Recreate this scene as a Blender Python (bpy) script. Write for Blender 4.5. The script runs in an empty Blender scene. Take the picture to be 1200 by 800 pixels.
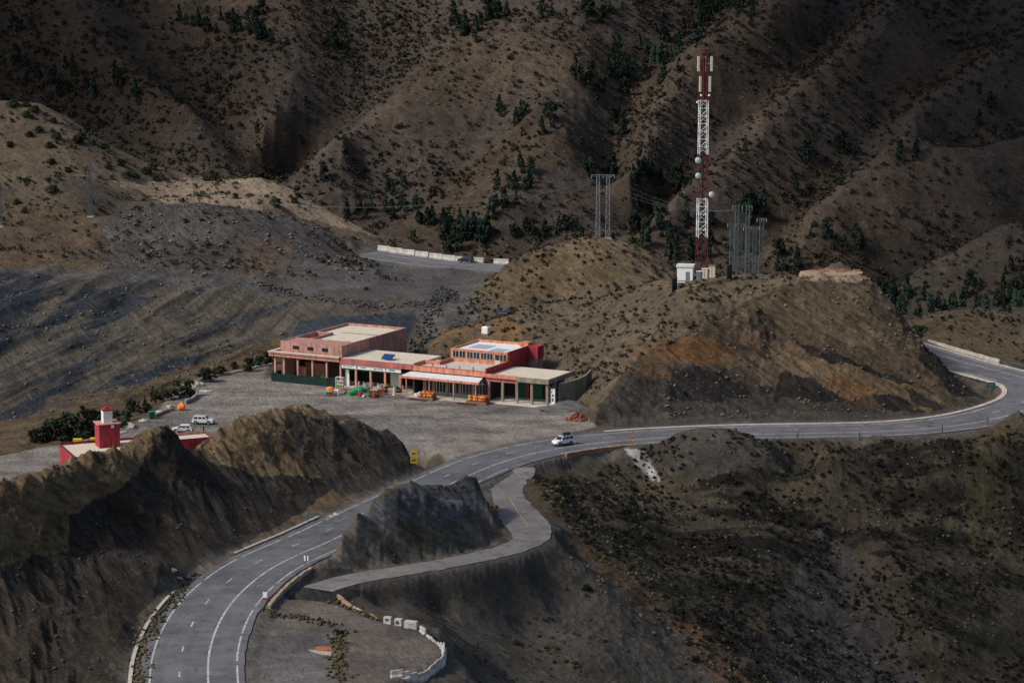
import bpy, bmesh, math, random
import numpy as np
from mathutils import Vector, Matrix
random.seed(7)
RNG = np.random.default_rng(11)
scene = bpy.context.scene
COL = scene.collection
R = math.radians

# ------------------------------------------------------------------ camera
F, CH, TH = 2800.0, 95.0, R(9.4)
cam = bpy.data.cameras.new('camera'); camo = bpy.data.objects.new('camera', cam); COL.objects.link(camo)
cam.sensor_width = 36.0; cam.lens = F / 1200.0 * 36.0
camo.location = (0, 0, CH); camo.rotation_euler = (R(90) - TH, 0, 0)
cam.clip_start = 1.0; cam.clip_end = 6000.0
scene.camera = camo
ST, CT = math.sin(TH), math.cos(TH)

def slope(py):
    yc = (400.0 - py) / F
    return (ST - yc * CT) / (CT + yc * ST)
def P(px, py, Y=None, z=None):
    yc = (400.0 - py) / F; xc = (px - 600.0) / F
    dy = CT + yc * ST; dz = -ST + yc * CT
    t = Y / dy if Y is not None else (z - CH) / dz
    return (t * xc, t * dy, CH + t * dz)
def proj(x, Y, z):
    dz = z - CH
    f = Y * CT - dz * ST; u = Y * ST + dz * CT
    return 600.0 + F * x / f, 400.0 - F * u / f

# ------------------------------------------------------------------ noise
def _h(ix, iy, s):
    n = (ix.astype(np.int64) * 374761393 + iy.astype(np.int64) * 668265263 + s * 974711) & 0xffffffff
    n = ((n ^ (n >> 13)) * 1274126177) & 0xffffffff
    n = ((n ^ (n >> 16)) * 2246822519) & 0xffffffff
    return (((n ^ (n >> 15)) & 0xffff) / 32767.5 - 1.0).astype(np.float32)
def vnoise(x, y, s=0):
    x = np.asarray(x, dtype=np.float64); y = np.asarray(y, dtype=np.float64)
    ix = np.floor(x); iy = np.floor(y)
    fx = (x - ix).astype(np.float32); fy = (y - iy).astype(np.float32)
    fx = fx * fx * fx * (fx * (fx * 6 - 15) + 10); fy = fy * fy * fy * (fy * (fy * 6 - 15) + 10)
    a = _h(ix, iy, s); b = _h(ix + 1, iy, s); c = _h(ix, iy + 1, s); d = _h(ix + 1, iy + 1, s)
    return a + (b - a) * fx + (c - a) * fy + (a - b - c + d) * fx * fy
def fbm(x, y, o=4, s=0, g=0.5):
    r = 0; a = 1.0; t = 0
    for i in range(o):
        r = r + a * vnoise(x, y, s + i * 17); t += a; a *= g
        x, y = (x * 0.8 - y * 0.6) * 2.03 + 3.1, (x * 0.6 + y * 0.8) * 2.03 + 7.7
    return r / t
def ridged(x, y, o=4, s=0):
    r = 0; a = 1.0; t = 0
    for i in range(o):
        r = r + a * (1 - 2 * np.abs(vnoise(x, y, s + i * 13))); t += a; a *= 0.5
        x, y = (x * 0.8 - y * 0.6) * 2.03 + 3.1, (x * 0.6 + y * 0.8) * 2.03 + 7.7
    return r / t
def sstep(a, b, x):
    t = np.clip((x - a) / (b - a), 0, 1); return t * t * (3 - 2 * t)

# ------------------------------------------------------------------ road centre lines (pixel, pixel, height)
def catmull(pts, step=2.0):
    pts = [np.array(p, float) for p in pts]; out = []
    for i in range(len(pts) - 1):
        p0 = pts[max(i - 1, 0)]; p1 = pts[i]; p2 = pts[i + 1]; p3 = pts[min(i + 2, len(pts) - 1)]
        n = max(2, int(np.linalg.norm((p2 - p1)[:2]) / step))
        for k in range(n):
            t = k / n
            out.append(0.5 * ((2 * p1) + (-p0 + p2) * t + (2 * p0 - 5 * p1 + 4 * p2 - p3) * t * t + (-p0 + 3 * p1 - 3 * p2 + p3) * t ** 3))
    out.append(pts[-1]); return np.array(out)
def smooth_path(p, it=6):
    p = p.copy()
    for _ in range(it):
        p[1:-1] = 0.25 * p[:-2] + 0.5 * p[1:-1] + 0.25 * p[2:]
    return p
road_px = [(250, 900, 4.6), (244, 800, 4.0), (246, 760, 3.7), (260, 723, 3.4), (283, 693, 3.1), (317, 666, 2.8), (353, 648, 2.5), (390, 632, 2.3),
           (470, 593, 1.8), (515, 573, 1.4), (552.5, 555.5, 1.0), (580, 544, .8), (605, 536, .6), (627, 530.5, .4), (655, 525, .2), (680, 521, .1), (730, 516, 0), (762, 513.5, 0),
           (820, 510.5, 0), (880, 508.5, 0), (940, 507.5, .1), (1000, 506.5, .2), (1040, 505, .5), (1090, 502, .8), (1150, 494, 1.3), (1190, 484, 1.7), (1220, 473, 2.2), (1232, 461.5, 2.8),
           (1224, 450.5, 3.4), (1200, 442.5, 3.8), (1165, 433.6, 4.2), (1130, 424.5, 4.7), (1100, 416, 5.1), (1060, 404, 5.6), (1000, 388, 6.2), (920, 365, 7.2), (820, 327, 8.5),
           (720, 312, 9.5), (640, 313.5, 10), (598, 313, 10), (560, 311, 10.1), (519, 308.5, 10.3), (480, 303, 10.8), (455, 299.5, 11.2), (432, 296, 11.5)]
main_path = smooth_path(catmull([P(a, b, z=c) for a, b, c in road_px]), 4)
side_px = [(585, 548, .75), (590, 562, .6), (597, 585, .3), (610, 606, .1), (622, 622, .1), (618, 634, .2), (590, 645, .4), (540, 656, .8), (470, 668, 1.3), (420, 676, 1.6), (393, 683, 1.8), (372, 690, 2.0)]
side_path = smooth_path(catmull([P(a, b, z=c) for a, b, c in side_px], 1.0), 4)
def path_frames(p):
    t = np.gradient(p[:, :2], axis=0); t /= np.linalg.norm(t, axis=1)[:, None] + 1e-9
    return t, np.stack([-t[:, 1], t[:, 0]], 1)       # tangent, left normal
def offset(p, d):
    t, n = path_frames(p); q = p.copy(); q[:, :2] += n * (d[:, None] if hasattr(d, '__len__') else d); return q
# along the main path the left normal points away from the valley: two lanes on the left, one on the right
# (travelling away from the camera)

# ------------------------------------------------------------------ terrain control
ctrl = []
def add(px, py, Y=None, z=None): ctrl.append(P(px, py, Y=Y, z=z))
def line(pts, step=7.0, back=None):
    w = [np.array(P(a, b, Y=c)) for a, b, c in pts]
    if back:
        for dY, dz in back:                            # ground falls away behind the crest
            line([(a, b + (dz * F / (c + dY)), c + dY) for a, b, c in pts], step * 1.3)
    for i in range(len(w) - 1):
        n = max(1, int(np.linalg.norm((w[i + 1] - w[i])[:2]) / step))
        for k in range(n): ctrl.append(tuple(w[i] + (w[i + 1] - w[i]) * k / n))
    ctrl.append(tuple(w[-1]))
def wpts(l):
    for p in l: ctrl.append(p)
def zpts(l):
    for a, b, c in l: ctrl.append(P(a, b, z=c))
def ypts(l):
    for a, b, c in l: ctrl.append(P(a, b, Y=c))

# roads
for d in (-4.5, 0, 4, 8.5):
    q = offset(main_path, d)
    for p in q[::4]: ctrl.append(tuple(p))
for d in (-3.2, 3.2):
    for p in offset(side_path, d)[8::5]: ctrl.append(tuple(p))
# left foreground ridge
line([(-120, 600, 312), (-80, 590, 318), (0, 565, 330), (60, 548, 345), (110, 530, 358), (160, 513, 372), (178, 503, 377), (191, 499, 380), (203, 519, 384), (213, 526, 388), (235, 521, 396), (270, 497, 404),
      (300, 485, 410), (350, 474, 418), (380, 479, 422), (420, 491, 428), (450, 504, 432), (478, 525, 432), (492, 545, 424)], 6, [(7, 1.6), (15, 5.5)])
wpts([(-150, 380, 0), (-120, 392, 0), (-100, 404, 0), (-82, 414, 0), (-66, 424, 0), (-48, 437, 0), (-34, 446, 0), (-22, 448, 0), (-14, 445, .2)])
ypts([(245, 570, 377), (130, 650, 334), (60, 700, 315), (100, 600, 346), (0, 700, 307), (0, 800, 284), (80, 800, 287), (300, 560, 396), (350, 535, 407), (400, 545, 410), (190, 600, 361),
      (168, 550, 369), (122, 590, 354), (75, 630, 337), (30, 640, 326), (240, 530, 391), (230, 620, 360), (-80, 700, 298), (-80, 800, 280), (140, 730, 308), (200, 660, 338)])
# mound between main road and side road
line([(386, 652, 352.5), (394, 633, 357), (404, 618, 361), (418, 605, 364.5), (430, 594, 367), (442, 585, 370), (455, 576, 372.5), (480, 567, 379), (515, 566, 385), (535, 560, 390), (548, 555, 393), (562, 564, 393), (577, 593, 388)], 3, [(3, .8), (6, 3.5)])
line([(398, 630, 355), (440, 622, 361), (480, 615, 365.5), (520, 612, 370.5), (560, 607, 378)], 3)
line([(402, 656, 353), (440, 650, 359.5), (480, 645, 363.5), (520, 640, 368.5), (560, 632, 375.5), (585, 628, 381)], 3)
ypts([(430, 603, 365), (460, 592, 371), (500, 588, 377), (540, 584, 384)])
zpts([(352, 672, 2.4), (372, 668, 2.5), (385, 668, 2.3), (360, 688, 2.5), (335, 690, 2.4), (400, 692, 1.4), (425, 692, 1.0), (385, 690, 2.0), (350, 696, 1.9), (570, 558, .5), (540, 572, .9)])
# lay-by
zpts([(300, 800, 3.7), (300, 740, 2.6), (320, 706, 1.7), (370, 705, 1.6), (400, 712, 1.6), (450, 735, 1.8), (490, 745, 1.9), (520, 765, 2.0), (515, 785, 2.2), (470, 800, 2.7), (400, 800, 3.2),
      (380, 760, 2.4), (440, 770, 2.2), (300, 850, 4.2), (420, 850, 3.2), (500, 840, 2.2)])
zpts([(536, 770, 1.7), (534, 795, 1.8), (526, 745, 1.3)])
# talus below the side road
ypts([(440, 705, 343), (500, 692, 351), (500, 720, 341), (540, 680, 359), (600, 670, 372), (600, 720, 358), (600, 770, 345), (600, 800, 337), (560, 790, 322), (555, 765, 328), (560, 700, 355), (650, 645, 382), (650, 700, 366),
      (700, 700, 367), (700, 760, 352), (700, 800, 343), (800, 800, 356), (800, 750, 368), (640, 850, 320), (560, 850, 312), (720, 870, 325), (850, 850, 345)])
line([(612, 552, 418), (635, 590, 398), (655, 615, 389), (700, 650, 383), (760, 700, 375), (820, 745, 369), (880, 800, 360), (930, 850, 350)], 6)
line([(985, 620, 431), (1020, 680, 415), (1060, 740, 402), (1110, 800, 390)], 8)
line([(1010, 620, 427), (1050, 680, 411), (1095, 740, 397), (1150, 800, 385)], 8)
ypts([(700, 541, 450), (660, 548, 440), (640, 555, 432), (700, 565, 436), (680, 600, 414), (740, 610, 418), (760, 650, 408), (760, 560, 443), (800, 560, 440), (800, 620, 422), (850, 700, 396),
      (900, 560, 441), (900, 620, 422), (900, 700, 400), (910, 760, 385), (950, 800, 374), (1000, 620, 432), (1000, 700, 410), (1040, 760, 399), (1050, 800, 390), (1150, 800, 391),
      (1150, 700, 414), (1150, 600, 438), (1150, 540, 456), (1220, 520, 466), (1000, 540, 455), (1080, 540, 456), (1260, 800, 396), (1260, 600, 444), (1100, 660, 423), (1100, 850, 380), (980, 850, 366),
      (860, 650, 411), (1400, 800, 400), (1400, 600, 450), (950, 560, 446), (1050, 600, 437)])
line([(770, 519, 450), (785, 511, 452), (800, 506.5, 453), (840, 503, 453.5), (862, 503, 453.5), (876, 510, 453.5), (895, 514.5, 453.5), (930, 515, 454), (970, 515, 454.5), (1003, 514, 455.5)], 3)
ypts([(800, 530, 443), (850, 530, 443), (760, 530, 446), (900, 532, 444), (960, 532, 445), (1010, 530, 447)])
zpts([(892, 514, -.2), (950, 514, -.1), (1005, 514, 0)])
line([(1014, 511, 456.5), (1030, 504.5, 458), (1070, 500.5, 459), (1105, 496.5, 460), (1157, 491.5, 462), (1200, 483, 465), (1245, 474, 468), (1290, 462, 478)], 4)
ypts([(1040, 520, 450), (1100, 515, 450), (1160, 510, 452), (1210, 500, 456)])
# lot
zpts([(0, 556, 0), (40, 545, 0), (120, 512, 0), (175, 488, 0), (215, 458, 0), (250, 442, 0), (318, 430, 0), (240, 480, 0), (300, 460, 0), (400, 470, 0), (500, 480, 0), (600, 490, 0), (650, 500, 0),
      (560, 520, 0.2), (500, 500, 0), (470, 520, .3), (440, 490, 0), (330, 445, 0), (400, 440, 0), (450, 430, 0), (560, 440, 0), (600, 450, 0), (650, 480, 0), (350, 425, 0), (690, 498, 0), (380, 415, .3), (470, 415, .8)])
# strip and quarry slope on the left
zpts([(0, 525, -.8), (60, 510, -.8), (150, 478, -.8), (200, 455, -.8), (260, 425, -.6), (320, 408, 0)])
zpts([(0, 497, -4), (0, 440, 1), (0, 400, 6), (0, 360, 11), (0, 315, 15.5), (100, 472, -3.5), (100, 430, .5), (100, 380, 7), (100, 340, 12), (100, 315, 15), (200, 440, -2.3), (200, 410, 1.5),
      (200, 370, 7), (200, 335, 12), (200, 318, 14), (300, 405, 0.5), (300, 385, 3), (300, 350, 9), (300, 322, 13), (-100, 500, -5), (-100, 400, 6), (-100, 315, 16), (-250, 500, -5), (-250, 400, 6), (-250, 315, 18)])
# flat behind
zpts([(480, 395, 3.8), (520, 370, 6), (560, 350, 7.5), (540, 325, 9.3), (460, 330, 10), (400, 340, 10), (330, 325, 12), (400, 378, 5), (440, 300, 12), (400, 360, 7.5), (460, 360, 7.5), (500, 345, 8.2),
      (470, 302, 11.8), (505, 305, 11.3), (540, 313, 10.9), (575, 322, 10.4), (360, 385, 3.5), (440, 392, 3.5)])
# left far hills
zpts([(120, 315, 15.5), (250, 320, 13.5), (420, 305, 12.5), (0, 300, 17), (60, 305, 16.5)])
ypts([(0, 260, 636), (60, 270, 632), (250, 280, 624), (170, 275, 628), (330, 285, 626), (390, 295, 630)])
line([(130, 250, 646), (180, 239, 650), (240, 236, 650), (300, 244, 650), (350, 257, 650), (400, 272, 650), (445, 289, 648)], 10, [(10, 1.5)])
line([(-60, 222, 660), (0, 213, 665), (60, 203, 668), (120, 215, 668), (165, 236, 664)], 10, [(8, 1.5)])
ypts([(190, 231, 668), (230, 229, 670), (270, 229, 670), (310, 233, 668)])
line([(-200, 135, 715), (-60, 121, 715), (0, 119, 715), (40, 121, 715), (80, 138, 718), (120, 163, 720), (170, 190, 720), (220, 203, 720), (260, 212, 718), (310, 209, 705), (350, 225, 700), (400, 253, 690), (440, 275, 680), (468, 291, 672)], 10, [(14, 4), (30, 14)])
ypts([(200, 226, 690), (290, 228, 688), (350, 248, 672), (60, 170, 695), (120, 195, 692), (0, 180, 692), (20, 235, 655), (100, 240, 655)])
# mast hill
ypts([(700, 472, 486), (700, 440, 500), (700, 400, 520), (700, 360, 542), (760, 480, 480), (760, 440, 492), (760, 400, 505), (760, 352, 526), (820, 470, 482), (820, 430, 491), (820, 390, 500),
      (820, 350, 513), (900, 472, 481), (900, 430, 490), (900, 380, 502), (900, 342, 513), (980, 470, 481), (980, 430, 489), (980, 380, 499), (980, 345, 508), (1040, 478, 479), (1040, 440, 487), (1040, 400, 495),
      (620, 400, 531), (620, 430, 518), (660, 440, 508), (660, 400, 526), (665, 474, 492), (560, 402, 538), (860, 455, 485), (940, 455, 485)])
line([(945, 327, 516), (880, 352, 505), (820, 384, 495), (760, 416, 493), (725, 442, 488), (702, 475, 481)], 6)
ypts([(820, 415, 499.5), (780, 440, 493.5), (860, 395, 505), (900, 370, 508)])
line([(500, 400, 545), (530, 386, 549), (560, 379, 551), (590, 366, 556), (640, 353, 560), (700, 346, 552), (735, 338, 545), (770, 328, 536), (800, 325, 532), (860, 323, 530), (900, 323, 527), (940, 321, 524),
      (1000, 321, 520), (1018, 328, 518), (1040, 348, 512), (1060, 374, 506), (1080, 399, 501), (1100, 420, 496), (1120, 440, 492), (1140, 458, 488), (1150, 464, 486)], 7, [(7, 1.2), (15, 5)])
wpts([(20, 572, 10), (40, 560, 15), (45, 548, 19.5), (62, 545, 19.5), (62, 565, 13), (75, 538, 18), (75, 555, 11), (88, 530, 12), (93, 518, 8)])
# hill behind
line([(566, 346, 588), (575, 326, 592), (590, 311, 595), (610, 298, 596), (650, 286, 596), (700, 275, 592), (735, 282, 590), (770, 300, 588), (790, 315, 585), (812, 330, 580)], 7, [(8, 1.5)])
ypts([(650, 322, 582), (700, 312, 577), (610, 330, 584), (750, 320, 574)])
zpts([(580, 356, 8), (610, 357, 8.6)])
wpts([(5, 620, 12), (20, 618, 13), (35, 610, 12)])
# hill across the road on the right
line([(1040, 380, 556), (1065, 375, 556), (1100, 364, 560), (1135, 360, 561), (1180, 366, 560), (1250, 380, 552), (1350, 400, 540)], 9, [(10, 2), (25, 10)])
ypts([(1150, 395, 538), (1220, 410, 530), (1100, 385, 543)])
# valley behind and outer anchors
for x in range(-340, 400, 45):
    wpts([(x, 760 + (30 if x < 0 else 0), -18), (x, 810, -22)])
for x in range(20, 400, 45): wpts([(x, 690, -12)])
for x in range(80, 400, 45): wpts([(x, 640, -8)])
wpts([(-10, 700, -6), (-30, 720, -8), (-300, 620, 25), (-300, 700, 50), (-300, 500, 5), (-300, 400, 10), (-300, 300, 20), (-200, 250, 5), (-100, 230, 4), (0, 230, -15), (100, 230, -35), (200, 260, -40),
      (300, 300, -35), (300, 400, -25), (300, 500, 0), (200, 480, 0), (200, 400, -22), (-180, 330, 18), (-220, 420, 4), (0, 280, -10), (90, 300, -25), (250, 560, 6), (160, 520, 4), (-240, 560, 12)])

def rbf(C, qx, qy, c, smooth):
    C = np.array(C, float)
    key = np.round(C[:, :2] / 2.0); _, idx = np.unique(key, axis=0, return_index=True); C = C[idx]
    n = len(C); d = np.sqrt(((C[:, None, :2] - C[None, :, :2]) ** 2).sum(2) + c * c)
    A = np.zeros((n + 3, n + 3)); A[:n, :n] = -d - np.eye(n) * smooth * -1.0
    A[:n, :n] = -d + np.eye(n) * smooth
    A[:n, n] = A[n, :n] = 1; A[:n, n + 1] = A[n + 1, :n] = C[:, 0] / 100; A[:n, n + 2] = A[n + 2, :n] = C[:, 1] / 100
    w = np.linalg.solve(A, np.concatenate([C[:, 2], [0, 0, 0]]))
    out = np.zeros(qx.shape, np.float32).ravel(); X = qx.ravel().astype(np.float32); Y = qy.ravel().astype(np.float32)
    Cf = C.astype(np.float32); wf = w[:n].astype(np.float32)
    for i in range(0, len(X), 20000):
        xs = X[i:i + 20000, None]; ys = Y[i:i + 20000, None]
        out[i:i + 20000] = -(np.sqrt((xs - Cf[:, 0]) ** 2 + (ys - Cf[:, 1]) ** 2 + c * c) @ wf) + w[n] + w[n + 1] * X[i:i + 20000] / 100 + w[n + 2] * Y[i:i + 20000] / 100
    return out.reshape(qx.shape)

def upsample(Z, f):
    ny, nx = Z.shape
    yi = np.linspace(0, ny - 1, (ny - 1) * f + 1); xi = np.linspace(0, nx - 1, (nx - 1) * f + 1)
    def lin(A, t, ax):
        i = np.minimum(t.astype(int), A.shape[ax] - 2); fr = t - i
        a = np.take(A, i, ax); b = np.take(A, i + 1, ax)
        fr = fr[:, None] if ax == 0 else fr[None, :]
        return a * (1 - fr) + b * fr
    return lin(lin(Z, yi, 0), xi, 1)
# near raster, 1 m
GX0, GX1, GY0, GY1 = -340, 340, 220, 820
gx, gy = np.meshgrid(np.arange(GX0, GX1 + 1, 2.0), np.arange(GY0, GY1 + 1, 2.0))
Zn = upsample(rbf(ctrl, gx, gy, 2.5, 0.03), 2)
NX, NY = np.meshgrid(np.arange(GX0, GX1 + 1, 1.0), np.arange(GY0, GY1 + 1, 1.0))

def path_field(p, X, Y, maxd=30):
    """signed distance (left positive) and height to a path, on flat arrays"""
    best = np.full(X.shape, 1e9, np.float32); sd = np.zeros(X.shape, np.float32); hz = np.zeros(X.shape, np.float32)
    for i in range(len(p) - 1):
        a = p[i]; b = p[i + 1]; ab = (b - a)[:2]; L2 = ab @ ab
        if L2 < 1e-9: continue
        m = (X > min(a[0], b[0]) - maxd) & (X < max(a[0], b[0]) + maxd) & (Y > min(a[1], b[1]) - maxd) & (Y < max(a[1], b[1]) + maxd)
        if not m.any(): continue
        xs = X[m]; ys = Y[m]
        t = np.clip(((xs - a[0]) * ab[0] + (ys - a[1]) * ab[1]) / L2, 0, 1)
        dx = xs - a[0] - t * ab[0]; dy = ys - a[1] - t * ab[1]; d = np.sqrt(dx * dx + dy * dy)
        s = np.sign(ab[0] * dy - ab[1] * dx)
        bm = best[m]; k = d < bm
        bm[k] = d[k]; best[m] = bm
        sm = sd[m]; sm[k] = (d * s)[k]; sd[m] = sm
        hm = hz[m]; hm[k] = (a[2] + t * (b[2] - a[2]))[k]; hz[m] = hm
    sd[best > 1e8] = 1e3
    return sd, hz
def inpoly(poly, X, Y):
    r = np.zeros(X.shape, bool); n = len(poly)
    for i in range(n):
        x1, y1 = poly[i]; x2, y2 = poly[(i + 1) % n]
        c = (y1 > Y) != (y2 > Y)
        if y1 != y2: r ^= c & (X < (x2 - x1) * (Y - y1) / (y2 - y1) + x1)
    return r
def blur(A, n):
    for _ in range(n):
        A = (np.roll(A, 1, 0) + np.roll(A, -1, 0) + 2 * A) / 4; A = (np.roll(A, 1, 1) + np.roll(A, -1, 1) + 2 * A) / 4
    return A
BO_ = (-52.557, 520.854); BC = math.cos(R(-27.248)); BS = math.sin(R(-27.248))
# flat areas (world polygons from pixel outline at height)
def wpoly(pts, z): return [P(a, b, z=z)[:2] for a, b in pts]
lot_poly = wpoly([(-60, 590), (-60, 545), (0, 532), (60, 520), (125, 508), (160, 494), (178, 484), (196, 468), (214, 450), (240, 441), (285, 431), (314, 424), (318, 408), (345, 396), (400, 384), (470, 391),
                  (490, 402), (560, 410), (600, 412), (625, 428), (655, 430), (665, 455), (668, 480), (700, 499), (650, 512), (560, 530), (520, 545), (490, 520), (450, 500), (380, 480), (300, 480), (200, 505), (60, 545)], 0)
# keep the lot off the ridge by using the world back-base line
lot_poly = [p for p in wpoly([(-60, 550), (0, 532), (60, 520), (125, 508), (160, 494), (178, 484), (196, 468), (214, 450), (240, 441), (285, 431), (314, 428)], 0)] + \
           [(BO_[0] + u * BC - v * BS, BO_[1] + u * BS + v * BC) for u, v in ((-3, 0), (-3, 17), (0, 31.5), (18.5, 31.5), (19.5, 15), (37, 14), (37.5, 24.5), (57, 24.5), (58, 14), (69, 13.5), (72, 5))] + \
           [p for p in wpoly([(662, 472), (668, 482), (700, 499), (650, 511), (590, 524), (535, 540)], 0)] + \
           [(-14, 446), (-22, 450), (-34, 448), (-48, 440), (-66, 428), (-82, 418), (-100, 408)]
layby_poly = [p for p in wpoly([(292, 850), (291, 760), (296, 735), (318, 706), (345, 698), (395, 705), (450, 730), (485, 738), (512, 752), (522, 768), (516, 785), (495, 796), (450, 815), (430, 850)], 2.2)]
mask_lot = blur(inpoly(lot_poly, NX, NY).astype(np.float32), 3)
mask_lay = blur(inpoly(layby_poly, NX, NY).astype(np.float32), 3)
sdm, hzm = path_field(main_path, NX, NY, 26); sds, hzs = path_field(side_path, NX, NY, 16)
lay_z = 2.2 + (np.clip(335 - NY, -20, 60)) * 0.030
def flatten(Z, m, z): return Z * (1 - m) + z * m
Zn = flatten(Zn, sstep(0.15, 0.85, mask_lot), 0.0)
Zn = flatten(Zn, sstep(0.15, 0.85, mask_lay), lay_z)
wsd = np.where((sds > 3.4) | (sds < -3.6), np.abs(sds) - 3.4, 0)
Zn = flatten(Zn, 1 - sstep(0.2, 3.0, np.abs(sds) - 3.3), hzs - 0.12)
edge = np.where(sdm > 0, sdm - 9.3, -sdm - 5.4)
Zn = flatten(Zn, 1 - sstep(0.0, 1.0, edge / np.where(sdm > 0, 2.6, np.where((NX < 0) & (NY < 402) & (NY > 352), .55, 1.4))), hzm - 0.15)
# the two-lane pad where the side road meets the lay-by and the junction stays open
rough = np.clip(sstep(0, 5, edge) * sstep(0, 3, np.abs(sds) - 3.3) * (1 - mask_lot) * (1 - mask_lay), 0, 1)
def sample(Zg, X, Y):
    fx = np.clip(X - GX0, 0, Zg.shape[1] - 1.001); fy = np.clip(Y - GY0, 0, Zg.shape[0] - 1.001)
    ix = fx.astype(int); iy = fy.astype(int); u = fx - ix; v = fy - iy
    return Zg[iy, ix] * (1 - u) * (1 - v) + Zg[iy, ix + 1] * u * (1 - v) + Zg[iy + 1, ix] * (1 - u) * v + Zg[iy + 1, ix + 1] * u * v

# ------------------------------------------------------------------ far mountain: tilted flank with spurs and gullies
MS, MY, MZ = 0.47, 850.0, -14.0
def my(py, d): s = slope(py); return (95 - MZ + MS * MY) / (s + MS) + d
mc = []
def spur(pts, d):
    w = []
    for a, b in pts:
        Y = my(b, d * .74); p = np.array(P(a, b, Y=Y)); p[2] -= MZ + MS * (p[1] - MY); w.append(p)
    for i in range(len(w) - 1):
        n = max(1, int(np.linalg.norm((w[i + 1] - w[i])[:2]) / 7))
        for k in range(n): mc.append(tuple(w[i] + (w[i + 1] - w[i]) * k / n))
    mc.append(tuple(w[-1]))
# gullies
spur([(395, -20), (412, 45), (432, 92), (415, 125), (370, 160), (330, 190), (316, 215)], 22)
spur([(150, -20), (170, 60), (210, 110), (250, 150), (290, 185), (316, 215)], 12)
spur([(60, 60), (120, 110), (170, 150), (200, 170)], 12)
spur([(880, -20), (850, 10), (815, 42), (780, 68), (745, 105), (728, 150), (722, 190), (730, 230)], 26)
spur([(1030, -20), (985, 30), (930, 75), (880, 125), (840, 170), (800, 215), (760, 240), (735, 262)], 20)
spur([(1150, 20), (1100, 90), (1050, 130), (1010, 175), (960, 215), (920, 250), (890, 285)], 20)
spur([(1200, 130), (1150, 160), (1100, 180), (1040, 200), (990, 225), (940, 262), (920, 300)], 14)
spur([(1250, 240), (1150, 300), (1080, 340), (1040, 360)], 14)
spur([(560, 290), (600, 285), (660, 275), (740, 270), (800, 280)], 6)
# spurs
spur([(640, -20), (595, 15), (545, 45), (500, 80), (462, 118), (430, 150), (395, 185)], -20)
spur([(700, 20), (690, 80), (665, 140), (640, 200), (600, 250)], -12)
spur([(330, -20), (345, 40), (350, 90), (330, 140), (300, 165)], -12)
spur([(60, -20), (110, 40), (160, 90), (215, 130), (260, 175)], -10)
spur([(960, -10), (920, 22), (875, 42), (832, 56), (800, 85), (770, 125), (752, 165), (745, 200)], -18)
spur([(1075, -20), (1040, 5), (1000, 55), (955, 90), (905, 130), (860, 175), (815, 212), (770, 250)], -20)
spur([(1210, 30), (1165, 65), (1120, 105), (1070, 150), (1020, 190), (965, 235), (925, 270)], -16)
spur([(1260, 140), (1200, 168), (1140, 192), (1070, 200), (1010, 235), (960, 275), (930, 300)], -22)
spur([(1300, 220), (1200, 260), (1120, 300), (1060, 330)], -8)
spur([(420, 200), (450, 235), (470, 262)], 4); spur([(560, 160), (540, 215), (520, 262)], 2)
for a in range(-500, 1800, 115):
    for b in (-300, -160, -60):
        Y = my(b, 0); p = list(P(a, b, Y=Y)); mc.append((p[0], p[1], 6.0 * math.sin(a * .02)))
for a in list(range(-900, -50, 130)) + list(range(1350, 2200, 130)):
    for b in (0, 100, 200, 300):
        p = P(a, b, Y=my(b, 0)); mc.append((p[0], p[1], 7.0 * math.sin(a * .021 + b * .012)))
MX, MYY = np.meshgrid(np.arange(-700, 701, 4.0), np.arange(740, 1300, 4.0))
Zm_off = rbf(mc, MX, MYY, 3.0, 0.5)
def mountain(X, Y):
    fx = np.clip((X + 700) / 4, 0, MX.shape[1] - 1.001); fy = np.clip((Y - 740) / 4, 0, MX.shape[0] - 1.001)
    ix = fx.astype(int); iy = fy.astype(int); u = fx - ix; v = fy - iy; Zg = Zm_off
    o = Zg[iy, ix] * (1 - u) * (1 - v) + Zg[iy, ix + 1] * u * (1 - v) + Zg[iy + 1, ix] * (1 - u) * v + Zg[iy + 1, ix + 1] * u * v
    o = np.clip(o, -16, 16)
    ys = np.minimum(Y, 1250)
    return MZ + MS * (ys - MY) + o + 0.12 * (Y - ys)
def base_h(X, Y):
    near = sample(Zn, X, Y); out = np.maximum(np.abs(X) - 335, 0) * 0.10
    near = near + out * (Y > 0) + np.minimum(0, 0)
    m = mountain(X, Y); w = sstep(735, 800, Y)
    return near * (1 - w) + m * w

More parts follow.
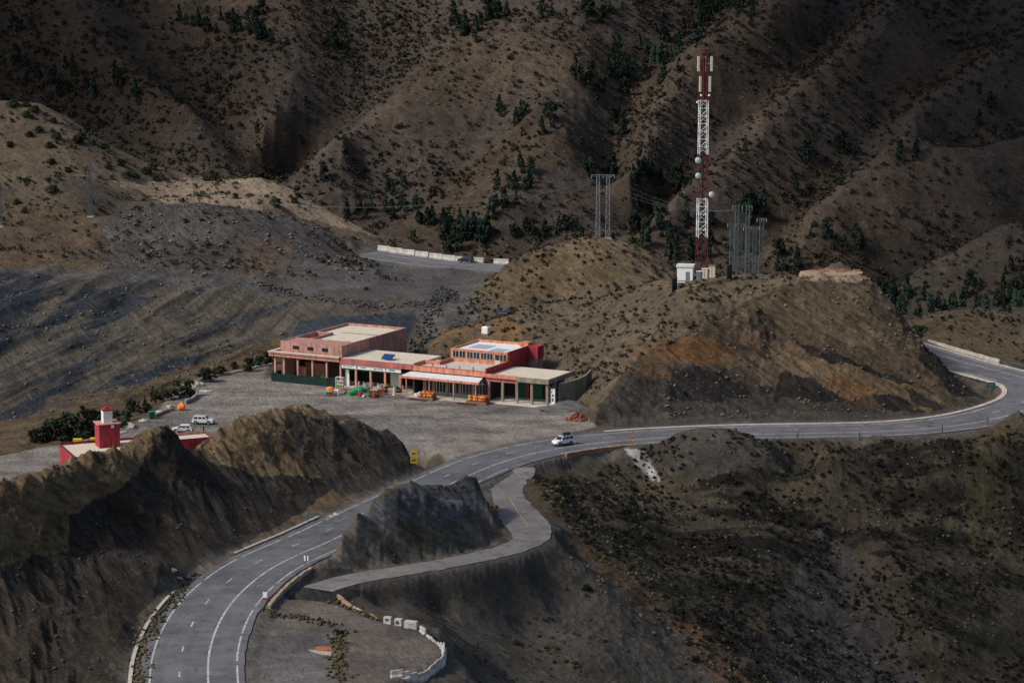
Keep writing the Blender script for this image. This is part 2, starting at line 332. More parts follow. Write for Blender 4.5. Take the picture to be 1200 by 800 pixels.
holdback = 1 - .65 * (1 - sstep(1, 14, edge))
def detail(X, Y, Z):
    """geometric roughness by place"""
    rgh = sample(rough, X, Y); hb = sample(holdback, X, Y); rgh = np.where(Y > 812, 1.0, rgh)
    px, py = proj(X, Y, Z)
    far = sstep(740, 820, Y)
    d = fbm((X + Z * .5) / 9, (Y - Z * .7) / 9, 5, 3) * 0.8 + ridged(X / 3.1 + Z / 3, Y / 3.1 - Z / 4, 3, 50) * 0.16
    # rocky places: foreground ridge, middle mound, cut face of the mast hill
    rock_l = sstep(-5, 12, -(X + 5)) * (1 - sstep(436, 452, Y)) * sstep(1.0, 3.5, Z)
    rock_m = inpoly([(380, 560), (600, 540), (612, 640), (380, 668)], px, py).astype(np.float32) * (Y < 410)
    rock_c = inpoly([(690, 497), (760, 420), (880, 330), (1030, 320), (1160, 480), (1100, 492)], px, py) * ((Y > 470) & (Y < 530))
    q1 = (Z + X * 0.9) ; a1 = (X - Z * 0.9) * 0.15 + Y * 0.1
    st = ridged(q1 / 2.6, a1, 3, 90)
    d = d + rock_l * (st * .75 + ridged(X / 9 + Z / 5, Y / 9 - Z / 4, 4, 61) * 0.4 + ridged(X / 1.7 + Z, Y / 1.7 - Z, 3, 62) * .3 - .3)
    d = d + rock_m * (ridged(X / 5 + Z / 3, Y / 5 - Z / 3, 4, 71) * 0.3 + ridged(X / 1.3, Y / 1.3 - Z, 3, 72) * 0.25 - .1)
    q3 = Z + X * 0.28; st3 = ridged(q3 / 3.0, X * 0.05 + Y * .03, 3, 33)
    d = d + rock_c * (st3 * .9 + ridged(X / 5, Z / 4, 4, 35) * .8 + ridged(X / 1.6, Z / 1.4, 3, 36) * .35 - .6)
    # eroded slope lower right
    low = inpoly([(610, 540), (1300, 500), (1300, 900), (700, 900)], px, py) * (Y < 466)
    qs = X * 0.86 - Y * 0.5; al = X * 0.5 + Y * 0.86
    d = d + low * (ridged(qs / 7, al / 22, 4, 44) * .6 + ridged(X / 1.8, Y / 1.8, 3, 46) * 0.28)
    # quarry strata
    qq = sstep(-260, -235, X) * sstep(500, 512, Y) * (1 - sstep(580, 600, Y)) * (1 - sstep(-75, -40, X))
    d = d + qq * ridged((X * 0.9 - Y * 0.44) / 8, (X * 0.44 + Y * 0.9) / 60, 3, 21) * 1.7
    dm = fbm(X / 24, Y / 24, 5, 5) * 3.2 + ridged(X / 20 - Y / 26, Y / 34 + X / 50, 4, 8) * 1.1 + fbm(X / 2.2, Y / 2.2, 3, 9) * 0.3
    d = d * (1 - far) + dm * far
    # ledges where harder beds stand proud
    qb = (Z * .8 + X * .6) / 2.4 + fbm(X / 7, Y / 7, 2, 95) * .5; saw = (qb - np.floor(qb)); led = np.minimum(saw / .75, (1 - saw) / .25)
    qf = (Z * .95 + X * .28) / 2.8 + fbm(X / 8, Y / 8, 2, 96) * .6; sf = qf - np.floor(qf); lf = np.minimum(sf / .75, (1 - sf) / .25)
    d = d + rock_l * led * .4 + rock_c * lf * .55 + rock_m * led * .2
    return d * rgh * np.where(far > 0, 1, hb) - .3 * rgh * (1 - far)
# ------------------------------------------------------------------ material helpers
def mat(name):
    m = bpy.data.materials.new(name); m.use_nodes = True; nt = m.node_tree
    b = nt.nodes['Principled BSDF']; return m, nt, b
def nn(nt, t, **k):
    n = nt.nodes.new(t)
    for a, v in k.items():
        if a in n.inputs.keys(): n.inputs[a].default_value = v
        else: setattr(n, a, v)
    return n
def ramp(nt, src, stops):
    r = nt.nodes.new('ShaderNodeValToRGB'); e = r.color_ramp.elements
    while len(e) < len(stops): e.new(0.5)
    for i, (p, c) in enumerate(stops):
        e[i].position = p; e[i].color = (c, c, c, 1) if not hasattr(c, '__len__') else (*c, 1)
    nt.links.new(src, r.inputs[0]); return r.outputs[0]
def mixc(nt, a, b, f, bt='MIX'):
    m = nt.nodes.new('ShaderNodeMix'); m.data_type = 'RGBA'; m.blend_type = bt
    for s, v in ((0, f), (6, a), (7, b)):
        if hasattr(v, 'links') or hasattr(v, 'is_linked'): nt.links.new(v, m.inputs[s])
        else: m.inputs[s].default_value = v if s == 0 else (*v, 1)
    return m.outputs[2]
def noise(nt, vec, scale, detail=4, rough=.55, dist=0):
    n = nt.nodes.new('ShaderNodeTexNoise'); n.inputs['Scale'].default_value = scale; n.inputs['Detail'].default_value = detail
    n.inputs['Roughness'].default_value = rough; n.inputs['Distortion'].default_value = dist
    if vec is not None: nt.links.new(vec, n.inputs['Vector'])
    return n.outputs[0]
def texco(nt, scale=None, rot=None):
    t = nt.nodes.new('ShaderNodeNewGeometry').outputs['Position']
    if scale is None and rot is None: return t
    m = nt.nodes.new('ShaderNodeMapping')
    if scale: m.inputs['Scale'].default_value = scale
    if rot: m.inputs['Rotation'].default_value = rot
    nt.links.new(t, m.inputs[0]); return m.outputs[0]
def bump(nt, h, dist, strength, bsdf, prev=None):
    b = nt.nodes.new('ShaderNodeBump'); b.inputs['Distance'].default_value = dist; b.inputs['Strength'].default_value = strength
    nt.links.new(h, b.inputs['Height'])
    if prev is not None: nt.links.new(prev, b.inputs['Normal'])
    nt.links.new(b.outputs[0], bsdf.inputs['Normal']); return b.outputs[0]
def simple(name, col, rough=.8, var=.18, scale=1.5, metal=0, bmp=0.02, spec=.3):
    m, nt, b = mat(name)
    v = texco(nt); n = noise(nt, v, scale, 5, .6)
    f = ramp(nt, n, [(.3, 1 - var), (.7, 1 + var)])
    c = mixc(nt, col, f, 1.0, 'MULTIPLY'); nt.links.new(c, b.inputs['Base Color'])
    b.inputs['Roughness'].default_value = rough; b.inputs['Metallic'].default_value = metal
    b.inputs['Specular IOR Level'].default_value = spec
    if bmp: bump(nt, n, bmp, .6, b)
    return m

# ------------------------------------------------------------------ terrain mesh
u_px = np.concatenate([np.linspace(-2200, -260, 60), np.linspace(-250, -46, 50), np.arange(-40, 1241, 1.5), np.linspace(1246, 1450, 50), np.linspace(1460, 3400, 60)])
rows = np.concatenate([np.arange(140, 280, 6.0), np.arange(280, 440, 0.19), np.arange(440, 530, .27), np.arange(530, 600, .5), np.arange(600, 725, 0.8), np.arange(725, 835, 2.5), np.arange(835, 1010, .8), np.arange(1010, 1120, 1.6), np.arange(1120, 2400, 25.0)])
UU, YY = np.meshgrid((u_px - 600) / F * 1.02, rows)
XX = UU * YY
ZB = base_h(XX, YY)
ZZ = ZB + detail(XX, YY, ZB)
PX, PY = proj(XX, YY, ZB)
print('terrain', XX.shape)

# colours by place (albedo)
def lin(r, g, b): return np.array([r, g, b], np.float32)
soil = lin(.115, .092, .070); slate = lin(.075, .076, .078); coal = lin(.018, .021, .026); sand = lin(.30, .235, .17); tan = lin(.19, .135, .085)
orange = lin(.22, .115, .05); talus = lin(.082, .074, .066); gravel = lin(.156, .143, .132); dirt = lin(.155, .115, .075); green = lin(.05, .055, .035); mount = lin(.083, .062, .045)
darkrock = lin(.04, .036, .032)
Cc = np.zeros(XX.shape + (3,), np.float32); Cc[:] = soil
RK = np.zeros(XX.shape, np.float32) + .4          # rockiness for shader
VG = np.zeros(XX.shape, np.float32)               # dry-shrub speckle
n1 = fbm(XX / 14, YY / 14, 4, 101); n2 = fbm(XX / 3, YY / 3, 4, 131); n3 = fbm(XX / 40, YY / 40, 3, 171)
jx = PX + n1 * 16 + n2 * 7; jy = PY + fbm(XX / 12, YY / 12, 4, 111) * 8 + fbm(XX / 2.5, YY / 2.5, 3, 121) * 3.5
st_c = ridged((ZB + XX * .28) / 2.2, XX * .05 + YY * .03, 4, 33)
def paint(poly, col, y0=0, y1=3000, k=1.0, rk=None, vg=None, mod=None):
    m = inpoly(poly, jx, jy) & (YY > y0) & (YY < y1)
    w = m.astype(np.float32) * k
    if mod is not None: w = w * np.clip(mod, 0, 1)
    Cc[:] = Cc * (1 - w[..., None]) + col * w[..., None]
    if rk is not None: RK[m] = rk
    if vg is not None: VG[m] = vg
far = YY > 742
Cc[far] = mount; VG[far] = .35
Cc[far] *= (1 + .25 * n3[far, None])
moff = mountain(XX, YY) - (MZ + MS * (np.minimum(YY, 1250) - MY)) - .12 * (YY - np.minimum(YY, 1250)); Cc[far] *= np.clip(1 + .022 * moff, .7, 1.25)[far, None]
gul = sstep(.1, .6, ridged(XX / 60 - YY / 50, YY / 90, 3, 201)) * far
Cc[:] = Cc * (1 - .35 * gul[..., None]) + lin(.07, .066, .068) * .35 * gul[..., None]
paint([(-3000, -700), (130, -700), (200, 60), (300, 190), (180, 230), (-3000, 240)], lin(.04, .033, .026), 742, 3000, .8, mod=.5 + n1)  # top left corner darkening put into the ground colour
paint([(1120, -700), (3000, -700), (3000, 450), (1080, 400), (1040, 320), (1180, 180)], lin(.045, .038, .03), 742, 3000, .75, mod=.5 + n1)  # right edge darkened the same way, by albedo instead of light
# left far hills
paint([(-600, 60), (140, 100), (340, 200), (480, 300), (300, 330), (-600, 330)], lin(.125, .098, .070), 560, 780, vg=.35)
paint([(130, 212), (310, 205), (360, 225), (470, 292), (400, 268), (320, 240), (200, 236)], sand, 655, 780, .85)
paint([(30, 195), (180, 200), (200, 245), (120, 250)], talus, 640, 680, .6)
paint([(130, 243), (250, 228), (330, 240), (480, 300), (410, 312), (330, 330), (120, 322), (110, 280)], lin(.088, .082, .078), 585, 662, rk=.9)
paint([(-600, 240), (110, 245), (150, 300), (100, 318), (-600, 320)], lin(.10, .068, .042), 585, 662, .8, mod=.6 + n1)
paint([(270, 285), (330, 285), (360, 325), (270, 328)], orange * .75, 585, 640, .6, mod=.5 + n2)
jx = PX + n1 * 5 + n2 * 4; jy = PY + fbm(XX / 9, YY / 9, 4, 111) * 3.5 + fbm(XX / 2.5, YY / 2.5, 3, 121) * 2
nh = fbm(XX / 13, YY / 3.2, 4, 401); nq = fbm((XX * .9 - YY * .44) / 3, (XX * .44 + YY * .9) / 30, 4, 405)
# quarry
blue = lin(.032, .042, .056)
paint([(-600, 305), (120, 316), (330, 322), (470, 296), (580, 325), (585, 350), (500, 400), (330, 405), (200, 448), (-600, 560)], lin(.115, .10, .080), 490, 650, rk=.6)
paint([(-600, 305), (120, 316), (330, 322), (470, 296), (580, 325), (585, 350), (500, 400), (330, 405), (200, 448), (-600, 560)], lin(.045, .048, .052), 490, 650, .8, mod=nq * 3)
paint([(0, 312), (180, 318), (330, 320), (470, 296), (580, 325), (560, 345), (400, 352), (300, 345), (180, 330), (0, 330)], lin(.105, .10, .096), 520, 650, .8, rk=.2)
for pg in ([(153, 334), (100, 338), (77, 354), (37, 384), (40, 396), (70, 380), (112, 352), (150, 341)], [(187, 345), (133, 346), (124, 360), (94, 380), (100, 388), (136, 369), (170, 356)], [(166, 388), (138, 393), (80, 432), (-10, 488), (10, 500), (88, 447), (146, 406)],
           [(242, 415), (200, 422), (160, 436), (128, 454), (150, 456), (190, 442), (236, 428)], [(-600, 324), (62, 322), (36, 377), (-10, 425), (-600, 480)], [(340, 352), (300, 362), (240, 385), (200, 402), (215, 404), (260, 388), (330, 368)]):
    paint(pg, blue, 490, 640, .92, mod=1 + nq * 1.2)
paint([(120, 385), (300, 352), (340, 360), (320, 385), (180, 432), (90, 452)], lin(.13, .108, .08), 490, 620, .6, mod=(nq + .2) * 2)
paint([(330, 300), (560, 300), (580, 350), (500, 395), (480, 345), (400, 352), (330, 330)], lin(.105, .10, .097), 530, 645, .85, rk=.15)
paint([(345, 390), (352, 376), (400, 368), (470, 364), (492, 372), (480, 392), (350, 398)], blue * 1.2, 530, 645, .9)
paint([(492, 400), (500, 350), (540, 345), (560, 370), (505, 410)], lin(.13, .125, .118), 530, 645, .9, rk=.1)
paint([(-600, 500), (0, 494), (160, 455), (330, 394), (335, 425), (215, 450), (160, 495), (0, 540), (-600, 600)], lin(.125, .092, .055), 430, 580, vg=.4)
# hill behind, mast hill
paint([(555, 350), (590, 300), (700, 265), (820, 320), (800, 345), (640, 360)], lin(.145, .108, .068), 565, 625, rk=.8, vg=.3)
paint([(555, 350), (570, 318), (610, 296), (680, 300), (640, 345)], lin(.10, .07, .04), 565, 625, .7, mod=.5 + n1)
paint([(480, 415), (540, 375), (700, 335), (800, 318), (965, 314), (945, 329), (880, 352), (820, 384), (760, 416), (725, 442), (702, 478), (660, 490), (600, 420)], lin(.142, .112, .076), 480, 575, vg=.7, rk=.3)
paint([(500, 410), (520, 385), (590, 365), (618, 385), (600, 408)], lin(.22, .13, .062), 520, 575, .85, mod=.8 + n2)
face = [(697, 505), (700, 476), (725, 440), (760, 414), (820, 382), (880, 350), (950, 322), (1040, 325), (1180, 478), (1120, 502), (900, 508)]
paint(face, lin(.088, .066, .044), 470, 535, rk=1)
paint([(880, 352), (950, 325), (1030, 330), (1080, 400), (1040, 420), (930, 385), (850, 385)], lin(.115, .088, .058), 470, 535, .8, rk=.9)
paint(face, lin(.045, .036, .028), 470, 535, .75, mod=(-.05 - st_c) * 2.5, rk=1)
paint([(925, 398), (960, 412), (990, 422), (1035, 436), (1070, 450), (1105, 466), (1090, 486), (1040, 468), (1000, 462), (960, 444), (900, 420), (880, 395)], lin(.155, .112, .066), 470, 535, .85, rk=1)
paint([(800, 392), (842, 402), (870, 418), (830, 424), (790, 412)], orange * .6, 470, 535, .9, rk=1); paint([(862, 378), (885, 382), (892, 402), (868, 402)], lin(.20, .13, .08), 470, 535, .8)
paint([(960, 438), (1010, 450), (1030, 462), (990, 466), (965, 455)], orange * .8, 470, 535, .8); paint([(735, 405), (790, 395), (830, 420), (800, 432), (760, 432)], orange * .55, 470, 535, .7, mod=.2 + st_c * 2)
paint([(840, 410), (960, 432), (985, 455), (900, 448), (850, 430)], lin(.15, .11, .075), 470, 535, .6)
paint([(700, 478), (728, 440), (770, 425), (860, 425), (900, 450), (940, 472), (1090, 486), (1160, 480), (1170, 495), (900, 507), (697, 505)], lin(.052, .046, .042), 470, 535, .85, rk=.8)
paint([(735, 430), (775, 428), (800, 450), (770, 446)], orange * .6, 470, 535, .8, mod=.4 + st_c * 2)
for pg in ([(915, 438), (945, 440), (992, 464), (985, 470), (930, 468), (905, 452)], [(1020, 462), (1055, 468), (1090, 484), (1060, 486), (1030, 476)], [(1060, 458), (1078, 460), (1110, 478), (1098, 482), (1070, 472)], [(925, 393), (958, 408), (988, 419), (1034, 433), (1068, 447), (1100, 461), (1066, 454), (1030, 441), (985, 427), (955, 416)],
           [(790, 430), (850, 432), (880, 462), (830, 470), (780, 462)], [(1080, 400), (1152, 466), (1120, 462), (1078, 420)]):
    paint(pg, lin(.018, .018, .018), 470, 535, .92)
paint([(690, 507), (720, 486), (860, 482), (1000, 480), (1120, 486), (1160, 478), (1170, 498), (900, 507)], lin(.075, .070, .064), 470, 535, .8, rk=.2)
paint([(1050, 355), (1300, 350), (1300, 440), (1080, 400)], lin(.115, .088, .055), 500, 620, vg=.5)
paint([(935, 322), (960, 312), (1010, 316), (1020, 330), (940, 330)], sand, 500, 535, .9)
# foreground ridge: sunlight painted in as lighter brown, dark shale cut with painted shade
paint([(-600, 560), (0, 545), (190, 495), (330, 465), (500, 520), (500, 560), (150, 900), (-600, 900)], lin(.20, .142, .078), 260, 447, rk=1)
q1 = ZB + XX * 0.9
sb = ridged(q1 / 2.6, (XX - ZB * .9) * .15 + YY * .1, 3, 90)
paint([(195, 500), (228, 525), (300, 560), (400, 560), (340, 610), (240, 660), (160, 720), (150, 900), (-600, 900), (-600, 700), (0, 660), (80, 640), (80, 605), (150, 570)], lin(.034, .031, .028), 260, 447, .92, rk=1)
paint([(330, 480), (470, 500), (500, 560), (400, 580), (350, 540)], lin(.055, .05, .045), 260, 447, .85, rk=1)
paint([(-600, 640), (90, 640), (160, 760), (150, 900), (-600, 900)], lin(.08, .064, .044), 260, 447, .7, mod=(sb - .3) * 3, rk=1)  # shale streaks, with corner shade put into their brown
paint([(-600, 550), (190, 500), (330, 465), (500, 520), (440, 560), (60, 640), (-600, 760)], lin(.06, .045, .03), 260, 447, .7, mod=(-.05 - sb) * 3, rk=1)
# middle mound
paint([(370, 670), (400, 600), (480, 555), (560, 540), (620, 640), (560, 660), (400, 680)], lin(.14, .124, .10), 350, 412, rk=1)
paint([(420, 610), (480, 562), (550, 555), (575, 590), (520, 615), (450, 615)], lin(.115, .125, .135), 350, 412, .85, rk=1)
paint([(325, 700), (350, 664), (410, 664), (430, 690), (400, 708)], lin(.03, .03, .032), 330, 380, .85, rk=1)
paint([(505, 570), (600, 548), (612, 560), (540, 580)], lin(.05, .052, .055), 380, 425, .8)
# lower slopes
paint([(420, 680), (620, 640), (700, 655), (900, 830), (900, 1200), (430, 1200)], lin(.112, .100, .083), 150, 392, rk=.15, vg=.03)
paint([(410, 690), (440, 684), (560, 690), (640, 740), (700, 800), (560, 780), (520, 740)], lin(.055, .045, .032), 300, 380, .7, mod=.3 + n1 * 1.6, vg=.3)
paint([(600, 545), (650, 548), (900, 514), (1300, 480), (1300, 1200), (900, 1200), (860, 790), (760, 695), (650, 620)], lin(.098, .081, .056), 300, 476, rk=.6, vg=.15)
paint([(690, 600), (760, 580), (900, 560), (1000, 640), (900, 720), (800, 680)], lin(.022, .02, .013), 300, 476, .85, mod=.2 + nh * 2.6)
paint([(780, 505), (880, 502), (960, 560), (800, 560), (720, 545)], talus * 1.2, 300, 476, .7)
paint([(820, 560), (1020, 520), (1300, 490), (1300, 640), (1000, 650), (860, 720)], lin(.02, .018, .015), 300, 476, .9, mod=.45 + nh * 2.6, vg=.2)
paint([(900, 720), (960, 620), (1000, 640), (1100, 830), (900, 850)], talus * 1.15, 300, 476, .9, vg=0, rk=.3)
paint([(640, 600), (760, 680), (900, 810), (860, 820), (700, 665)], lin(.15, .085, .045), 300, 476, .7, mod=.4 + n2)
paint([(1060, 640), (1300, 600), (1300, 1200), (1090, 1200)], lin(.03, .029, .02), 200, 476, .8, mod=.5 + nh * 2)
paint([(1130, 500), (1200, 486), (1200, 580), (1150, 660), (1130, 600)], lin(.115, .095, .05), 300, 478, .7, mod=.5 + n1)
# flats
lotw = sample(mask_lot, XX, YY) * (YY < 812); layw = sample(mask_lay, XX, YY) * (YY < 812)
lc = gravel * 1.5 * (1 + .34 * fbm(XX / 15 + YY / 40, YY / 5, 5, 301)[..., None] + .22 * fbm(XX / 5, YY / 1.6, 4, 303)[..., None] + .1 * n2[..., None])
tanp = np.clip(fbm(XX / 20 + 4, YY / 9, 3, 311) * 2 - .1 + 1.6 * inpoly([(490, 540), (500, 524), (560, 512), (650, 498), (705, 495), (700, 508), (560, 534)], jx, jy) + .9 * inpoly([(240, 480), (330, 462), (400, 470), (380, 478), (300, 492)], jx, jy), 0, 1)[..., None]
lc = lc * (1 - .5 * tanp) + lin(.33, .295, .245) * .5 * tanp
w = sstep(.3, .7, lotw + n2 * .15)[..., None]; Cc[:] = Cc * (1 - w) + lc * w
yl = 1.25 * (lin(.145, .125, .108) + lin(.01, .018, .03) * inpoly([(288, 850), (289, 734), (393, 742), (392, 850)], PX, PY)[..., None]) * (1 + .25 * n1[..., None] + .15 * n2[..., None])
w = sstep(.3, .7, layw + n2 * .15)[..., None]; Cc[:] = Cc * (1 - w) + yl * w
RK[(lotw > .4) | (layw > .4)] = .1; VG[(lotw > .4) | (layw > .4)] = 0
# gravel shoulders of the road
sE = sample(edge, XX, YY); vv = YY < 812
w = ((1 - sstep(0.5, 3.0, sE + n2 * 1.2)) * vv)[..., None] * .7
Cc[:] = Cc * (1 - w) + lin(.17, .155, .135) * w
ap = inpoly([(600, 640), (640, 600), (668, 628), (650, 650), (560, 668), (480, 682), (478, 676)], jx, jy) & (YY < 392) & (YY > 360)
Cc[ap] = lin(.10, .092, .082)
paint([(1030, 320), (1100, 320), (1300, 280), (1300, 400), (1120, 372), (1050, 385)], lin(.04, .037, .026), 590, 1000, .8, vg=.5, mod=.7 + n1)
# pale spill of lime below the road wall
paint([(733, 527), (755, 527), (768, 545), (776, 566), (764, 560), (748, 544)], lin(.62, .60, .57), 380, 470, .95, mod=.75 + n2)
for pl_ in ([(560, 488), (600, 496), (640, 494), (668, 486)], [(585, 500), (625, 503), (660, 496)], [(300, 470), (360, 478), (420, 482), (470, 500)], [(520, 492), (570, 484), (610, 476)], [(430, 500), (470, 488), (540, 496), (590, 508)], [(250, 470), (300, 452), (360, 455)]):
    wp_ = np.array([P(a_, b2_, z=0) for a_, b2_ in pl_]); wp_ = smooth_path(catmull(list(wp_), 1.5), 3)
    for o_ in (-.85, .85):
        sd_t, _ = path_field(offset(wp_, o_), XX, YY, 3); wt = ((np.abs(sd_t) < .28) * .38)[..., None]; Cc[:] = Cc * (1 - wt) + lin(.06, .057, .055) * wt
Cc *= (1 + .16 * n1 + .16 * n2)[..., None]
Cc = np.clip(Cc, .006, .8)

def grid_mesh(name, X, Y, Z, cols=None, attrs=None):
    ny, nx = X.shape; me = bpy.data.meshes.new(name)
    v = np.stack([X, Y, Z], -1).reshape(-1, 3).astype(np.float32)
    i = np.arange(ny * nx).reshape(ny, nx)
    q = np.stack([i[:-1, :-1], i[:-1, 1:], i[1:, 1:], i[1:, :-1]], -1).reshape(-1, 4)
    me.vertices.add(len(v)); me.vertices.foreach_set('co', v.ravel())
    me.loops.add(q.size); me.loops.foreach_set('vertex_index', q.ravel().astype(np.int32))
    me.polygons.add(len(q)); me.polygons.foreach_set('loop_start', np.arange(0, q.size, 4, dtype=np.int32))
    me.polygons.foreach_set('use_smooth', np.ones(len(q), bool))
    me.update(calc_edges=True)
    if cols is not None:
        a = me.color_attributes.new('Col', 'FLOAT_COLOR', 'POINT')
        c = np.concatenate([cols, np.ones(cols.shape[:2] + (1,), np.float32)], -1); a.data.foreach_set('color', c.astype(np.float32).ravel())
    for k, A in (attrs or {}).items():
        a = me.attributes.new(k, 'FLOAT', 'POINT'); a.data.foreach_set('value', A.astype(np.float32).ravel())
    return me
me = grid_mesh('hillside_ground', XX, YY, ZZ, Cc, {'rk': RK, 'vg': VG})
terrain = bpy.data.objects.new('hillside_ground', me); COL.objects.link(terrain)
terrain['kind'] = 'structure'
m, nt, b = mat('hillside_soil_and_rock')
ac = nn(nt, 'ShaderNodeVertexColor', layer_name='Col'); ark = nn(nt, 'ShaderNodeAttribute', attribute_name='rk'); avg = nn(nt, 'ShaderNodeAttribute', attribute_name='vg')
v = texco(nt); g1 = noise(nt, v, 1.1, 9, .72); g2 = noise(nt, v, .16, 6, .6, .6)
def dotp(vec):
    d_ = nt.nodes.new('ShaderNodeVectorMath'); d_.operation = 'DOT_PRODUCT'; d_.inputs[1].default_value = vec; nt.links.new(v, d_.inputs[0]); return d_.outputs['Value']
cx_ = nt.nodes.new('ShaderNodeCombineXYZ'); nt.links.new(dotp((.72, .15, 1.0)), cx_.inputs[0]); nt.links.new(dotp((.16, .05, -.12)), cx_.inputs[1]); nt.links.new(dotp((-.02, .18, .02)), cx_.inputs[2])
g3 = noise(nt, cx_.outputs[0], 1.0, 9, .72, .3)
c = ac.outputs[0]
c = mixc(nt, c, ramp(nt, g1, [(.25, .6), (.5, 1.0), (.72, 1.42)]), 1.0, 'MULTIPLY')
c = mixc(nt, c, ramp(nt, g2, [(.3, .72), (.7, 1.28)]), 1.0, 'MULTIPLY')
rkf = ark.outputs['Fac']
c2 = mixc(nt, c, ramp(nt, g3, [(.32, .35), (.52, 1.0), (.7, 1.6)]), 1.0, 'MULTIPLY'); c = mixc(nt, c, c2, rkf)
vo = nn(nt, 'ShaderNodeTexVoronoi'); vo.inputs['Scale'].default_value = .85; nt.links.new(v, vo.inputs['Vector'])
spk = ramp(nt, vo.outputs['Distance'], [(.10, 1), (.26, 0)])
sel = ramp(nt, vo.outputs['Color'], [(.55, 0), (.62, 1)])
st = mixc(nt, (0, 0, 0), spk, sel); c = mixc(nt, c, (.24, .22, .19), mixc(nt, (0, 0, 0), st, .35))
vo2 = nn(nt, 'ShaderNodeTexVoronoi'); vo2.inputs['Scale'].default_value = .42; nt.links.new(v, vo2.inputs['Vector'])
sp2 = ramp(nt, vo2.outputs['Distance'], [(.16, 1), (.42, 0)]); f2 = mixc(nt, (0, 0, 0), sp2, avg.outputs['Fac'])
c = mixc(nt, c, (.03, .031, .018), f2)
nt.links.new(c, b.inputs['Base Color']); b.inputs['Roughness'].default_value = .95; b.inputs['Specular IOR Level'].default_value = .15
h1 = bump(nt, g1, .8, .9, b); bump(nt, g3, 1.2, .8, b, h1)
me.materials.append(m)

# surface height lookup on the finished sheet (bilinear in the fan grid)
U_AX = (u_px - 600) / F * 1.02
def surf(x, y):
    u = x / y; i = int(np.clip(np.searchsorted(U_AX, u) - 1, 0, len(U_AX) - 2)); j = int(np.clip(np.searchsorted(rows, y) - 1, 0, len(rows) - 2))
    a = (u - U_AX[i]) / (U_AX[i + 1] - U_AX[i]); c = (y - rows[j]) / (rows[j + 1] - rows[j])
    return float(ZZ[j, i] * (1 - a) * (1 - c) + ZZ[j, i + 1] * a * (1 - c) + ZZ[j + 1, i] * (1 - a) * c + ZZ[j + 1, i + 1] * a * c)
def surf_arr(x, y):
    u = x / y; i = np.clip(np.searchsorted(U_AX, u) - 1, 0, len(U_AX) - 2); j = np.clip(np.searchsorted(rows, y) - 1, 0, len(rows) - 2)
    a = (u - U_AX[i]) / (U_AX[i + 1] - U_AX[i]); c = (y - rows[j]) / (rows[j + 1] - rows[j])
    return ZZ[j, i] * (1 - a) * (1 - c) + ZZ[j, i + 1] * a * (1 - c) + ZZ[j + 1, i] * (1 - a) * c + ZZ[j + 1, i + 1] * a * c
def hit(px, py, y0=285, y1=1100):
    """where the line of sight through a pixel first meets the ground"""
    ys = np.arange(y0, y1, .7); yc = (400.0 - py) / F; xc = (px - 600.0) / F; dy = CT + yc * ST; dz = -ST + yc * CT
    t = ys / dy; xs = t * xc; zs = CH + t * dz; g = surf_arr(xs, ys); k = np.nonzero(g >= zs)[0]
    if len(k) == 0: return None
    k = k[0]; return (float(xs[k]), float(ys[k]), float(g[k]))
# ------------------------------------------------------------------ roads
def ribbon(name, path, d0, d1, dz, m, z2=None, i0=0, i1=None, ragged=0):
    """strip between two signed offsets from a path, with turned-down sides"""
    p = path[i0:i1]; n = len(p); t, nr = path_frames(path); nr = nr[i0:i1]
    f = lambda d: (d[i0:i1] if hasattr(d, '__len__') else np.full(n, float(d)))
    A = f(d0); B = f(d1)
    if ragged: A = A + fbm(np.arange(n) / 2.3 + 5, np.full(n, .5), 3, 7) * ragged; B = B + fbm(np.arange(n) / 2.1 + 90, np.full(n, .5), 3, 9) * ragged
    bm = bmesh.new(); rowsv = []
    for i in range(n):
        x0 = p[i, :2] + nr[i] * A[i]; x1 = p[i, :2] + nr[i] * B[i]; z = p[i, 2] + dz
        rowsv.append([bm.verts.new((x0[0], x0[1], z - .3)), bm.verts.new((x0[0], x0[1], z)), bm.verts.new((x1[0], x1[1], z)), bm.verts.new((x1[0], x1[1], z - .3))])
    for i in range(n - 1):
        for k in range(3):
            try: bm.faces.new((rowsv[i][k], rowsv[i + 1][k], rowsv[i + 1][k + 1], rowsv[i][k + 1]))
            except ValueError: pass
    bmesh.ops.recalc_face_normals(bm, faces=bm.faces)
    return mkobj(name, bm, m)
def mkobj(name, bm, m=None, parent=None, smooth=False):
    me = bpy.data.meshes.new(name); bm.to_mesh(me); bm.free()
    if smooth:
        for p in me.polygons: p.use_smooth = True
    if m is not None:
        for q in (m if isinstance(m, (list, tuple)) else [m]): me.materials.append(q)
    o = bpy.data.objects.new(name, me); COL.objects.link(o)
    if parent is not None: o.parent = parent
    return o
def structure(o): o['kind'] = 'structure'; return o

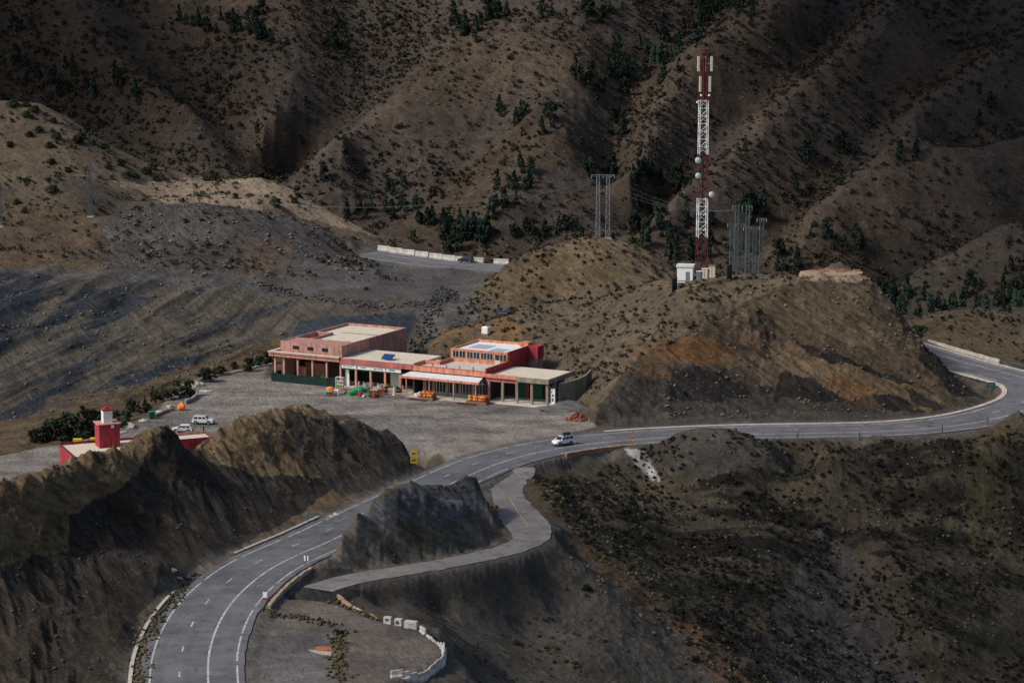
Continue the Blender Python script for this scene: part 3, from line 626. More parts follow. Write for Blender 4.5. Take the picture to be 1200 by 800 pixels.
def asphalt(name, col, col2):
    m, nt, b = mat(name); v = texco(nt); g = noise(nt, v, 3.0, 6, .7); g2 = noise(nt, v, .12, 5, .6, .8); g3 = noise(nt, v, .45, 4, .6)
    c = mixc(nt, col, col2, ramp(nt, g2, [(.35, 0), (.65, 1)]))
    c = mixc(nt, c, ramp(nt, g, [(.2, .8), (.8, 1.2)]), 1.0, 'MULTIPLY'); c = mixc(nt, c, ramp(nt, g3, [(.3, .8), (.7, 1.14)]), 1.0, 'MULTIPLY')
    g5 = noise(nt, v, .055, 3, .5); c = mixc(nt, c, ramp(nt, g5, [(.47, 1), (.49, .84), (.53, .84), (.55, 1)]), 1.0, 'MULTIPLY')
    vc = nn(nt, 'ShaderNodeTexVoronoi', feature='DISTANCE_TO_EDGE'); vc.inputs['Scale'].default_value = .13; wv_ = nt.nodes.new('ShaderNodeVectorMath'); wv_.operation = 'ADD'; nz_ = nt.nodes.new('ShaderNodeTexNoise'); nz_.inputs['Scale'].default_value = .35; nt.links.new(v, nz_.inputs['Vector']); sc_ = nt.nodes.new('ShaderNodeVectorMath'); sc_.operation = 'SCALE'; sc_.inputs[3].default_value = 7; nt.links.new(nz_.outputs[1], sc_.inputs[0]); nt.links.new(v, wv_.inputs[0]); nt.links.new(sc_.outputs[0], wv_.inputs[1]); nt.links.new(wv_.outputs[0], vc.inputs['Vector'])
    c = mixc(nt, c, ramp(nt, vc.outputs['Distance'], [(.008, .62), (.016, 1)]), 1.0, 'MULTIPLY')
    nt.links.new(c, b.inputs['Base Color']); b.inputs['Roughness'].default_value = .75; b.inputs['Specular IOR Level'].default_value = .35
    bump(nt, g, .02, .3, b); return m
m_asph = asphalt('worn_asphalt', (.122, .122, .135), (.158, .155, .162)); m_asph_old = asphalt('grey_old_asphalt', (.24, .222, .21), (.195, .182, .174))
m_trk = asphalt('tyre_darkened_asphalt', (.115, .115, .125), (.145, .142, .152))
m_paint, nt, b = mat('worn_white_road_paint'); v = texco(nt); c = mixc(nt, (.13, .13, .14), (.62, .62, .60), ramp(nt, noise(nt, v, 2.2, 8, .75), [(.40, .05), (.56, 1)])); nt.links.new(c, b.inputs['Base Color']); b.inputs['Roughness'].default_value = .7
m_ypaint = simple('worn_yellow_road_paint', (.45, .38, .12), .7, .3, 1.2, 0, 0)
m_conc = simple('weathered_concrete', (.44, .40, .35), .9, .3, .8)
structure(ribbon('road', main_path, -4.7, 8.6, .0, m_asph, ragged=.35))
for d in (-2.7, 2.7, 6.2):
    structure(ribbon('road_wheel_track', main_path, d - .45, d + .45, .008, m_trk))
# left kerb gutter along the inner side
n_main = len(main_path)
def idx_near(px, py, z=1): p = P(px, py, z=z); return int(np.argmin(((main_path[:, :2] - np.array(p[:2])) ** 2).sum(1)))
iA, iB, iC, iD = idx_near(244, 820, 4), idx_near(480, 590, 1.7), idx_near(700, 518, 0), idx_near(1100, 416, 5)
structure(ribbon('kerb', main_path, 9.5, 10.0, .1, m_conc, i0=iA, i1=idx_near(285, 690, 3)))
structure(ribbon('kerb', main_path, 9.1, 9.6, .12, m_conc, i0=idx_near(335, 656, 2.6), i1=idx_near(440, 607, 2)))
structure(ribbon('kerb', main_path, 8.7, 9.75, .12, m_conc, i0=idx_near(725, 516, 0), i1=iD))
structure(ribbon('kerb', main_path, -5.6, -4.8, .1, m_conc, i0=idx_near(1222, 450, 3.4), i1=idx_near(1050, 402, 5.6)))
def seglen(p): return np.concatenate([[0], np.cumsum(np.linalg.norm(np.diff(p[:, :2], axis=0), axis=1))])
def resample(p, step=0.5):
    s = seglen(p); q = np.arange(0, s[-1], step); return np.stack([np.interp(q, s, p[:, k]) for k in range(3)], 1)
fine = resample(main_path, .5)
def marking(name, path, d, w, on=None, off=None, s0=0, s1=1e9, m=None, dz=.016, ragged=0):
    s = seglen(path); t, nr = path_frames(path); bm = bmesh.new(); prev = None
    for i in range(len(path)):
        if s[i] < s0 or s[i] > s1: prev = None; continue
        if on is not None and (s[i] % (on + off)) > on: prev = None; continue
        c = path[i, :2] + nr[i] * d; ww = w * (1 + ragged * math.sin(i * 12.9))
        a = c + nr[i] * ww / 2; e = c - nr[i] * ww / 2; z = path[i, 2] + dz
        cur = (bm.verts.new((a[0], a[1], z)), bm.verts.new((e[0], e[1], z)))
        if prev: bm.faces.new((prev[0], prev[1], cur[1], cur[0]))
        prev = cur
    return structure(mkobj(name, bm, m or m_paint))
sl = seglen(fine)
def s_at(px, py, z=1): p = P(px, py, z=z); return sl[int(np.argmin(((fine[:, :2] - np.array(p[:2])) ** 2).sum(1)))]
marking('centre_line', fine, 0, .28)
marking('lane_line', fine, 3.6, .22, 3, 9)
marking('edge_line', fine, 7.3, .25, 13, 1.2, s0=0, s1=s_at(1190, 484, 1.7))
marking('edge_line', fine, 7.3, .25, s0=s_at(1200, 442, 3.8))
marking('edge_line', fine, -3.7, .25, 13, 1.2, s0=0, s1=s_at(575, 546, 1))
marking('edge_line', fine, -3.7, .25, s0=s_at(640, 528, .3))
marking('edge_line', fine, 8.2 - 2.3, .22, s0=s_at(1140, 496, 1.2), s1=s_at(1208, 445, 3.6)) if False else None
# side road, widening into the junction
ns = len(side_path); tt = np.linspace(0, 1, ns)
wl = 2.7 + 3.6 * np.exp(-((tt - 0.03) / .09) ** 2) + 1.2 * np.exp(-((tt - .38) / .12) ** 2); wr = 2.6 + 2.5 * np.exp(-((tt - 0.0) / .10) ** 2) + .9 * np.exp(-((tt - .38) / .12) ** 2)
structure(ribbon('side_road', side_path, -wr, wl, -.005, m_asph_old, ragged=.45))
fs = resample(side_path, .4); Ls = seglen(fs)[-1]
marking('side_road_line', fs, .2, .16, s0=Ls * .22, s1=Ls * .42, m=m_ypaint, dz=.03)

# ------------------------------------------------------------------ light, sky
w = bpy.data.worlds.new('World'); scene.world = w; w.use_nodes = True; nt = w.node_tree
sky = nt.nodes.new('ShaderNodeTexSky'); sky.sky_type = 'NISHITA'; sky.sun_disc = False
SUN_EL, SUN_AZ = R(42), R(-113)       # azimuth measured from +Y towards +X
sky.sun_elevation = SUN_EL; sky.sun_rotation = SUN_AZ; sky.air_density = 1.0; sky.dust_density = 3.0; sky.ozone_density = 1.0
bg = nt.nodes['Background']; bg.inputs[1].default_value = .08; nt.links.new(sky.outputs[0], bg.inputs[0])
sd_ = Vector((math.sin(SUN_AZ) * math.cos(SUN_EL), math.cos(SUN_AZ) * math.cos(SUN_EL), math.sin(SUN_EL)))
sun = bpy.data.lights.new('sun', 'SUN'); sun.energy = 2.3; sun.angle = R(12); sun.color = (1, .94, .86)
suno = bpy.data.objects.new('sun', sun); COL.objects.link(suno); suno.rotation_euler = (-sd_).to_track_quat('-Z', 'Y').to_euler(); suno.location = (0, 400, 300)
scene.view_settings.view_transform = 'Standard'; scene.view_settings.look = 'None'; scene.view_settings.gamma = 1; scene.view_settings.exposure = 0.4
scene.render.engine = 'CYCLES'

m_cl, nt_c, b_c = mat('shade_cloud_vapour'); b_c.inputs['Base Color'].default_value = (.85, .86, .88, 1); b_c.inputs['Roughness'].default_value = 1; b_c.inputs['Specular IOR Level'].default_value = 0
tr_ = nt_c.nodes.new('ShaderNodeBsdfTranslucent'); tr_.inputs[0].default_value = (.85, .86, .88, 1); mx_ = nt_c.nodes.new('ShaderNodeMixShader'); mx_.inputs[0].default_value = .15
nt_c.links.new(b_c.outputs[0], mx_.inputs[1]); nt_c.links.new(tr_.outputs[0], mx_.inputs[2]); nt_c.links.new(mx_.outputs[0], nt_c.nodes['Material Output'].inputs[0])
def added_shade_cloud(x, y, z_ground, rx, ry, seed, alt=330):
    """an added unseen cloud whose shadow falls round the given ground point"""
    k_ = (alt - z_ground) / sd_.z; cx, cy = x + sd_.x * k_, y + sd_.y * k_
    bm = bmesh.new(); bmesh.ops.create_icosphere(bm, subdivisions=5, radius=1); co = np.array([v.co[:] for v in bm.verts])
    n_ = fbm(co[:, 0] * 2 + seed, co[:, 1] * 2 + co[:, 2], 4, seed); n2_ = ridged(co[:, 0] * 3 + co[:, 2] * 2, co[:, 1] * 3 + seed, 3, seed + 5)
    for v, a_, b_2 in zip(bm.verts, n_, n2_):
        kk = 1 + .35 * float(a_) + .12 * float(b_2); v.co = Vector((v.co.x * rx * kk, v.co.y * ry * kk, v.co.z * (38 if v.co.z > 0 else 14) * kk))
    o = mkobj('added_shade_cloud', bm, m_cl, smooth=True); o.location = (cx, cy, alt); o['kind'] = 'structure'
added_shade_cloud(-270, 1010, 60, 150, 110, 3); added_shade_cloud(240, 965, 60, 150, 200, 9); added_shade_cloud(128, 376, -20, 85, 80, 14)  # clouds added out of view to shade the corners of the frame
# ------------------------------------------------------------------ modelling helpers
def box(bm, x0, x1, y0, y1, z0, z1, mi=0, M=None):
    vs = [bm.verts.new(c) for c in ((x0, y0, z0), (x1, y0, z0), (x1, y1, z0), (x0, y1, z0), (x0, y0, z1), (x1, y0, z1), (x1, y1, z1), (x0, y1, z1))]
    fs = [bm.faces.new([vs[i] for i in f]) for f in ((3, 2, 1, 0), (4, 5, 6, 7), (0, 1, 5, 4), (1, 2, 6, 5), (2, 3, 7, 6), (3, 0, 4, 7))]
    for f in fs: f.material_index = mi
    if M is not None: bmesh.ops.transform(bm, matrix=M, verts=vs)
    return vs
def bar(bm, a, b, r, n=5, r2=None, mi=0):
    a = Vector(a); b = Vector(b); d = b - a; L = d.length
    if L < 1e-6: return
    q = d.to_track_quat('Z', 'Y').to_matrix(); r2 = r if r2 is None else r2; A = []; B = []
    for k in range(n):
        t = 2 * math.pi * k / n; c = Vector((math.cos(t), math.sin(t), 0))
        A.append(bm.verts.new(a + q @ (c * r))); B.append(bm.verts.new(b + q @ (c * r2)))
    for k in range(n):
        f = bm.faces.new((A[k], A[(k + 1) % n], B[(k + 1) % n], B[k])); f.material_index = mi
    bm.faces.new(A[::-1]).material_index = mi; bm.faces.new(B).material_index = mi
def lathe(bm, prof, n=10, c=(0, 0, 0), mi=0):
    rings = []
    for r, z in prof: rings.append([bm.verts.new((c[0] + r * math.cos(2 * math.pi * k / n), c[1] + r * math.sin(2 * math.pi * k / n), c[2] + z)) for k in range(n)])
    for i in range(len(rings) - 1):
        for k in range(n): bm.faces.new((rings[i][k], rings[i][(k + 1) % n], rings[i + 1][(k + 1) % n], rings[i + 1][k])).material_index = mi
    bm.faces.new(rings[0][::-1]).material_index = mi; bm.faces.new(rings[-1]).material_index = mi
def prism(bm, poly, y0, y1, mi=0, axis='y', taper=None):
    """extrude a 2-D outline (x,z) along y"""
    A = [bm.verts.new((x, y0, z)) for x, z in poly]; B = [bm.verts.new((x, y1, z)) for x, z in poly]
    n = len(poly)
    for k in range(n): bm.faces.new((A[k], A[(k + 1) % n], B[(k + 1) % n], B[k])).material_index = mi
    bm.faces.new(A[::-1]).material_index = mi; bm.faces.new(B).material_index = mi
    return A + B
def rock_bm(r, seed, flat=.7, sub=2):
    bm = bmesh.new(); bmesh.ops.create_icosphere(bm, subdivisions=sub, radius=r); rs = random.Random(seed); ph = [rs.uniform(0, 6) for _ in range(6)]
    for v in bm.verts:
        n = v.co.normalized(); k = 1 + .28 * math.sin(n.x * 3 + ph[0]) * math.cos(n.y * 3.3 + ph[1]) + .16 * math.sin(n.z * 6 + ph[2] + n.x * 5) + rs.uniform(-.06, .06)
        v.co = Vector((n.x * k, n.y * k * .85, n.z * k * flat)) * r
    return bm
class Bx:
    """collects boxes then links one mesh"""
    def __init__(s): s.bm = bmesh.new()
    def b(s, *a, **k): box(s.bm, *a, **k); return s
    def bar(s, *a, **k): bar(s.bm, *a, **k); return s
    def done(s, name, m, parent=None, bevel=0, smooth=False):
        if bevel: bmesh.ops.bevel(s.bm, geom=list(s.bm.edges), offset=bevel, segments=1, affect='EDGES', clamp_overlap=True)
        bmesh.ops.recalc_face_normals(s.bm, faces=s.bm.faces)
        return mkobj(name, s.bm, m, parent, smooth)
def thing(name, label, cat, loc=(0, 0, 0), rz=0, group=None):
    o = bpy.data.objects.new(name, None); COL.objects.link(o); o.location = loc; o.rotation_euler = (0, 0, rz); o.empty_display_size = .5
    o['label'] = label; o['category'] = cat
    if group: o['group'] = group
    return o
def tag(o, label, cat, group=None):
    o['label'] = label; o['category'] = cat
    if group: o['group'] = group
    return o
def dup(root, loc, rz=0, s=1, label=None, group=None, kids=True):
    r = root.copy(); COL.objects.link(r); r.location = loc; r.rotation_euler = (0, 0, rz); r.scale = (s, s, s) if not hasattr(s, '__len__') else s
    if label: r['label'] = label
    if group: r['group'] = group
    if kids:
        for ch in [c for c in bpy.data.objects if c.parent == root]:
            c = ch.copy(); COL.objects.link(c); c.parent = r
            for g in [q for q in bpy.data.objects if q.parent == ch]:
                d = g.copy(); COL.objects.link(d); d.parent = c
    return r
def zpt(px, py, z=0.0): return Vector(P(px, py, z=z))
def grd(px, py, y0=285, y1=1100):
    h = hit(px, py, y0, y1); return Vector(h) if h else None

# plaster with stains running down
def plaster(name, col, var=.2, stain=.6):
    m, nt, b = mat(name); v = texco(nt); n = noise(nt, v, .7, 6, .65); vs = texco(nt, (1.6, 1.6, .22)); s = noise(nt, vs, 1.0, 5, .65)
    c = mixc(nt, col, ramp(nt, n, [(.3, 1 - var), (.7, 1 + var)]), 1.0, 'MULTIPLY'); c = mixc(nt, c, ramp(nt, s, [(.35, stain), (.6, 1.05)]), 1.0, 'MULTIPLY')
    nt.links.new(c, b.inputs['Base Color']); b.inputs['Roughness'].default_value = .9; b.inputs['Specular IOR Level'].default_value = .2
    bump(nt, n, .03, .5, b); return m
m_pink = plaster('pale_pink_plaster', (.52, .275, .22)); m_pink2 = plaster('dusty_pink_plaster', (.44, .245, .21)); m_redband = plaster('faded_red_plaster', (.46, .15, .14))
m_orange = plaster('salmon_orange_plaster', (.62, .25, .16)); m_crimson = plaster('crimson_plaster', (.35, .045, .06)); m_grey = plaster('bare_grey_render', (.27, .235, .19), .2)
m_cream = plaster('cream_roof_screed', (.60, .54, .44), .14, .88); m_white = plaster('white_paint', (.72, .72, .72), .06, .92); m_brick = plaster('dark_red_brick_wall', (.10, .035, .03), .2)
m_tile = plaster('pale_terrace_tiles', (.52, .47, .42), .15, .9); m_dark = simple('dark_and_painted_shade_plaster', (.05, .04, .036), .9, .2)  # interior shade put into this dark colour; also roof joint and shed
m_glass, nt_, b_ = mat('dark_window_glass'); b_.inputs['Base Color'].default_value = (.02, .025, .03, 1); b_.inputs['Roughness'].default_value = .12
m_frame = simple('white_window_frame', (.5, .5, .48), .6, .08); m_greenp = simple('green_paint', (.015, .10, .07), .6, .15)
m_net = simple('dark_green_shade_net', (.004, .024, .021), .85, .3, .8); m_steel = simple('galvanised_steel', (.22, .25, .27), .55, .12, 2, .5); m_steelb = simple('blue_grey_lattice_steel', (.08, .115, .135), .6, .15, 2, .3)
m_red = simple('red_paint', (.36, .035, .035), .6, .15); m_wht = simple('white_enamel', (.78, .79, .8), .4, .06); m_black = simple('black_rubber', (.02, .02, .022), .8, .1)
m_orangep = simple('orange_plastic', (.85, .22, .03), .5, .1); m_yellow = simple('yellow_sign_paint', (.75, .50, .03), .5, .08); m_blue = simple('blue_paint', (.03, .12, .35), .5, .1)
m_maroon = simple('maroon_carpet', (.09, .015, .02), .95, .2, 3); m_tin = simple('pale_awning_sheet', (.62, .64, .66), .6, .1, .6); m_stone = simple('reddish_dry_stone', (.27, .16, .10), .95, .45, 1.6, 0, .15)
m_wood = simple('weathered_wood', (.20, .13, .08), .85, .25); m_bark = simple('grey_brown_bark', (.09, .065, .045), .95, .3, 3)

# ------------------------------------------------------------------ the roadside building row
BO = Vector((-52.557, 520.854, 0.0)); BA = R(-27.248)
e1 = Vector((math.cos(BA), math.sin(BA), 0)); e2 = Vector((-math.sin(BA), math.cos(BA), 0))
def bw(u, v, z=0): return BO + e1 * u + e2 * v + Vector((0, 0, z))

# --- pink building: arcade on the left, hall above, red-banded café arcade
pb = thing('arcade_building', 'long pink arcaded building with a large flat roofed hall, left end of the roadside row', 'building', BO, BA)
k = Bx()
k.b(-.9, 35.0, -.4, 12.8, -.3, .22)
k.done('floor_slab', m_conc, pb)
k = Bx()                                              # inner walls of the arcades, open front
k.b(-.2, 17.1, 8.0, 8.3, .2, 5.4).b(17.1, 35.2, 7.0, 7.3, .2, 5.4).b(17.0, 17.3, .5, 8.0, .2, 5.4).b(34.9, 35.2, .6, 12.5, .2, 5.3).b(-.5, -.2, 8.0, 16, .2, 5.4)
k.done('arcade_back_wall', m_dark, pb)  # near-black walls: the shade of the bays is painted in
k = Bx(); k.b(3.2, 8.3, 7.6, 7.9, .25, 3.2).b(3.2, 5.0, 5, 7.6, .25, 2.6); k.done('partition', m_pink, pb)
for u in (.1, 2.4, 6.0, 9.8, 13.45, 17.0):
    Bx().b(u - .2, u + .2, 0, .4, .22, 5.3).b(u - .3, u + .3, -.06, .46, .22, .5).done('column', m_pink, pb)
for u in (.1, ): Bx().b(u - .2, u + .2, 4, 4.4, .22, 5.3).done('column', m_pink, pb)
for u in (20.9, 24.6, 28.2, 32.0):
    Bx().b(u - .22, u + .22, 0, .4, .22, 5.3).done('column', m_orange if u > 28 else m_pink, pb)
k = Bx(); k.b(-.2, 17.2, .04, .36, 5.3, 5.62); k.done('beam', m_redband, pb)
k = Bx(); k.b(-1.1, 17.2, -.6, .0, 5.6, 6.62).b(-1.1, -.5, .0, 14.5, 5.6, 6.62).b(-1.1, 17.2, -.9, -.6, 6.3, 6.6); k.done('parapet', m_pink, pb)
k = Bx(); k.b(-1.2, 17.2, -.98, .1, 6.62, 6.70).b(-1.2, -.4, .1, 14.6, 6.62, 6.70); k.done('coping', m_cream, pb)
k = Bx(); k.b(17.2, 35.2, -.5, -.1, 5.35, 6.48); k.done('red_parapet', m_redband, pb)
k = Bx(); k.b(-.5, 17.0, 0.0, 16, 5.66, 5.98).b(17.0, 35.0, -.1, 13, 5.64, 6.32); k.done('roof', m_cream, pb)
# hall on top
k = Bx()
k.b(16.45, 16.8, 1, 29.5, .2, 8.9)                    # side wall
k.b(1.0, 16.45, 1.0, 1.3, 5.95, 8.9).b(1.0, 16.45, 6.4, 6.75, 8.0, 8.9)
k.b(1.0, 1.35, 1.3, 29.5, .2, 8.9).b(1.35, 16.45, 29.15, 29.5, .2, 8.9)
k.b(5.2, 5.5, 6.75, 16, 7.2, 8.9).b(1.35, 5.2, 15.7, 16, 7.2, 8.9)
k.b(1.35, 16.45, 1.3, 6.4, 8.3, 8.72)
hall = k.done('hall_wall', m_pink2, pb)
Bx().b(1.0, 5.0, 6.8, 15.7, 7.0, 7.35).done('small_terrace_floor', m_pink, pb)
Bx().b(5.5, 16.45, 6.75, 29.15, 8.0, 8.35).b(1.35, 5.5, 16, 29.15, 8.0, 8.35).done('hall_roof', m_cream, pb)
Bx().b(5.5, 16.4, 19.6, 19.8, 8.35, 8.42).done('roof_joint', m_dark, pb)
for u0 in (4.2, 8.0, 11.7):
    w_ = Bx().b(u0, u0 + 1.6, .96, 1.02, 7.25, 8.05).done('window', m_glass, pb)
    Bx().b(u0 - .08, u0 + 1.68, .93, .99, 7.17, 7.25).done('sill', m_pink, w_)
# banner with dark illegible lettering marks
bn = Bx().b(17.45, 32.3, -.16, -.06, 4.35, 5.33).done('sign_banner', m_white, pb)
rs = random.Random(5); k = Bx()
for half in (0, 7.6):
    u = 17.9 + half
    for g_, sz in ((6, .22), (1, .35), (4, .30)):
        for _ in range(g_):
            w0 = rs.uniform(.16, .34); h0 = rs.uniform(.14, sz + .08); zc = 4.72 + rs.uniform(-.05, .06)
            k.b(u, u + w0, -.19, -.165, zc - h0 / 2, zc + h0 / 2)
            if rs.random() < .5: k.b(u + w0 * .3, u + w0 * .5, -.19, -.165, zc + h0 / 2, zc + h0 / 2 + .16)
            k.done('letter', m_black, bn); k = Bx()
            u += w0 + rs.uniform(.08, .22)
        u += .55

Bx().b(17.45, 34.6, .0, .1, 4.05, 4.3).done('green_trim', m_greenp, pb)
for u in (20.9, 24.6, 28.2): Bx().b(u - .24, u + .24, -.04, .0, 4.2, 4.5).done('capital', m_yellow, pb)
Bx().b(17.6, 18.6, 1.0, 1.2, .25, 4).done('side_screen', m_white, pb)
Bx().b(27.0, 29.8, 4.5, 4.7, .3, 3.2).done('white_panel', m_white, pb)
k = Bx(); rs = random.Random(8)
Bx().b(17.3, 35.0, -1.6, -.4, -.2, .16).done('step', m_pink2, pb)
# --- café furniture in the arcade
def make_chair(m):
    t = thing('chair', 'small chair in the shaded café arcade', 'chair', (0, 0, 0), 0, 'chairs in the café arcade')
    Bx().b(-.24, .24, -.24, .24, .42, .48).done('seat', m, t); Bx().b(-.24, .24, .2, .26, .48, .98).done('backrest', m, t)
    for a in (-.2, .2):
        for c in (-.2, .2): Bx().b(a - .03, a + .03, c - .03, c + .03, 0, .42).done('leg', m, t)
    return t
ch_w = make_chair(m_wht)
def make_table(m):
    t = thing('cafe_table', 'square table in the shaded café arcade', 'table', (0, 0, 0), 0, 'tables in the café arcade')
    Bx().b(-.5, .5, -.4, .4, .7, .76).done('tabletop', m, t)
    for a in (-.42, .42):
        for c in (-.32, .32): Bx().b(a - .03, a + .03, c - .03, c + .03, 0, .7).done('leg', m, t)
    return t
tb_w = make_table(m_wht)
fc = True
for i, u in enumerate((19.2, 22.6, 26.2, 30.2)):
    lbl = ('white table in the café arcade, %s bay from the left' % ('first', 'second', 'third', 'fourth')[i])
    p = bw(u, 2.4, .22)
    if i == 0: tb_w.location = p; tb_w['label'] = lbl; tb_w.rotation_euler.z = BA
    else: dup(tb_w, p, BA, 1, lbl)
    for sgn in (-1, 1):
        q = bw(u + sgn * .9, 2.4, .22); l2 = 'white chair %s of the table in the %s bay of the café arcade' % ('left' if sgn < 0 else 'right', ('first', 'second', 'third', 'fourth')[i])
        if fc: ch_w.location = q; ch_w.rotation_euler.z = BA + R(90); ch_w['label'] = l2; fc = False
        else: dup(ch_w, q, BA - sgn * R(90), 1, l2)

# --- orange and crimson building
ob = thing('restaurant_building', 'salmon orange restaurant with white awning and crimson side wall', 'building', BO, BA)
Bx().b(35.2, 53.0, -3.4, 10, -.2, .14).done('floor_slab', m_conc, ob)
Bx().b(35.25, 53.0, -.35, 0.0, 5.2, 6.3).b(35.25, 35.55, 0, 4.5, 5.2, 6.75).b(35.25, 39.0, 4.5, 4.8, 5.9, 6.75).b(39.0, 39.3, 4.5, 10, 5.9, 6.75).done('parapet', m_orange, ob)
Bx().b(35.2, 53.05, -.42, .05, 6.3, 6.37).done('coping', m_redband, ob)
Bx().b(35.55, 52.7, 0, 10, 5.5, 5.95).done('terrace_floor', m_tile, ob)
Bx().b(39.0, 53.0, 10.0, 10.3, 5.9, 8.85).b(39.0, 39.3, 10.3, 22.5, .2, 8.85).b(39.3, 53.0, 22.2, 22.5, .2, 9.0).b(39.0, 53.02, 9.88, 10, 8.55, 8.85).done('upper_wall', m_orange, ob)
Bx().b(39.3, 52.7, 10.3, 22.2, 8.1, 8.45).done('upper_roof', m_white, ob)
k = Bx(); rs = random.Random(3)                       # faded coloured sheets lying on the roof
k.b(41, 45.5, 14, 19, 8.46, 8.49); k.b(47, 50.5, 12, 16, 8.46, 8.49); k.done('faded_roof_patch', simple('faded_blue_sheet', (.34, .40, .46), .8, .2), ob)
# stepped crimson wall
bmw = bmesh.new(); A = [(0.0, .15), (0.0, 6.95), (10.0, 6.95), (10.0, 8.95), (22.5, 8.95), (22.5, .15)]
v0 = [bmw.verts.new((52.72, a, z)) for a, z in A]; v1 = [bmw.verts.new((53.08, a, z)) for a, z in A]
for i in range(6): bmw.faces.new((v0[i], v0[(i + 1) % 6], v1[(i + 1) % 6], v1[i]))
bmw.faces.new(v0[::-1]); bmw.faces.new(v1); bmesh.ops.recalc_face_normals(bmw, faces=bmw.faces)
sw = mkobj('crimson_side_wall', bmw, m_crimson, ob)
Bx().b(53.08, 55.4, 19.4, 22.4, 6.2, 8.9).done('stair_box', m_crimson, ob); Bx().b(53.08, 55.2, 19.6, 22.3, 2, 6.2).done('stair_base', m_grey, ob)
Bx().b(50.6, 52.7, 20.2, 22.2, 8.45, 9.5).done('roof_hatch', m_orange, ob)
for i, u0 in enumerate((39.6, 41.25, 43.1, 44.7, 46.5, 48.0)):
    w_ = Bx().b(u0, u0 + 1.35, 9.93, 9.99, 6.95, 8.35).done('window', m_glass, ob)
    Bx().b(u0 + .62, u0 + .7, 9.88, 9.93, 6.95, 8.35).b(u0 - .05, u0 + .0, 9.88, 9.99, 6.9, 8.4).b(u0 + 1.35, u0 + 1.4, 9.88, 9.99, 6.9, 8.4).b(u0, u0 + 1.35, 9.88, 9.99, 8.35, 8.4).b(u0, u0 + 1.35, 9.86, 9.99, 6.88, 6.95).done('frame', m_frame, w_)
w_ = Bx().b(49.9, 51.0, 9.93, 9.99, 5.98, 8.2).done('door', m_glass, ob); Bx().b(49.9, 51.0, 9.88, 9.92, 5.98, 7.0).b(49.82, 49.9, 9.88, 9.99, 5.98, 8.3).b(51.0, 51.08, 9.88, 9.99, 5.98, 8.3).b(50.2, 50.3, 9.85, 9.88, 7.0, 7.1).done('door_frame', m_tile, w_)
w_ = Bx().b(51.2, 52.5, 9.93, 9.99, 6.95, 8.35).done('window', m_glass, ob); Bx().b(51.8, 51.9, 9.88, 9.93, 6.95, 8.35).b(51.2, 52.5, 9.88, 9.92, 8.35, 8.42).done('frame', m_frame, w_)
for u in (40.2, 43.5, 46.7, 50.0): Bx().b(u - .1, u + .1, -.3, -.1, 6.37, 7.15).done('railing_post', m_redband, ob)
# ground floor glazing
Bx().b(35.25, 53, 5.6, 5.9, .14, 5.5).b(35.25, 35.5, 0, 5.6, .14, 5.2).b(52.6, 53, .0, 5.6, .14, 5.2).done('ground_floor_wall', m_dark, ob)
for i, u0 in enumerate((37.2, 40.4, 43.6, 46.8, 50.0)):
    g = Bx().b(u0, u0 + 2.3, 1.03, 1.09, .9, 4.4).done('glazing', m_glass, ob)
    k = Bx()
    for j in range(4): k.b(u0 + j * .76 - .05, u0 + j * .76 + .05, .96, 1.02, .5, 4.45)
    k.b(u0, u0 + 2.3, .97, 1.02, 3.3, 3.38).done('mullion', m_frame, g)
    Bx().b(u0 + 2.35, u0 + 2.95, .8, 1.3, .14, 5.2).done('pier', m_grey, ob)
Bx().b(37.0, 53, .85, 1.25, .14, .88).done('low_wall', m_steel, ob)
Bx().b(37.3, 38.0, .9, .96, .9, 2.4).done('blue_door_panel', m_blue, ob)
Bx().b(35.25, 36.9, 1, 5.6, 4.6, 4.7).b(38.0, 38.35, 0, .35, .14, 5.2).done('corner_pillar', m_orange, ob)
# awning
bma = bmesh.new()
q = [(34.9, -.4, 5.0), (52.4, -.4, 5.0), (52.9, -3.4, 4.45), (34.0, -3.4, 4.45)]
t0 = [bma.verts.new(c) for c in q]; t1 = [bma.verts.new((c[0], c[1], c[2] - .08)) for c in q]
bma.faces.new(t0[::-1]); bma.faces.new(t1)
for i in range(4): bma.faces.new((t0[i], t0[(i + 1) % 4], t1[(i + 1) % 4], t1[i]))
bmesh.ops.recalc_face_normals(bma, faces=bma.faces)
aw = mkobj('awning', bma, m_tin, ob)
Bx().b(33.95, 52.95, -3.48, -3.4, 4.02, 4.5).done('awning_valance', m_orange, aw)
for u in (35.4, 41.0, 46.9, 52.2): Bx().b(u - .1, u + .1, -3.3, -3.1, .1, 4.38).done('awning_post', m_pink, ob)

# --- grey unfinished arcade
gb = thing('unfinished_arcade', 'bare grey concrete arcade with dark open bays, right end of the roadside row', 'building', BO, BA)
Bx().b(53.1, 68.0, -1.6, 12, -.2, .2).done('floor_slab', m_tile, gb)
Bx().b(60.4, 67.9, -.45, .0, 4.85, 5.85).b(67.5, 67.9, .0, 12.5, 4.85, 5.85).done('grey_parapet', m_grey, gb)
Bx().b(53.1, 60.4, -.45, 0.0, 5.2, 5.95).done('orange_parapet', m_orange, gb)
Bx().b(53.1, 60.0, .0, .3, 4.35, 5.2).done('red_beam', m_redband, gb)
Bx().b(53.1, 67.5, .0, 12.5, 5.2, 5.55).done('roof', m_cream, gb)
for u in (53.6, 56.8, 60.2, 63.7, 67.3):
    Bx().b(u - .26, u + .26, -.02, .46, .2, 4.9).done('column', m_grey, gb)
Bx().b(67.05, 67.5, 7.5, 8, .2, 4.9).b(67.05, 67.5, 3.8, 4.2, .2, 4.9).done('column', m_grey, gb)
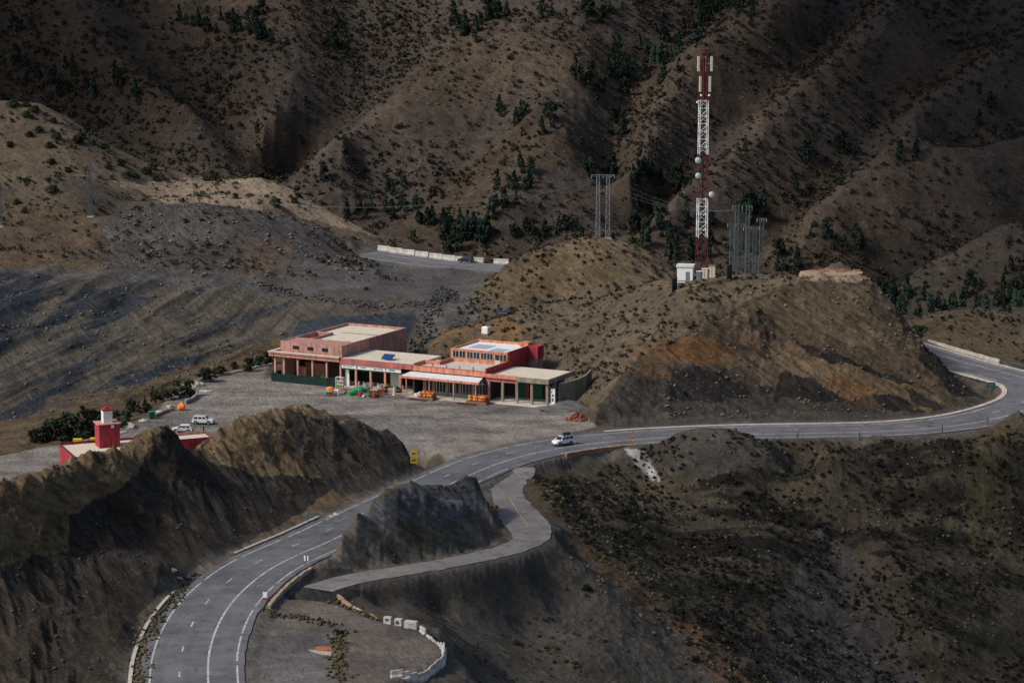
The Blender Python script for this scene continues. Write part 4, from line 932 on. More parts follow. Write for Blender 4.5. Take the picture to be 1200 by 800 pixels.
Bx().b(53.1, 67.5, 6.5, 6.8, .2, 5.2).b(53.1, 53.4, .4, 6.5, .2, 5.2).done('back_wall', m_dark, gb)
k = Bx(); k.b(60.9, 63.2, 6.2, 6.4, .3, 3.6).b(57.4, 59.4, 6.2, 6.4, .3, 3.6); k.done('green_door', m_greenp, gb)
Bx().b(59.4, 60.0, 6.1, 6.4, .3, 4).b(65.6, 66.1, 4, 4.4, .2, 3.4).done('red_panel', m_red, gb)
Bx().b(64.1, 67.0, 6.2, 6.4, 1.0, 1.1).b(64.1, 67.0, 6.2, 6.4, 2.0, 2.1).b(64.1, 67.0, 6.2, 6.4, 3.0, 3.1).b(64.1, 64.2, 6.2, 6.4, .2, 3.6).b(65.5, 65.6, 6.2, 6.4, .2, 3.6).done('shelving', m_frame, gb)
# white standing board with blue marks beside the grey arcade
sb_ = thing('standing_board', 'tall white advertising board with blue marks at right end of grey arcade', 'sign', bw(68.4, .6), BA)
Bx().b(-.5, .5, -.06, .06, .3, 3.9).done('board', m_white, sb_); [Bx().b(*q_).done('blue_mark', m_blue, sb_) for q_ in ((-.25, .2, -.09, -.065, 1.2, 1.9), (-.2, .28, -.09, -.065, 2.2, 2.7), (-.3, -.1, -.09, -.065, 3.0, 3.4))]
Bx().b(-.5, -.4, -.1, .1, 0, .35).b(.4, .5, -.1, .1, 0, .35).done('foot', m_steel, sb_)
# retaining wall to the right of the arcade
rw = bmesh.new(); tops = [bw(68.3, 3.5, 4.6), bw(70.2, 6, 4.9), bw(71.5, 9, 5.6), bw(71, 13, 6.2)]
prev = None
for tp in tops:
    c = [rw.verts.new(tp), rw.verts.new(tp + e1 * .5), rw.verts.new((tp + e1 * .5).xy.to_3d()), rw.verts.new(tp.xy.to_3d())]
    if prev:
        for i in range(4): rw.faces.new((prev[i], prev[(i + 1) % 4], c[(i + 1) % 4], c[i]))
    else: rw.faces.new(c)
    prev = c
rw.faces.new(prev[::-1]); bmesh.ops.recalc_face_normals(rw, faces=rw.faces)
tag(mkobj('retaining_wall', rw, plaster('dark_rough_render', (.18, .16, .13), .3)), 'rough grey retaining wall holding the hillside right of grey arcade', 'wall')

# solar panel on the café roof
sp = thing('solar_panel', 'blue solar panel on a tilted frame on café roof', 'solar panel', bw(27.2, 3.2, 6.32), BA)
Bx().b(-1.35, 1.35, -.95, .95, -.03, .03, M=Matrix.Translation((0, 0, .7)) @ Matrix.Rotation(R(28), 4, 'X')).done('panel', simple('blue_solar_cells', (.015, .05, .17), .3, .15, 3), sp)
for a in (-1.2, 1.2):
    Bx().bar((a, -.95, .0), (a, -.95, .28), .05).done('leg', m_steel, sp); Bx().bar((a, .95, 0), (a, .95, 1.2), .05).done('leg', m_steel, sp)
# net fence before the left arcade
nf = thing('net_fence', 'low dark green shade net fence round the empty arcade', 'fence', BO, BA)
k = Bx()
for i in range(34):
    u = -.3 + i * .5; a0 = .12 * math.sin(i * 1.3) ; a1 = .12 * math.sin((i + 1) * 1.3)
    k.b(u, u + .5, -.95 + a0 * .5, -.9 + a0 * .5, .0, 1.9 + .1 * math.sin(i * .9))
k.b(-.35, -.3, -.95, 6, 0, 1.9)
k.done('netting', m_net, nf)
for i in range(6): Bx().bar((-.2 + i * 3.3, -.8, 0), (-.2 + i * 3.3, -.8, 2.0), .05).done('post', m_steel, nf)

# ------------------------------------------------------------------ yard objects
def tub(px, py, r, h, m, name, label, cat, group=None):
    p = zpt(px, py, 0); bm = bmesh.new(); lathe(bm, [(r * .8, 0), (r, h * .3), (r * .95, h), (r * .7, h), (r * .65, h * .8)], 10)
    o = mkobj(name, bm, m); o.location = p; tag(o, label, cat, group); return o
m_gr = simple('bright_green_plastic', (.015, .20, .06), .5, .15); m_rd = simple('bright_red_plastic', (.42, .03, .03), .5, .15); m_tl = simple('teal_tarpaulin', (.02, .22, .15), .8, .25)
# stall table
st = thing('stall_table', 'white trestle table set out before the net fence', 'table', zpt(390.5, 462, 0), BA)
Bx().b(-1.5, 1.6, -.5, .5, 1.0, 1.08).done('tabletop', m_white, st)
for a in (-1.3, 0, 1.4): Bx().b(a - .06, a + .06, -.4, -.3, 0, 1).b(a - .06, a + .06, .3, .4, 0, 1).done('trestle', m_white, st)
bm = bmesh.new(); lathe(bm, [(.05, 0), (.9, .12), (.85, .25), (.5, .5), (.1, .6)], 12); o = mkobj('folded_parasol', bm, m_orangep); o.location = zpt(387, 462, 0) + Vector((0, .2, 1.1)); tag(o, 'orange fabric heap lying on the white trestle table', 'parasol')
o = Bx().b(-.45, .45, -.35, .35, 0, .8).b(-.5, .5, -.4, .4, .8, .9).done('crate', m_gr); o.location = zpt(385, 463, 0) - Vector((0, 1.0, 0)); tag(o, 'green crate standing before the white trestle table', 'crate')
o = Bx().b(-.4, .4, -.35, .35, 0, .85).b(-.45, .45, -.4, .4, .85, .93).done('crate', m_rd); o.location = zpt(389.3, 463, 0) - Vector((0, 1.0, 0)); tag(o, 'red crate next to the green crate before the white table', 'crate')
# green flower ornament on a pole
fl = thing('flower_ornament', 'green metal flower on a thin stem before the net fence', 'ornament', zpt(378, 451.5, 0))
Bx().bar((0, 0, 0), (0, 0, 1.6), .06).done('stem', m_gr, fl); bm = bmesh.new()
for i in range(6): a = i * math.pi / 3; bar(bm, (0, 0, 1.7), (.55 * math.cos(a), 0, 1.7 + .55 * math.sin(a)), .12, 6, .2)
mkobj('petal_ring', bm, m_gr, fl)
fr = thing('wire_rack', 'thin white wire display rack beside the net fence', 'rack', zpt(397.5, 457, 0), BA)
k = Bx()
for a in (-.9, .9): k.bar((a, 0, 0), (a, 0, 2.8), .05).bar((a, .6, 0), (a, .6, 2.8), .05)
for z in (1.2, 2.0, 2.8): k.bar((-.9, 0, z), (.9, 0, z), .04).bar((-.9, .6, z), (.9, .6, z), .04)
k.done('frame', m_wht, fr); Bx().b(-.8, .8, .05, .55, .5, 1.15).done('goods', simple('olive_cloth', (.12, .2, .03), .9), fr)
# tarpaulin heaps
def heap(px, py, rx, ry, h, m, label, name='covered_heap', cat='tarpaulin', seed=1):
    bm = rock_bm(1, seed, 1, 3)
    for v in bm.verts: v.co = Vector((v.co.x * rx, v.co.y * ry, max(0, v.co.z) * h))
    o = mkobj(name, bm, m, smooth=True); o.location = zpt(px, py, -.02); return tag(o, label, cat)
heap(412.5, 463, 1.3, .9, 1.0, m_gr, 'bright green tarpaulin heap in front of the café arcade', seed=2)
heap(421.5, 459.5, 1.4, .9, 1.3, m_tl, 'teal tarpaulin heap behind the red bucket before café arcade', seed=3)
tub(422.3, 464, .55, .9, m_rd, 'bucket', 'red bucket at foot of the teal tarpaulin heap', 'bucket')
tub(426, 465, .3, .4, m_wht, 'bucket', 'small white bucket right of the red bucket', 'bucket')
heap(405.5, 461.5, .6, .5, .5, m_brick, 'small dark red heap left of the green tarpaulin', seed=4)
def plantpot(px, py, r, h, label, m=None, grp='potted plants before the café arcade', mp=None):
    t = thing('potted_plant', label, 'plant', zpt(px, py, 0), random.uniform(0, 6), grp)
    bm = bmesh.new(); lathe(bm, [(r * .6, 0), (r, h), (r * .8, h), (r * .75, h * .9)], 9); mkobj('pot', bm, mp or m_gr, t)
    bm = bmesh.new(); rs = random.Random(int(px * 7))
    for _ in range(70):
        a = rs.uniform(0, 6.28); e = rs.uniform(.2, 1.5); L = rs.uniform(.4, 1.0) * r * 1.8
        c = Vector((math.cos(a) * math.cos(e), math.sin(a) * math.cos(e), math.sin(e))) * L + Vector((0, 0, h)); s = rs.uniform(.1, .2)
        n = Vector((rs.uniform(-1, 1), rs.uniform(-1, 1), rs.uniform(-1, 1))).normalized(); q_ = n.orthogonal().normalized() * s; w2 = n.cross(q_).normalized() * s
        bm.faces.new([bm.verts.new(c + q_), bm.verts.new(c + w2), bm.verts.new(c - q_), bm.verts.new(c - w2)])
    mkobj('leaves', bm, m or m_leafd, t); return t
m_leafd = simple('dark_leaves', (.035, .05, .022), .7, .35, 6, 0, 0)
m_leafb = simple('bright_leaves', (.06, .17, .03), .7, .3, 6, 0, 0)
plantpot(431.5, 459.5, .5, .5, 'leafy potted plant beside the teal tarpaulin heap', m_leafb)
plantpot(433.5, 465.5, .5, .55, 'leafy plant in green tub, left of the red drum', m_leafb)
tub(438.5, 466, .5, 1.0, m_rd, 'drum', 'red drum between two green planted tubs', 'drum')
plantpot(442.5, 464.5, .5, .55, 'leafy plant in green tub, right of the red drum', m_leafb)
o = Bx().b(-.55, .55, -.4, .4, 0, 1.0).b(-.6, .6, -.45, .45, 1.0, 1.1).done('crate', m_rd); o.location = zpt(446.5, 462, 0); tag(o, 'red box near the fourth pillar of the café arcade', 'crate')
plantpot(452, 460, .55, .5, 'dark bushy potted plant at the orange pillar of the café', m_leafd, mp=m_brick)
plantpot(466, 460.5, .6, .5, 'dark bushy potted plant at the wide orange pillar', m_leafd, mp=m_brick)
o = Bx().bar((0, 0, 0), (0, 0, 1.3), .14).bar((0, 0, 0), (0, 0, .12), .35).done('bollard', m_wht); o.location = zpt(461.5, 463, 0); tag(o, 'thin white bollard before the café arcade', 'bollard')
# pottery displays
m_pots = [simple('yellow_glazed_clay', (.50, .31, .05), .4, .1), simple('red_glazed_clay', (.33, .04, .03), .4, .1), simple('orange_glazed_clay', (.50, .16, .04), .4, .1)]
protos = []
def pot_mesh(m, i):
    bm = bmesh.new(); lathe(bm, [(.14, 0), (.3, .16), (.32, .3), (.2, .46), (.12, .52), (.17, .6)], 9); me = bpy.data.meshes.new('clay_pot'); bm.to_mesh(me); bm.free(); me.materials.append(m); return me
pm = [pot_mesh(m, i) for i, m in enumerate(m_pots)]
def pottery(pc, n, W_, D_, where, seed):
    short = 'under awning, left' if seed == 1 else 'under awning, right end'
    rs = random.Random(seed)
    tb = thing('display_stand', 'stepped wooden stand stacked with bright pottery, %s' % where, 'display stand', pc, BA)
    Bx().b(-W_ / 2, W_ / 2, -D_ / 2, D_ / 2, 0, .5).b(-W_ / 2, W_ / 2, -D_ / 6, D_ / 2, .5, .95).done('step', m_wood, tb); Bx().b(-W_ / 2 - .1, W_ / 2 + .1, -D_ / 2 - .1, D_ / 2 + .1, -.02, .06).done('base', m_wood, tb)
    for i in range(n):
        row = i % 3; u = -W_ / 2 + .3 + (W_ - .6) * ((i // 3) + rs.uniform(.2, .8)) / math.ceil(n / 3)
        v = (-D_ / 3, 0.05, D_ / 3)[row]; z = (.5, .95, 1.4)[row] if row < 2 else .95
        kk = rs.randrange(3); nm = ('yellow', 'red', 'orange')[kk]
        o = bpy.data.objects.new('clay_pot', pm[kk]); COL.objects.link(o); o.location = pc + e1 * u + e2 * v + Vector((0, 0, (.5, .95, .95)[row])); s = rs.uniform(.95, 1.35); o.scale = (s, s, s)
        tag(o, '%s clay pot, %s row of pottery display %s' % (nm, ('front', 'middle', 'back')[row], short), 'pot', '%s pots, %s row, %s' % (nm, ('front', 'middle', 'back')[row], short))
pottery(zpt(500.5, 467.3, .1), 24, 3.6, 1.7, 'under left half of the white awning', 1)
pottery(zpt(560, 472.3, .05), 30, 4.8, 1.8, 'under right end of the white awning', 2)
def carpet(px, py, w_, d_, label):
    o = Bx().b(-w_ / 2, w_ / 2, -d_ / 2, d_ / 2, 0, .09).b(-w_ / 2 + .15, w_ / 2 - .15, -d_ / 2 + .15, d_ / 2 - .15, .09, .11).done('carpet', m_maroon); o.location = zpt(px, py, .01); o.rotation_euler.z = BA; return tag(o, label, 'carpet')
carpet(490, 468.5, 4.4, 1.5, 'dark maroon carpet on the ground before left pottery display'); carpet(547, 473.3, 4.6, 1.6, 'dark maroon carpet on the ground before right pottery display')
o = heap(490, 464.3, .9, .5, .9, m_tin, 'grey white sheet draped left of the left pottery display', seed=9)
bm = bmesh.new(); lathe(bm, [(.2, 0), (.36, .3), (.25, .7), (.12, .85), (.2, 1.05)], 10); o = mkobj('vase', bm, m_wht); o.location = zpt(505.3, 468.2, 0); tag(o, 'tall white vase standing before the left pottery display', 'vase')
o = Bx().b(-.35, .35, -.35, .35, 0, 1.1).b(-.4, .4, -.4, .4, 1.1, 1.2).done('crate', m_tl); o.location = zpt(550, 471.8, 0); tag(o, 'teal box at left end of the right pottery display', 'box')
# gravel heap and red rubble heap right of the arcade
bm = rock_bm(1, 21, 1, 4)
for v in bm.verts: v.co = Vector((v.co.x * 5.2, v.co.y * 3.4, max(-.1, v.co.z) * 1.6))
o = mkobj('gravel_heap', bm, simple('dark_gravel', (.11, .105, .105), .95, .3, 4, 0, .1), smooth=True); o.location = zpt(667, 481, -.1); tag(o, 'low grey gravel heap beside the grey arcade', 'gravel heap')
bm = bmesh.new(); rs = random.Random(4)
for _ in range(130):
    a = rs.uniform(0, 6.28); r = rs.random() ** .6 * 2.0; s = rs.uniform(.15, .38); h = max(0, 1.9 * (1 - r / 2.0)) * rs.uniform(.3, 1)
    b0 = bmesh.ops.create_cube(bm, size=s * 1.5); bmesh.ops.transform(bm, matrix=Matrix.Translation((r * math.cos(a) * 1.2, r * math.sin(a), h)) @ Matrix.Rotation(rs.uniform(0, 3), 4, (rs.random(), rs.random(), 1)), verts=b0['verts'])
o = mkobj('brick_heap', bm, plaster('broken_red_brick', (.27, .10, .075), .3)); o.location = zpt(676, 491.5, 0); tag(o, 'heap of broken red bricks at the lot edge below hill', 'rubble heap')
# water tank and shed on the slope behind
def groundz(p): return surf(p.x, p.y)
p = grd(569.5, 392.5, 522)
wt = thing('water_tank', 'white plastic water tank on orange earth behind the restaurant', 'tank', p, BA)
k = Bx(); k.b(-.85, .85, -.7, .7, .2, 1.9); k.done('tank_body', m_wht, wt, bevel=.15); Bx().b(-.9, .9, -.75, .75, -.3, .18).done('pallet', m_wood, wt); Bx().b(-.25, .25, -.25, .25, 1.9, 2.02).done('cap', m_wht, wt)
p = grd(590, 371, 530)
sh = thing('shed', 'small dark shed with blue roof sheet dug into brown hillside', 'shed', p, R(-8))
Bx().b(-1.4, 1.4, -.8, 1.2, -.5, 1.0).done('wall', m_dark, sh); Bx().b(-1.3, 1.0, -.86, -.81, .65, .95).done('front_board', m_cream, sh); Bx().b(-1.7, 1.7, -1.1, 1.5, 1.0, 1.15).done('roof', simple('dark_blue_sheet', (.02, .04, .10), .5), sh)
# ------------------------------------------------------------------ red roofed building half hidden behind the ridge
A0 = zpt(69.5, 521.5, 4.2); B0 = zpt(241, 507.5, 4.2); ax = (B0 - A0); LB = ax.length; ra = math.atan2(ax.y, ax.x)
rb = thing('crimson_building', 'low crimson building with cream flat roof and square tower behind dark ridge', 'building', (A0.x, A0.y, 0), ra)
Bx().b(0, LB, -.3, 0, -.5, 4.6).b(0, .3, -12, -.3, -.5, 4.3).b(LB - .3, LB, -3.9, -.3, -.5, 4.3).b(0, LB * .45, -12, -11.7, -.5, 4.3).b(LB * .45 - .3, LB * .45, -11.7, -4.2, -.5, 4.3).b(LB * .45, LB, -4.2, -3.9, -.5, 4.3).done('wall', m_crimson, rb)
Bx().b(.3, LB * .45 - .3, -11.7, -.3, 3.8, 4.2).b(LB * .45 - .3, LB - .3, -3.9, -.3, 3.8, 4.195).done('roof', m_cream, rb)
Bx().b(LB * .72, LB - .0, -.32, .02, 4.62, 4.75).b(LB * .72, LB, -.36, -.31, 4.0, 4.6).done('parapet_trim', m_pink, rb)
Bx().b(-.05, LB * .3, -.33, .03, 4.6, 4.68).b(-.05, .32, -12, -.3, 4.3, 4.38).done('coping', m_brick, rb)
for u in (LB * .80, LB * .985): Bx().b(u - .1, u + .1, -.3, -.1, 4.75, 5.6).done('roof_post', m_pink if u < LB * .9 else m_black, rb)
tp = zpt(126.5, 522.5, 4.2); rel = Matrix.Rotation(-ra, 3, 'Z') @ (tp - Vector((A0.x, A0.y, 0)))
tw = Bx().b(rel.x - 1.9, rel.x + 1.9, rel.y - 1.6, rel.y + 2.0, 4.2, 8.5).done('tower', m_crimson, rb)
Bx().b(rel.x - 2.15, rel.x + 2.15, rel.y - 1.85, rel.y + 2.25, 8.5, 8.68).done('tower_rim', m_pink, tw)
Bx().b(rel.x - .85, rel.x + .85, rel.y - .65, rel.y + 1.05, 8.68, 10.9).done('white_turret', m_wht, tw); Bx().b(rel.x - .95, rel.x + .95, rel.y - .75, rel.y + 1.15, 10.9, 11.2).b(rel.x - .4, rel.x + .4, rel.y - .2, rel.y + .6, 11.2, 11.5).done('red_cap', m_red, tw)
Bx().b(rel.x + .3, rel.x + .8, rel.y - 1.75, rel.y - 1.62, 7.9, 8.48).done('white_patch', m_wht, tw)

# ------------------------------------------------------------------ vehicles
m_carw = bpy.data.materials.new('white_car_paint'); m_carw.use_nodes = True
b_ = m_carw.node_tree.nodes['Principled BSDF']; b_.inputs['Base Color'].default_value = (.80, .81, .82, 1); b_.inputs['Roughness'].default_value = .3; b_.inputs['Coat Weight'].default_value = .4
m_card = m_carw.copy(); m_card.name = 'dark_blue_car_paint'; m_card.node_tree.nodes['Principled BSDF'].inputs['Base Color'].default_value = (.02, .03, .05, 1)
m_lamp = simple('headlamp_glass', (.6, .62, .65), .15, .02, 1, 0, 0); m_tail = simple('red_lamp_glass', (.35, .02, .02), .2, .02, 1, 0, 0); m_bump = simple('black_plastic_trim', (.03, .03, .032), .6, .05, 1, 0, 0)
def car(name, label, cat, loc, rz, paint, lo, hi, L, Wd, wheels, wr=.34, group=None, trim=True):
    """+x is forward. lo: lower body outline (x,z); hi: cabin outline (x,z), counter-clockwise"""
    t = thing(name, label, cat, loc, rz, group); W2 = Wd / 2
    bm = bmesh.new()
    vs = prism(bm, lo, -W2, W2)
    for v in vs:                                      # tuck nose and tail in at the corners, sill under
        if abs(v.co.x) > L / 2 - .35: v.co.y *= .86
        if v.co.z < .4: v.co.y *= .95
    bmesh.ops.bevel(bm, geom=[e for e in bm.edges], offset=.045, segments=2, affect='EDGES', clamp_overlap=True)
    vs = prism(bm, hi, -W2 + .04, W2 - .04); zt = max(z for _, z in hi); zb = min(z for _, z in hi)
    for v in vs: v.co.y *= 1 - .17 * (v.co.z - zb) / (zt - zb)
    bmesh.ops.recalc_face_normals(bm, faces=bm.faces)
    body = mkobj('body', bm, paint, t)
    # side glass, split by pillars; windscreen and rear glass as proud panels following the cabin faces
    hx0, hx1 = min(x for x, z in hi), max(x for x, z in hi)
    def yat(z): return (W2 - .04) * (1 - .17 * (z - zb) / (zt - zb)) + .006
    z0, z1 = zb + .07, zt - .1
    top = [x for x, z in hi if z > zt - .08]; tx0, tx1 = min(top), max(top)
    def edge_x(z, front):
        f = (z - zb) / (zt - zb); return (hx1 + (tx1 - hx1) * f - .1) if front else (hx0 + (tx0 - hx0) * f + .1)
    cuts = [0, .36, .70, 1.0]
    for s in (-1, 1):
        for i in range(3):
            a, c = cuts[i] + .015, cuts[i + 1] - .015
            q = []
            for f, z in ((a, z0), (c, z0), (c, z1), (a, z1)):
                xa, xb = edge_x(z, False), edge_x(z, True); q.append((xa + (xb - xa) * f, s * yat(z), z))
            bm = bmesh.new(); o1 = [bm.verts.new(v) for v in q]; o2 = [bm.verts.new((v[0], v[1] - s * .03, v[2])) for v in q]
            bm.faces.new(o1); bm.faces.new(o2[::-1])
            for j in range(4): bm.faces.new((o1[j], o2[j], o2[(j + 1) % 4], o1[(j + 1) % 4]))
            bmesh.ops.recalc_face_normals(bm, faces=bm.faces); mkobj('side_window', bm, m_glass, t)
    for front in (True, False):
        xb_, xt_ = (hx1, tx1) if front else (hx0, tx0); sg = 1 if front else -1; q = []
        for z, y in ((z0, 1), (z0, -1), (z1, -1), (z1, 1)):
            f = (z - zb) / (zt - zb); q.append((xb_ + (xt_ - xb_) * f + sg * .012, y * (yat(z) - .1), z))
        bm = bmesh.new(); o1 = [bm.verts.new(v) for v in q]; o2 = [bm.verts.new((v[0] - sg * .03, v[1], v[2])) for v in q]
        bm.faces.new(o1); bm.faces.new(o2[::-1])
        for j in range(4): bm.faces.new((o1[j], o2[j], o2[(j + 1) % 4], o1[(j + 1) % 4]))
        bmesh.ops.recalc_face_normals(bm, faces=bm.faces); mkobj('windscreen' if front else 'rear_window', bm, m_glass, t)
    for wx in wheels:
        for s in (-1, 1):
            bm = bmesh.new(); bar(bm, (wx, s * (W2 - .2), wr), (wx, s * (W2 + .012), wr), wr + .07, 16); mkobj('wheel_arch', bm, m_bump, t)
            wv = bpy.data.objects.new('wheel', None); COL.objects.link(wv); wv.parent = t
            bm = bmesh.new(); bar(bm, (wx, s * (W2 - .16), wr), (wx, s * (W2 + .03), wr), wr, 18); mkobj('tyre', bm, m_black, wv)
            bm = bmesh.new(); bar(bm, (wx, s * (W2 + .0), wr), (wx, s * (W2 + .045), wr), wr * .62, 12); mkobj('rim', bm, m_steel, wv)
    for s in (-1, 1):
        Bx().b(L / 2 - .16, L / 2 - .02, s * W2 * .62 - .16, s * W2 * .62 + .16, .68, .86).done('headlight', m_lamp, t)
        Bx().b(-L / 2 + .01, -L / 2 + .1, s * W2 * .72 - .1, s * W2 * .72 + .1, .7, 1.0).done('tail_light', m_tail, t)
        Bx().b(hx1 - .35, hx1 - .2, s * (W2 + .02) - .1, s * (W2 + .02) + .1, zb + .03, zb + .18).done('mirror', paint, t)
    Bx().b(L / 2 - .1, L / 2 + .02, -W2 * .8, W2 * .8, .28, .56).done('front_bumper', m_bump, t); Bx().b(-L / 2 - .02, -L / 2 + .1, -W2 * .8, W2 * .8, .28, .52).done('rear_bumper', m_bump, t)
    Bx().b(L / 2 - .04, L / 2 + .035, -.26, .26, .42, .53).done('number_plate', m_wht, t)
    if trim: Bx().b(wheels[0] + .45, wheels[1] - .45, -W2 - .015, W2 + .015, .26, .42).done('sill_trim', m_bump, t)
    return t
suv_lo = [(-2.15, .32), (2.15, .32), (2.2, .55), (2.12, .92), (1.2, 1.08), (-2.05, 1.1), (-2.2, .8)]
suv_hi = [(-2.0, 1.08), (1.15, 1.06), (.5, 1.66), (-1.65, 1.70)]
hat_lo = [(-2.0, .3), (2.0, .3), (2.05, .5), (1.95, .78), (1.1, .95), (-1.95, 1.0), (-2.08, .7)]
hat_hi = [(-1.9, .98), (1.1, .94), (.35, 1.48), (-1.4, 1.52)]
s1 = car('parked_car', 'white boxy off-roader parked in the lot, farther of the two', 'car', zpt(238, 496.5, 0), R(-8), m_carw, suv_lo, suv_hi, 4.4, 1.85, (-1.3, 1.35), .37, 'white cars parked on the lot')
for s in (-.6, .6): Bx().b(-1.4, .3, s - .03, s + .03, 1.74, 1.78).done('roof_rail', m_bump, s1)
car('parked_car', 'white rounded hatchback parked nearer the pink parapet', 'car', zpt(214, 506, 0), R(178), m_carw, hat_lo, hat_hi, 4.15, 1.8, (-1.25, 1.3), .34, 'white cars parked on the lot')
van_lo = [(-2.2, .3), (2.15, .3), (2.2, .6), (2.1, .98), (1.25, 1.15), (-2.15, 1.2), (-2.22, .8)]
van_hi = [(-2.14, 1.15), (1.3, 1.1), (.55, 1.78), (-2.0, 1.84)]
iv = idx_near(660, 520, .2); tv, nv = path_frames(main_path); vp = main_path[iv, :2] + nv[iv] * 2.0; va = math.atan2(-tv[iv, 1], -tv[iv, 0])
vn = car('white_van', 'white passenger van with dark luggage on its roof driving on the road', 'van', (vp[0], vp[1], main_path[iv, 2] + .02), va, m_carw, van_lo, van_hi, 4.45, 1.9, (-1.35, 1.4), .34)
lg = thing('roof_luggage', 'dark bags and bundles strapped on roof of the white van', 'luggage', (vp[0], vp[1], main_path[iv, 2] + 1.87), va)
Bx().b(-1.8, .4, -.62, .62, .02, .07).b(-1.8, -1.74, -.62, .62, .07, .2).b(.34, .4, -.62, .62, .07, .2).done('rack', m_steel, lg)
for i, (x_, y_, r_) in enumerate(((-1.4, -.2, .33), (-.95, .25, .38), (-.5, -.2, .36), (-.1, .2, .30), (-1.3, .3, .28))):
    bm = rock_bm(r_, 40 + i, .75, 2); bmesh.ops.translate(bm, verts=bm.verts, vec=(x_, y_, .07 + r_ * .6)); mkobj('bag', bm, (m_black, simple('navy_bag_cloth', (.02, .03, .06), .9))[i % 2], lg, True)
# dark car by the far barrier
ifr = idx_near(557, 304, 10); fp = main_path[ifr, :2] - nv[ifr] * 4.6
car('parked_car', 'dark car standing by the white barrier on the far road', 'car', (fp[0], fp[1], main_path[ifr, 2] + .02), math.atan2(tv[ifr, 1], tv[ifr, 0]), m_card, suv_lo, suv_hi, 4.4, 1.8, (-1.3, 1.35), .36)

# ------------------------------------------------------------------ telecom mast and compound
def lattice(bm, w0, w1, z0, z1, n, r, mi=0, sides=4):
    def c(k, z):
        w_ = w0 + (w1 - w0) * z; a = (k + .5) * 2 * math.pi / sides; rr = w_ / math.sqrt(2) if sides == 4 else w_ / math.sqrt(3); return Vector((rr * math.cos(a), rr * math.sin(a), 0))
    H_ = z1 - z0
    for k in range(sides): bar(bm, c(k, 0) + Vector((0, 0, z0)), c(k, 1) + Vector((0, 0, z1)), r * 1.5, 5, mi=mi)
    for i in range(n):
        a, b_ = i / n, (i + 1) / n
        for k in range(sides):
            p0 = c(k, a) + Vector((0, 0, z0 + H_ * a)); p1 = c((k + 1) % sides, a) + Vector((0, 0, z0 + H_ * a)); q0 = c(k, b_) + Vector((0, 0, z0 + H_ * b_)); q1 = c((k + 1) % sides, b_) + Vector((0, 0, z0 + H_ * b_))
            if (i + k) % 2: bar(bm, p0, q1, r * .8, 4, mi=mi)
            else: bar(bm, p1, q0, r * .8, 4, mi=mi)
            bar(bm, q0, q1, r * .8, 4, mi=mi)
MYY0 = 531.0
def mz(py): return P(600, py, Y=MYY0)[2]
mb = Vector(P(822, 322, Y=MYY0)); mb.z = surf(mb.x, mb.y)
ms = thing('telecom_mast', 'tall red and white lattice telecom mast on the brown hilltop', 'mast', mb, R(8))
zs = [0, mz(278) - mb.z, mz(233) - mb.z, mz(181) - mb.z, mz(118) - mb.z, mz(62) - mb.z]
ws = [2.25, 2.1, 2.0, 1.9, 1.8, 1.2]
m_mr = simple('dark_red_mast_paint', (.13, .018, .024), .6, .2, .5)
for i in range(5):
    bm = bmesh.new(); lattice(bm, ws[i], ws[i + 1], zs[i] if i else -.6, zs[i + 1], (5, 5, 6, 7, 6)[i], .06 if i % 2 == 0 else .062); mkobj('red_section' if i % 2 == 0 else 'white_section', bm, m_mr if i % 2 == 0 else m_wht, ms)
bm = bmesh.new(); box(bm, -.16, .16, -.1, .1, 0, zs[5]); 
for i in range(60): bar(bm, (-.3, .2, i * zs[5] / 60), (.3, .2, i * zs[5] / 60), .03, 4)
mkobj('cable_ladder', bm, m_bump, ms)
Bx().b(-.75, .75, -.7, .7, zs[5] - .2, zs[5] + .1).b(-.16, .16, -.5, .5, zs[4] + .3, zs[5] - .3).done('head_frame', m_mr, ms)
def onmast(px, py, d=0): v = Vector(P(px, py, Y=MYY0 + d)) - mb; return Matrix.Rotation(-R(8), 3, 'Z') @ v
for px_, py_, h_ in ((818.6, 75, 3.3), (834, 75, 3.3), (820.6, 98.7, 3.4), (832, 98.7, 3.4), (826, 75, 3.2)):
    c = onmast(px_, py_, -1.2 if px_ != 826 else 1.6); bx = Bx().b(c.x - .26, c.x + .26, c.y - .14, c.y + .14, c.z - h_ / 2, c.z + h_ / 2); an = bx.done('panel_antenna', simple('cream_antenna_cover', (.62, .62, .45), .6, .08), ms, bevel=.04)
    Bx().bar((c.x, c.y + .2, c.z - h_ / 2), (c.x, c.y + .2, c.z + h_ / 2), .05).bar((c.x, c.y + .2, c.z), (0, 0, c.z), .05).done('bracket', m_steel, an)
for px_, py_, r_ in ((818, 188, .7), (818, 206, .65), (833.8, 228, .65), (817.5, 120, .3), (821.5, 112, .25), (831, 112, .25)):
    c = onmast(px_, py_, -1.3); dd = bmesh.new(); lathe(dd, [(.12, -.3), (r_ * .8, -.12), (r_, 0), (r_, .18), (r_ * .5, .3), (.05, .32)], 14)
    bmesh.ops.transform(dd, matrix=Matrix.Translation(c) @ Matrix.Rotation(-R(8), 4, 'Z') @ Matrix.Rotation(R(88), 4, 'X') @ Matrix.Rotation(R(20), 4, 'Y'), verts=dd.verts); dsh = mkobj('dish_antenna', dd, m_wht, ms)
    Bx().bar(c, (c.x * .3, c.y * .3, c.z), .06).done('dish_arm', m_steel, dsh)
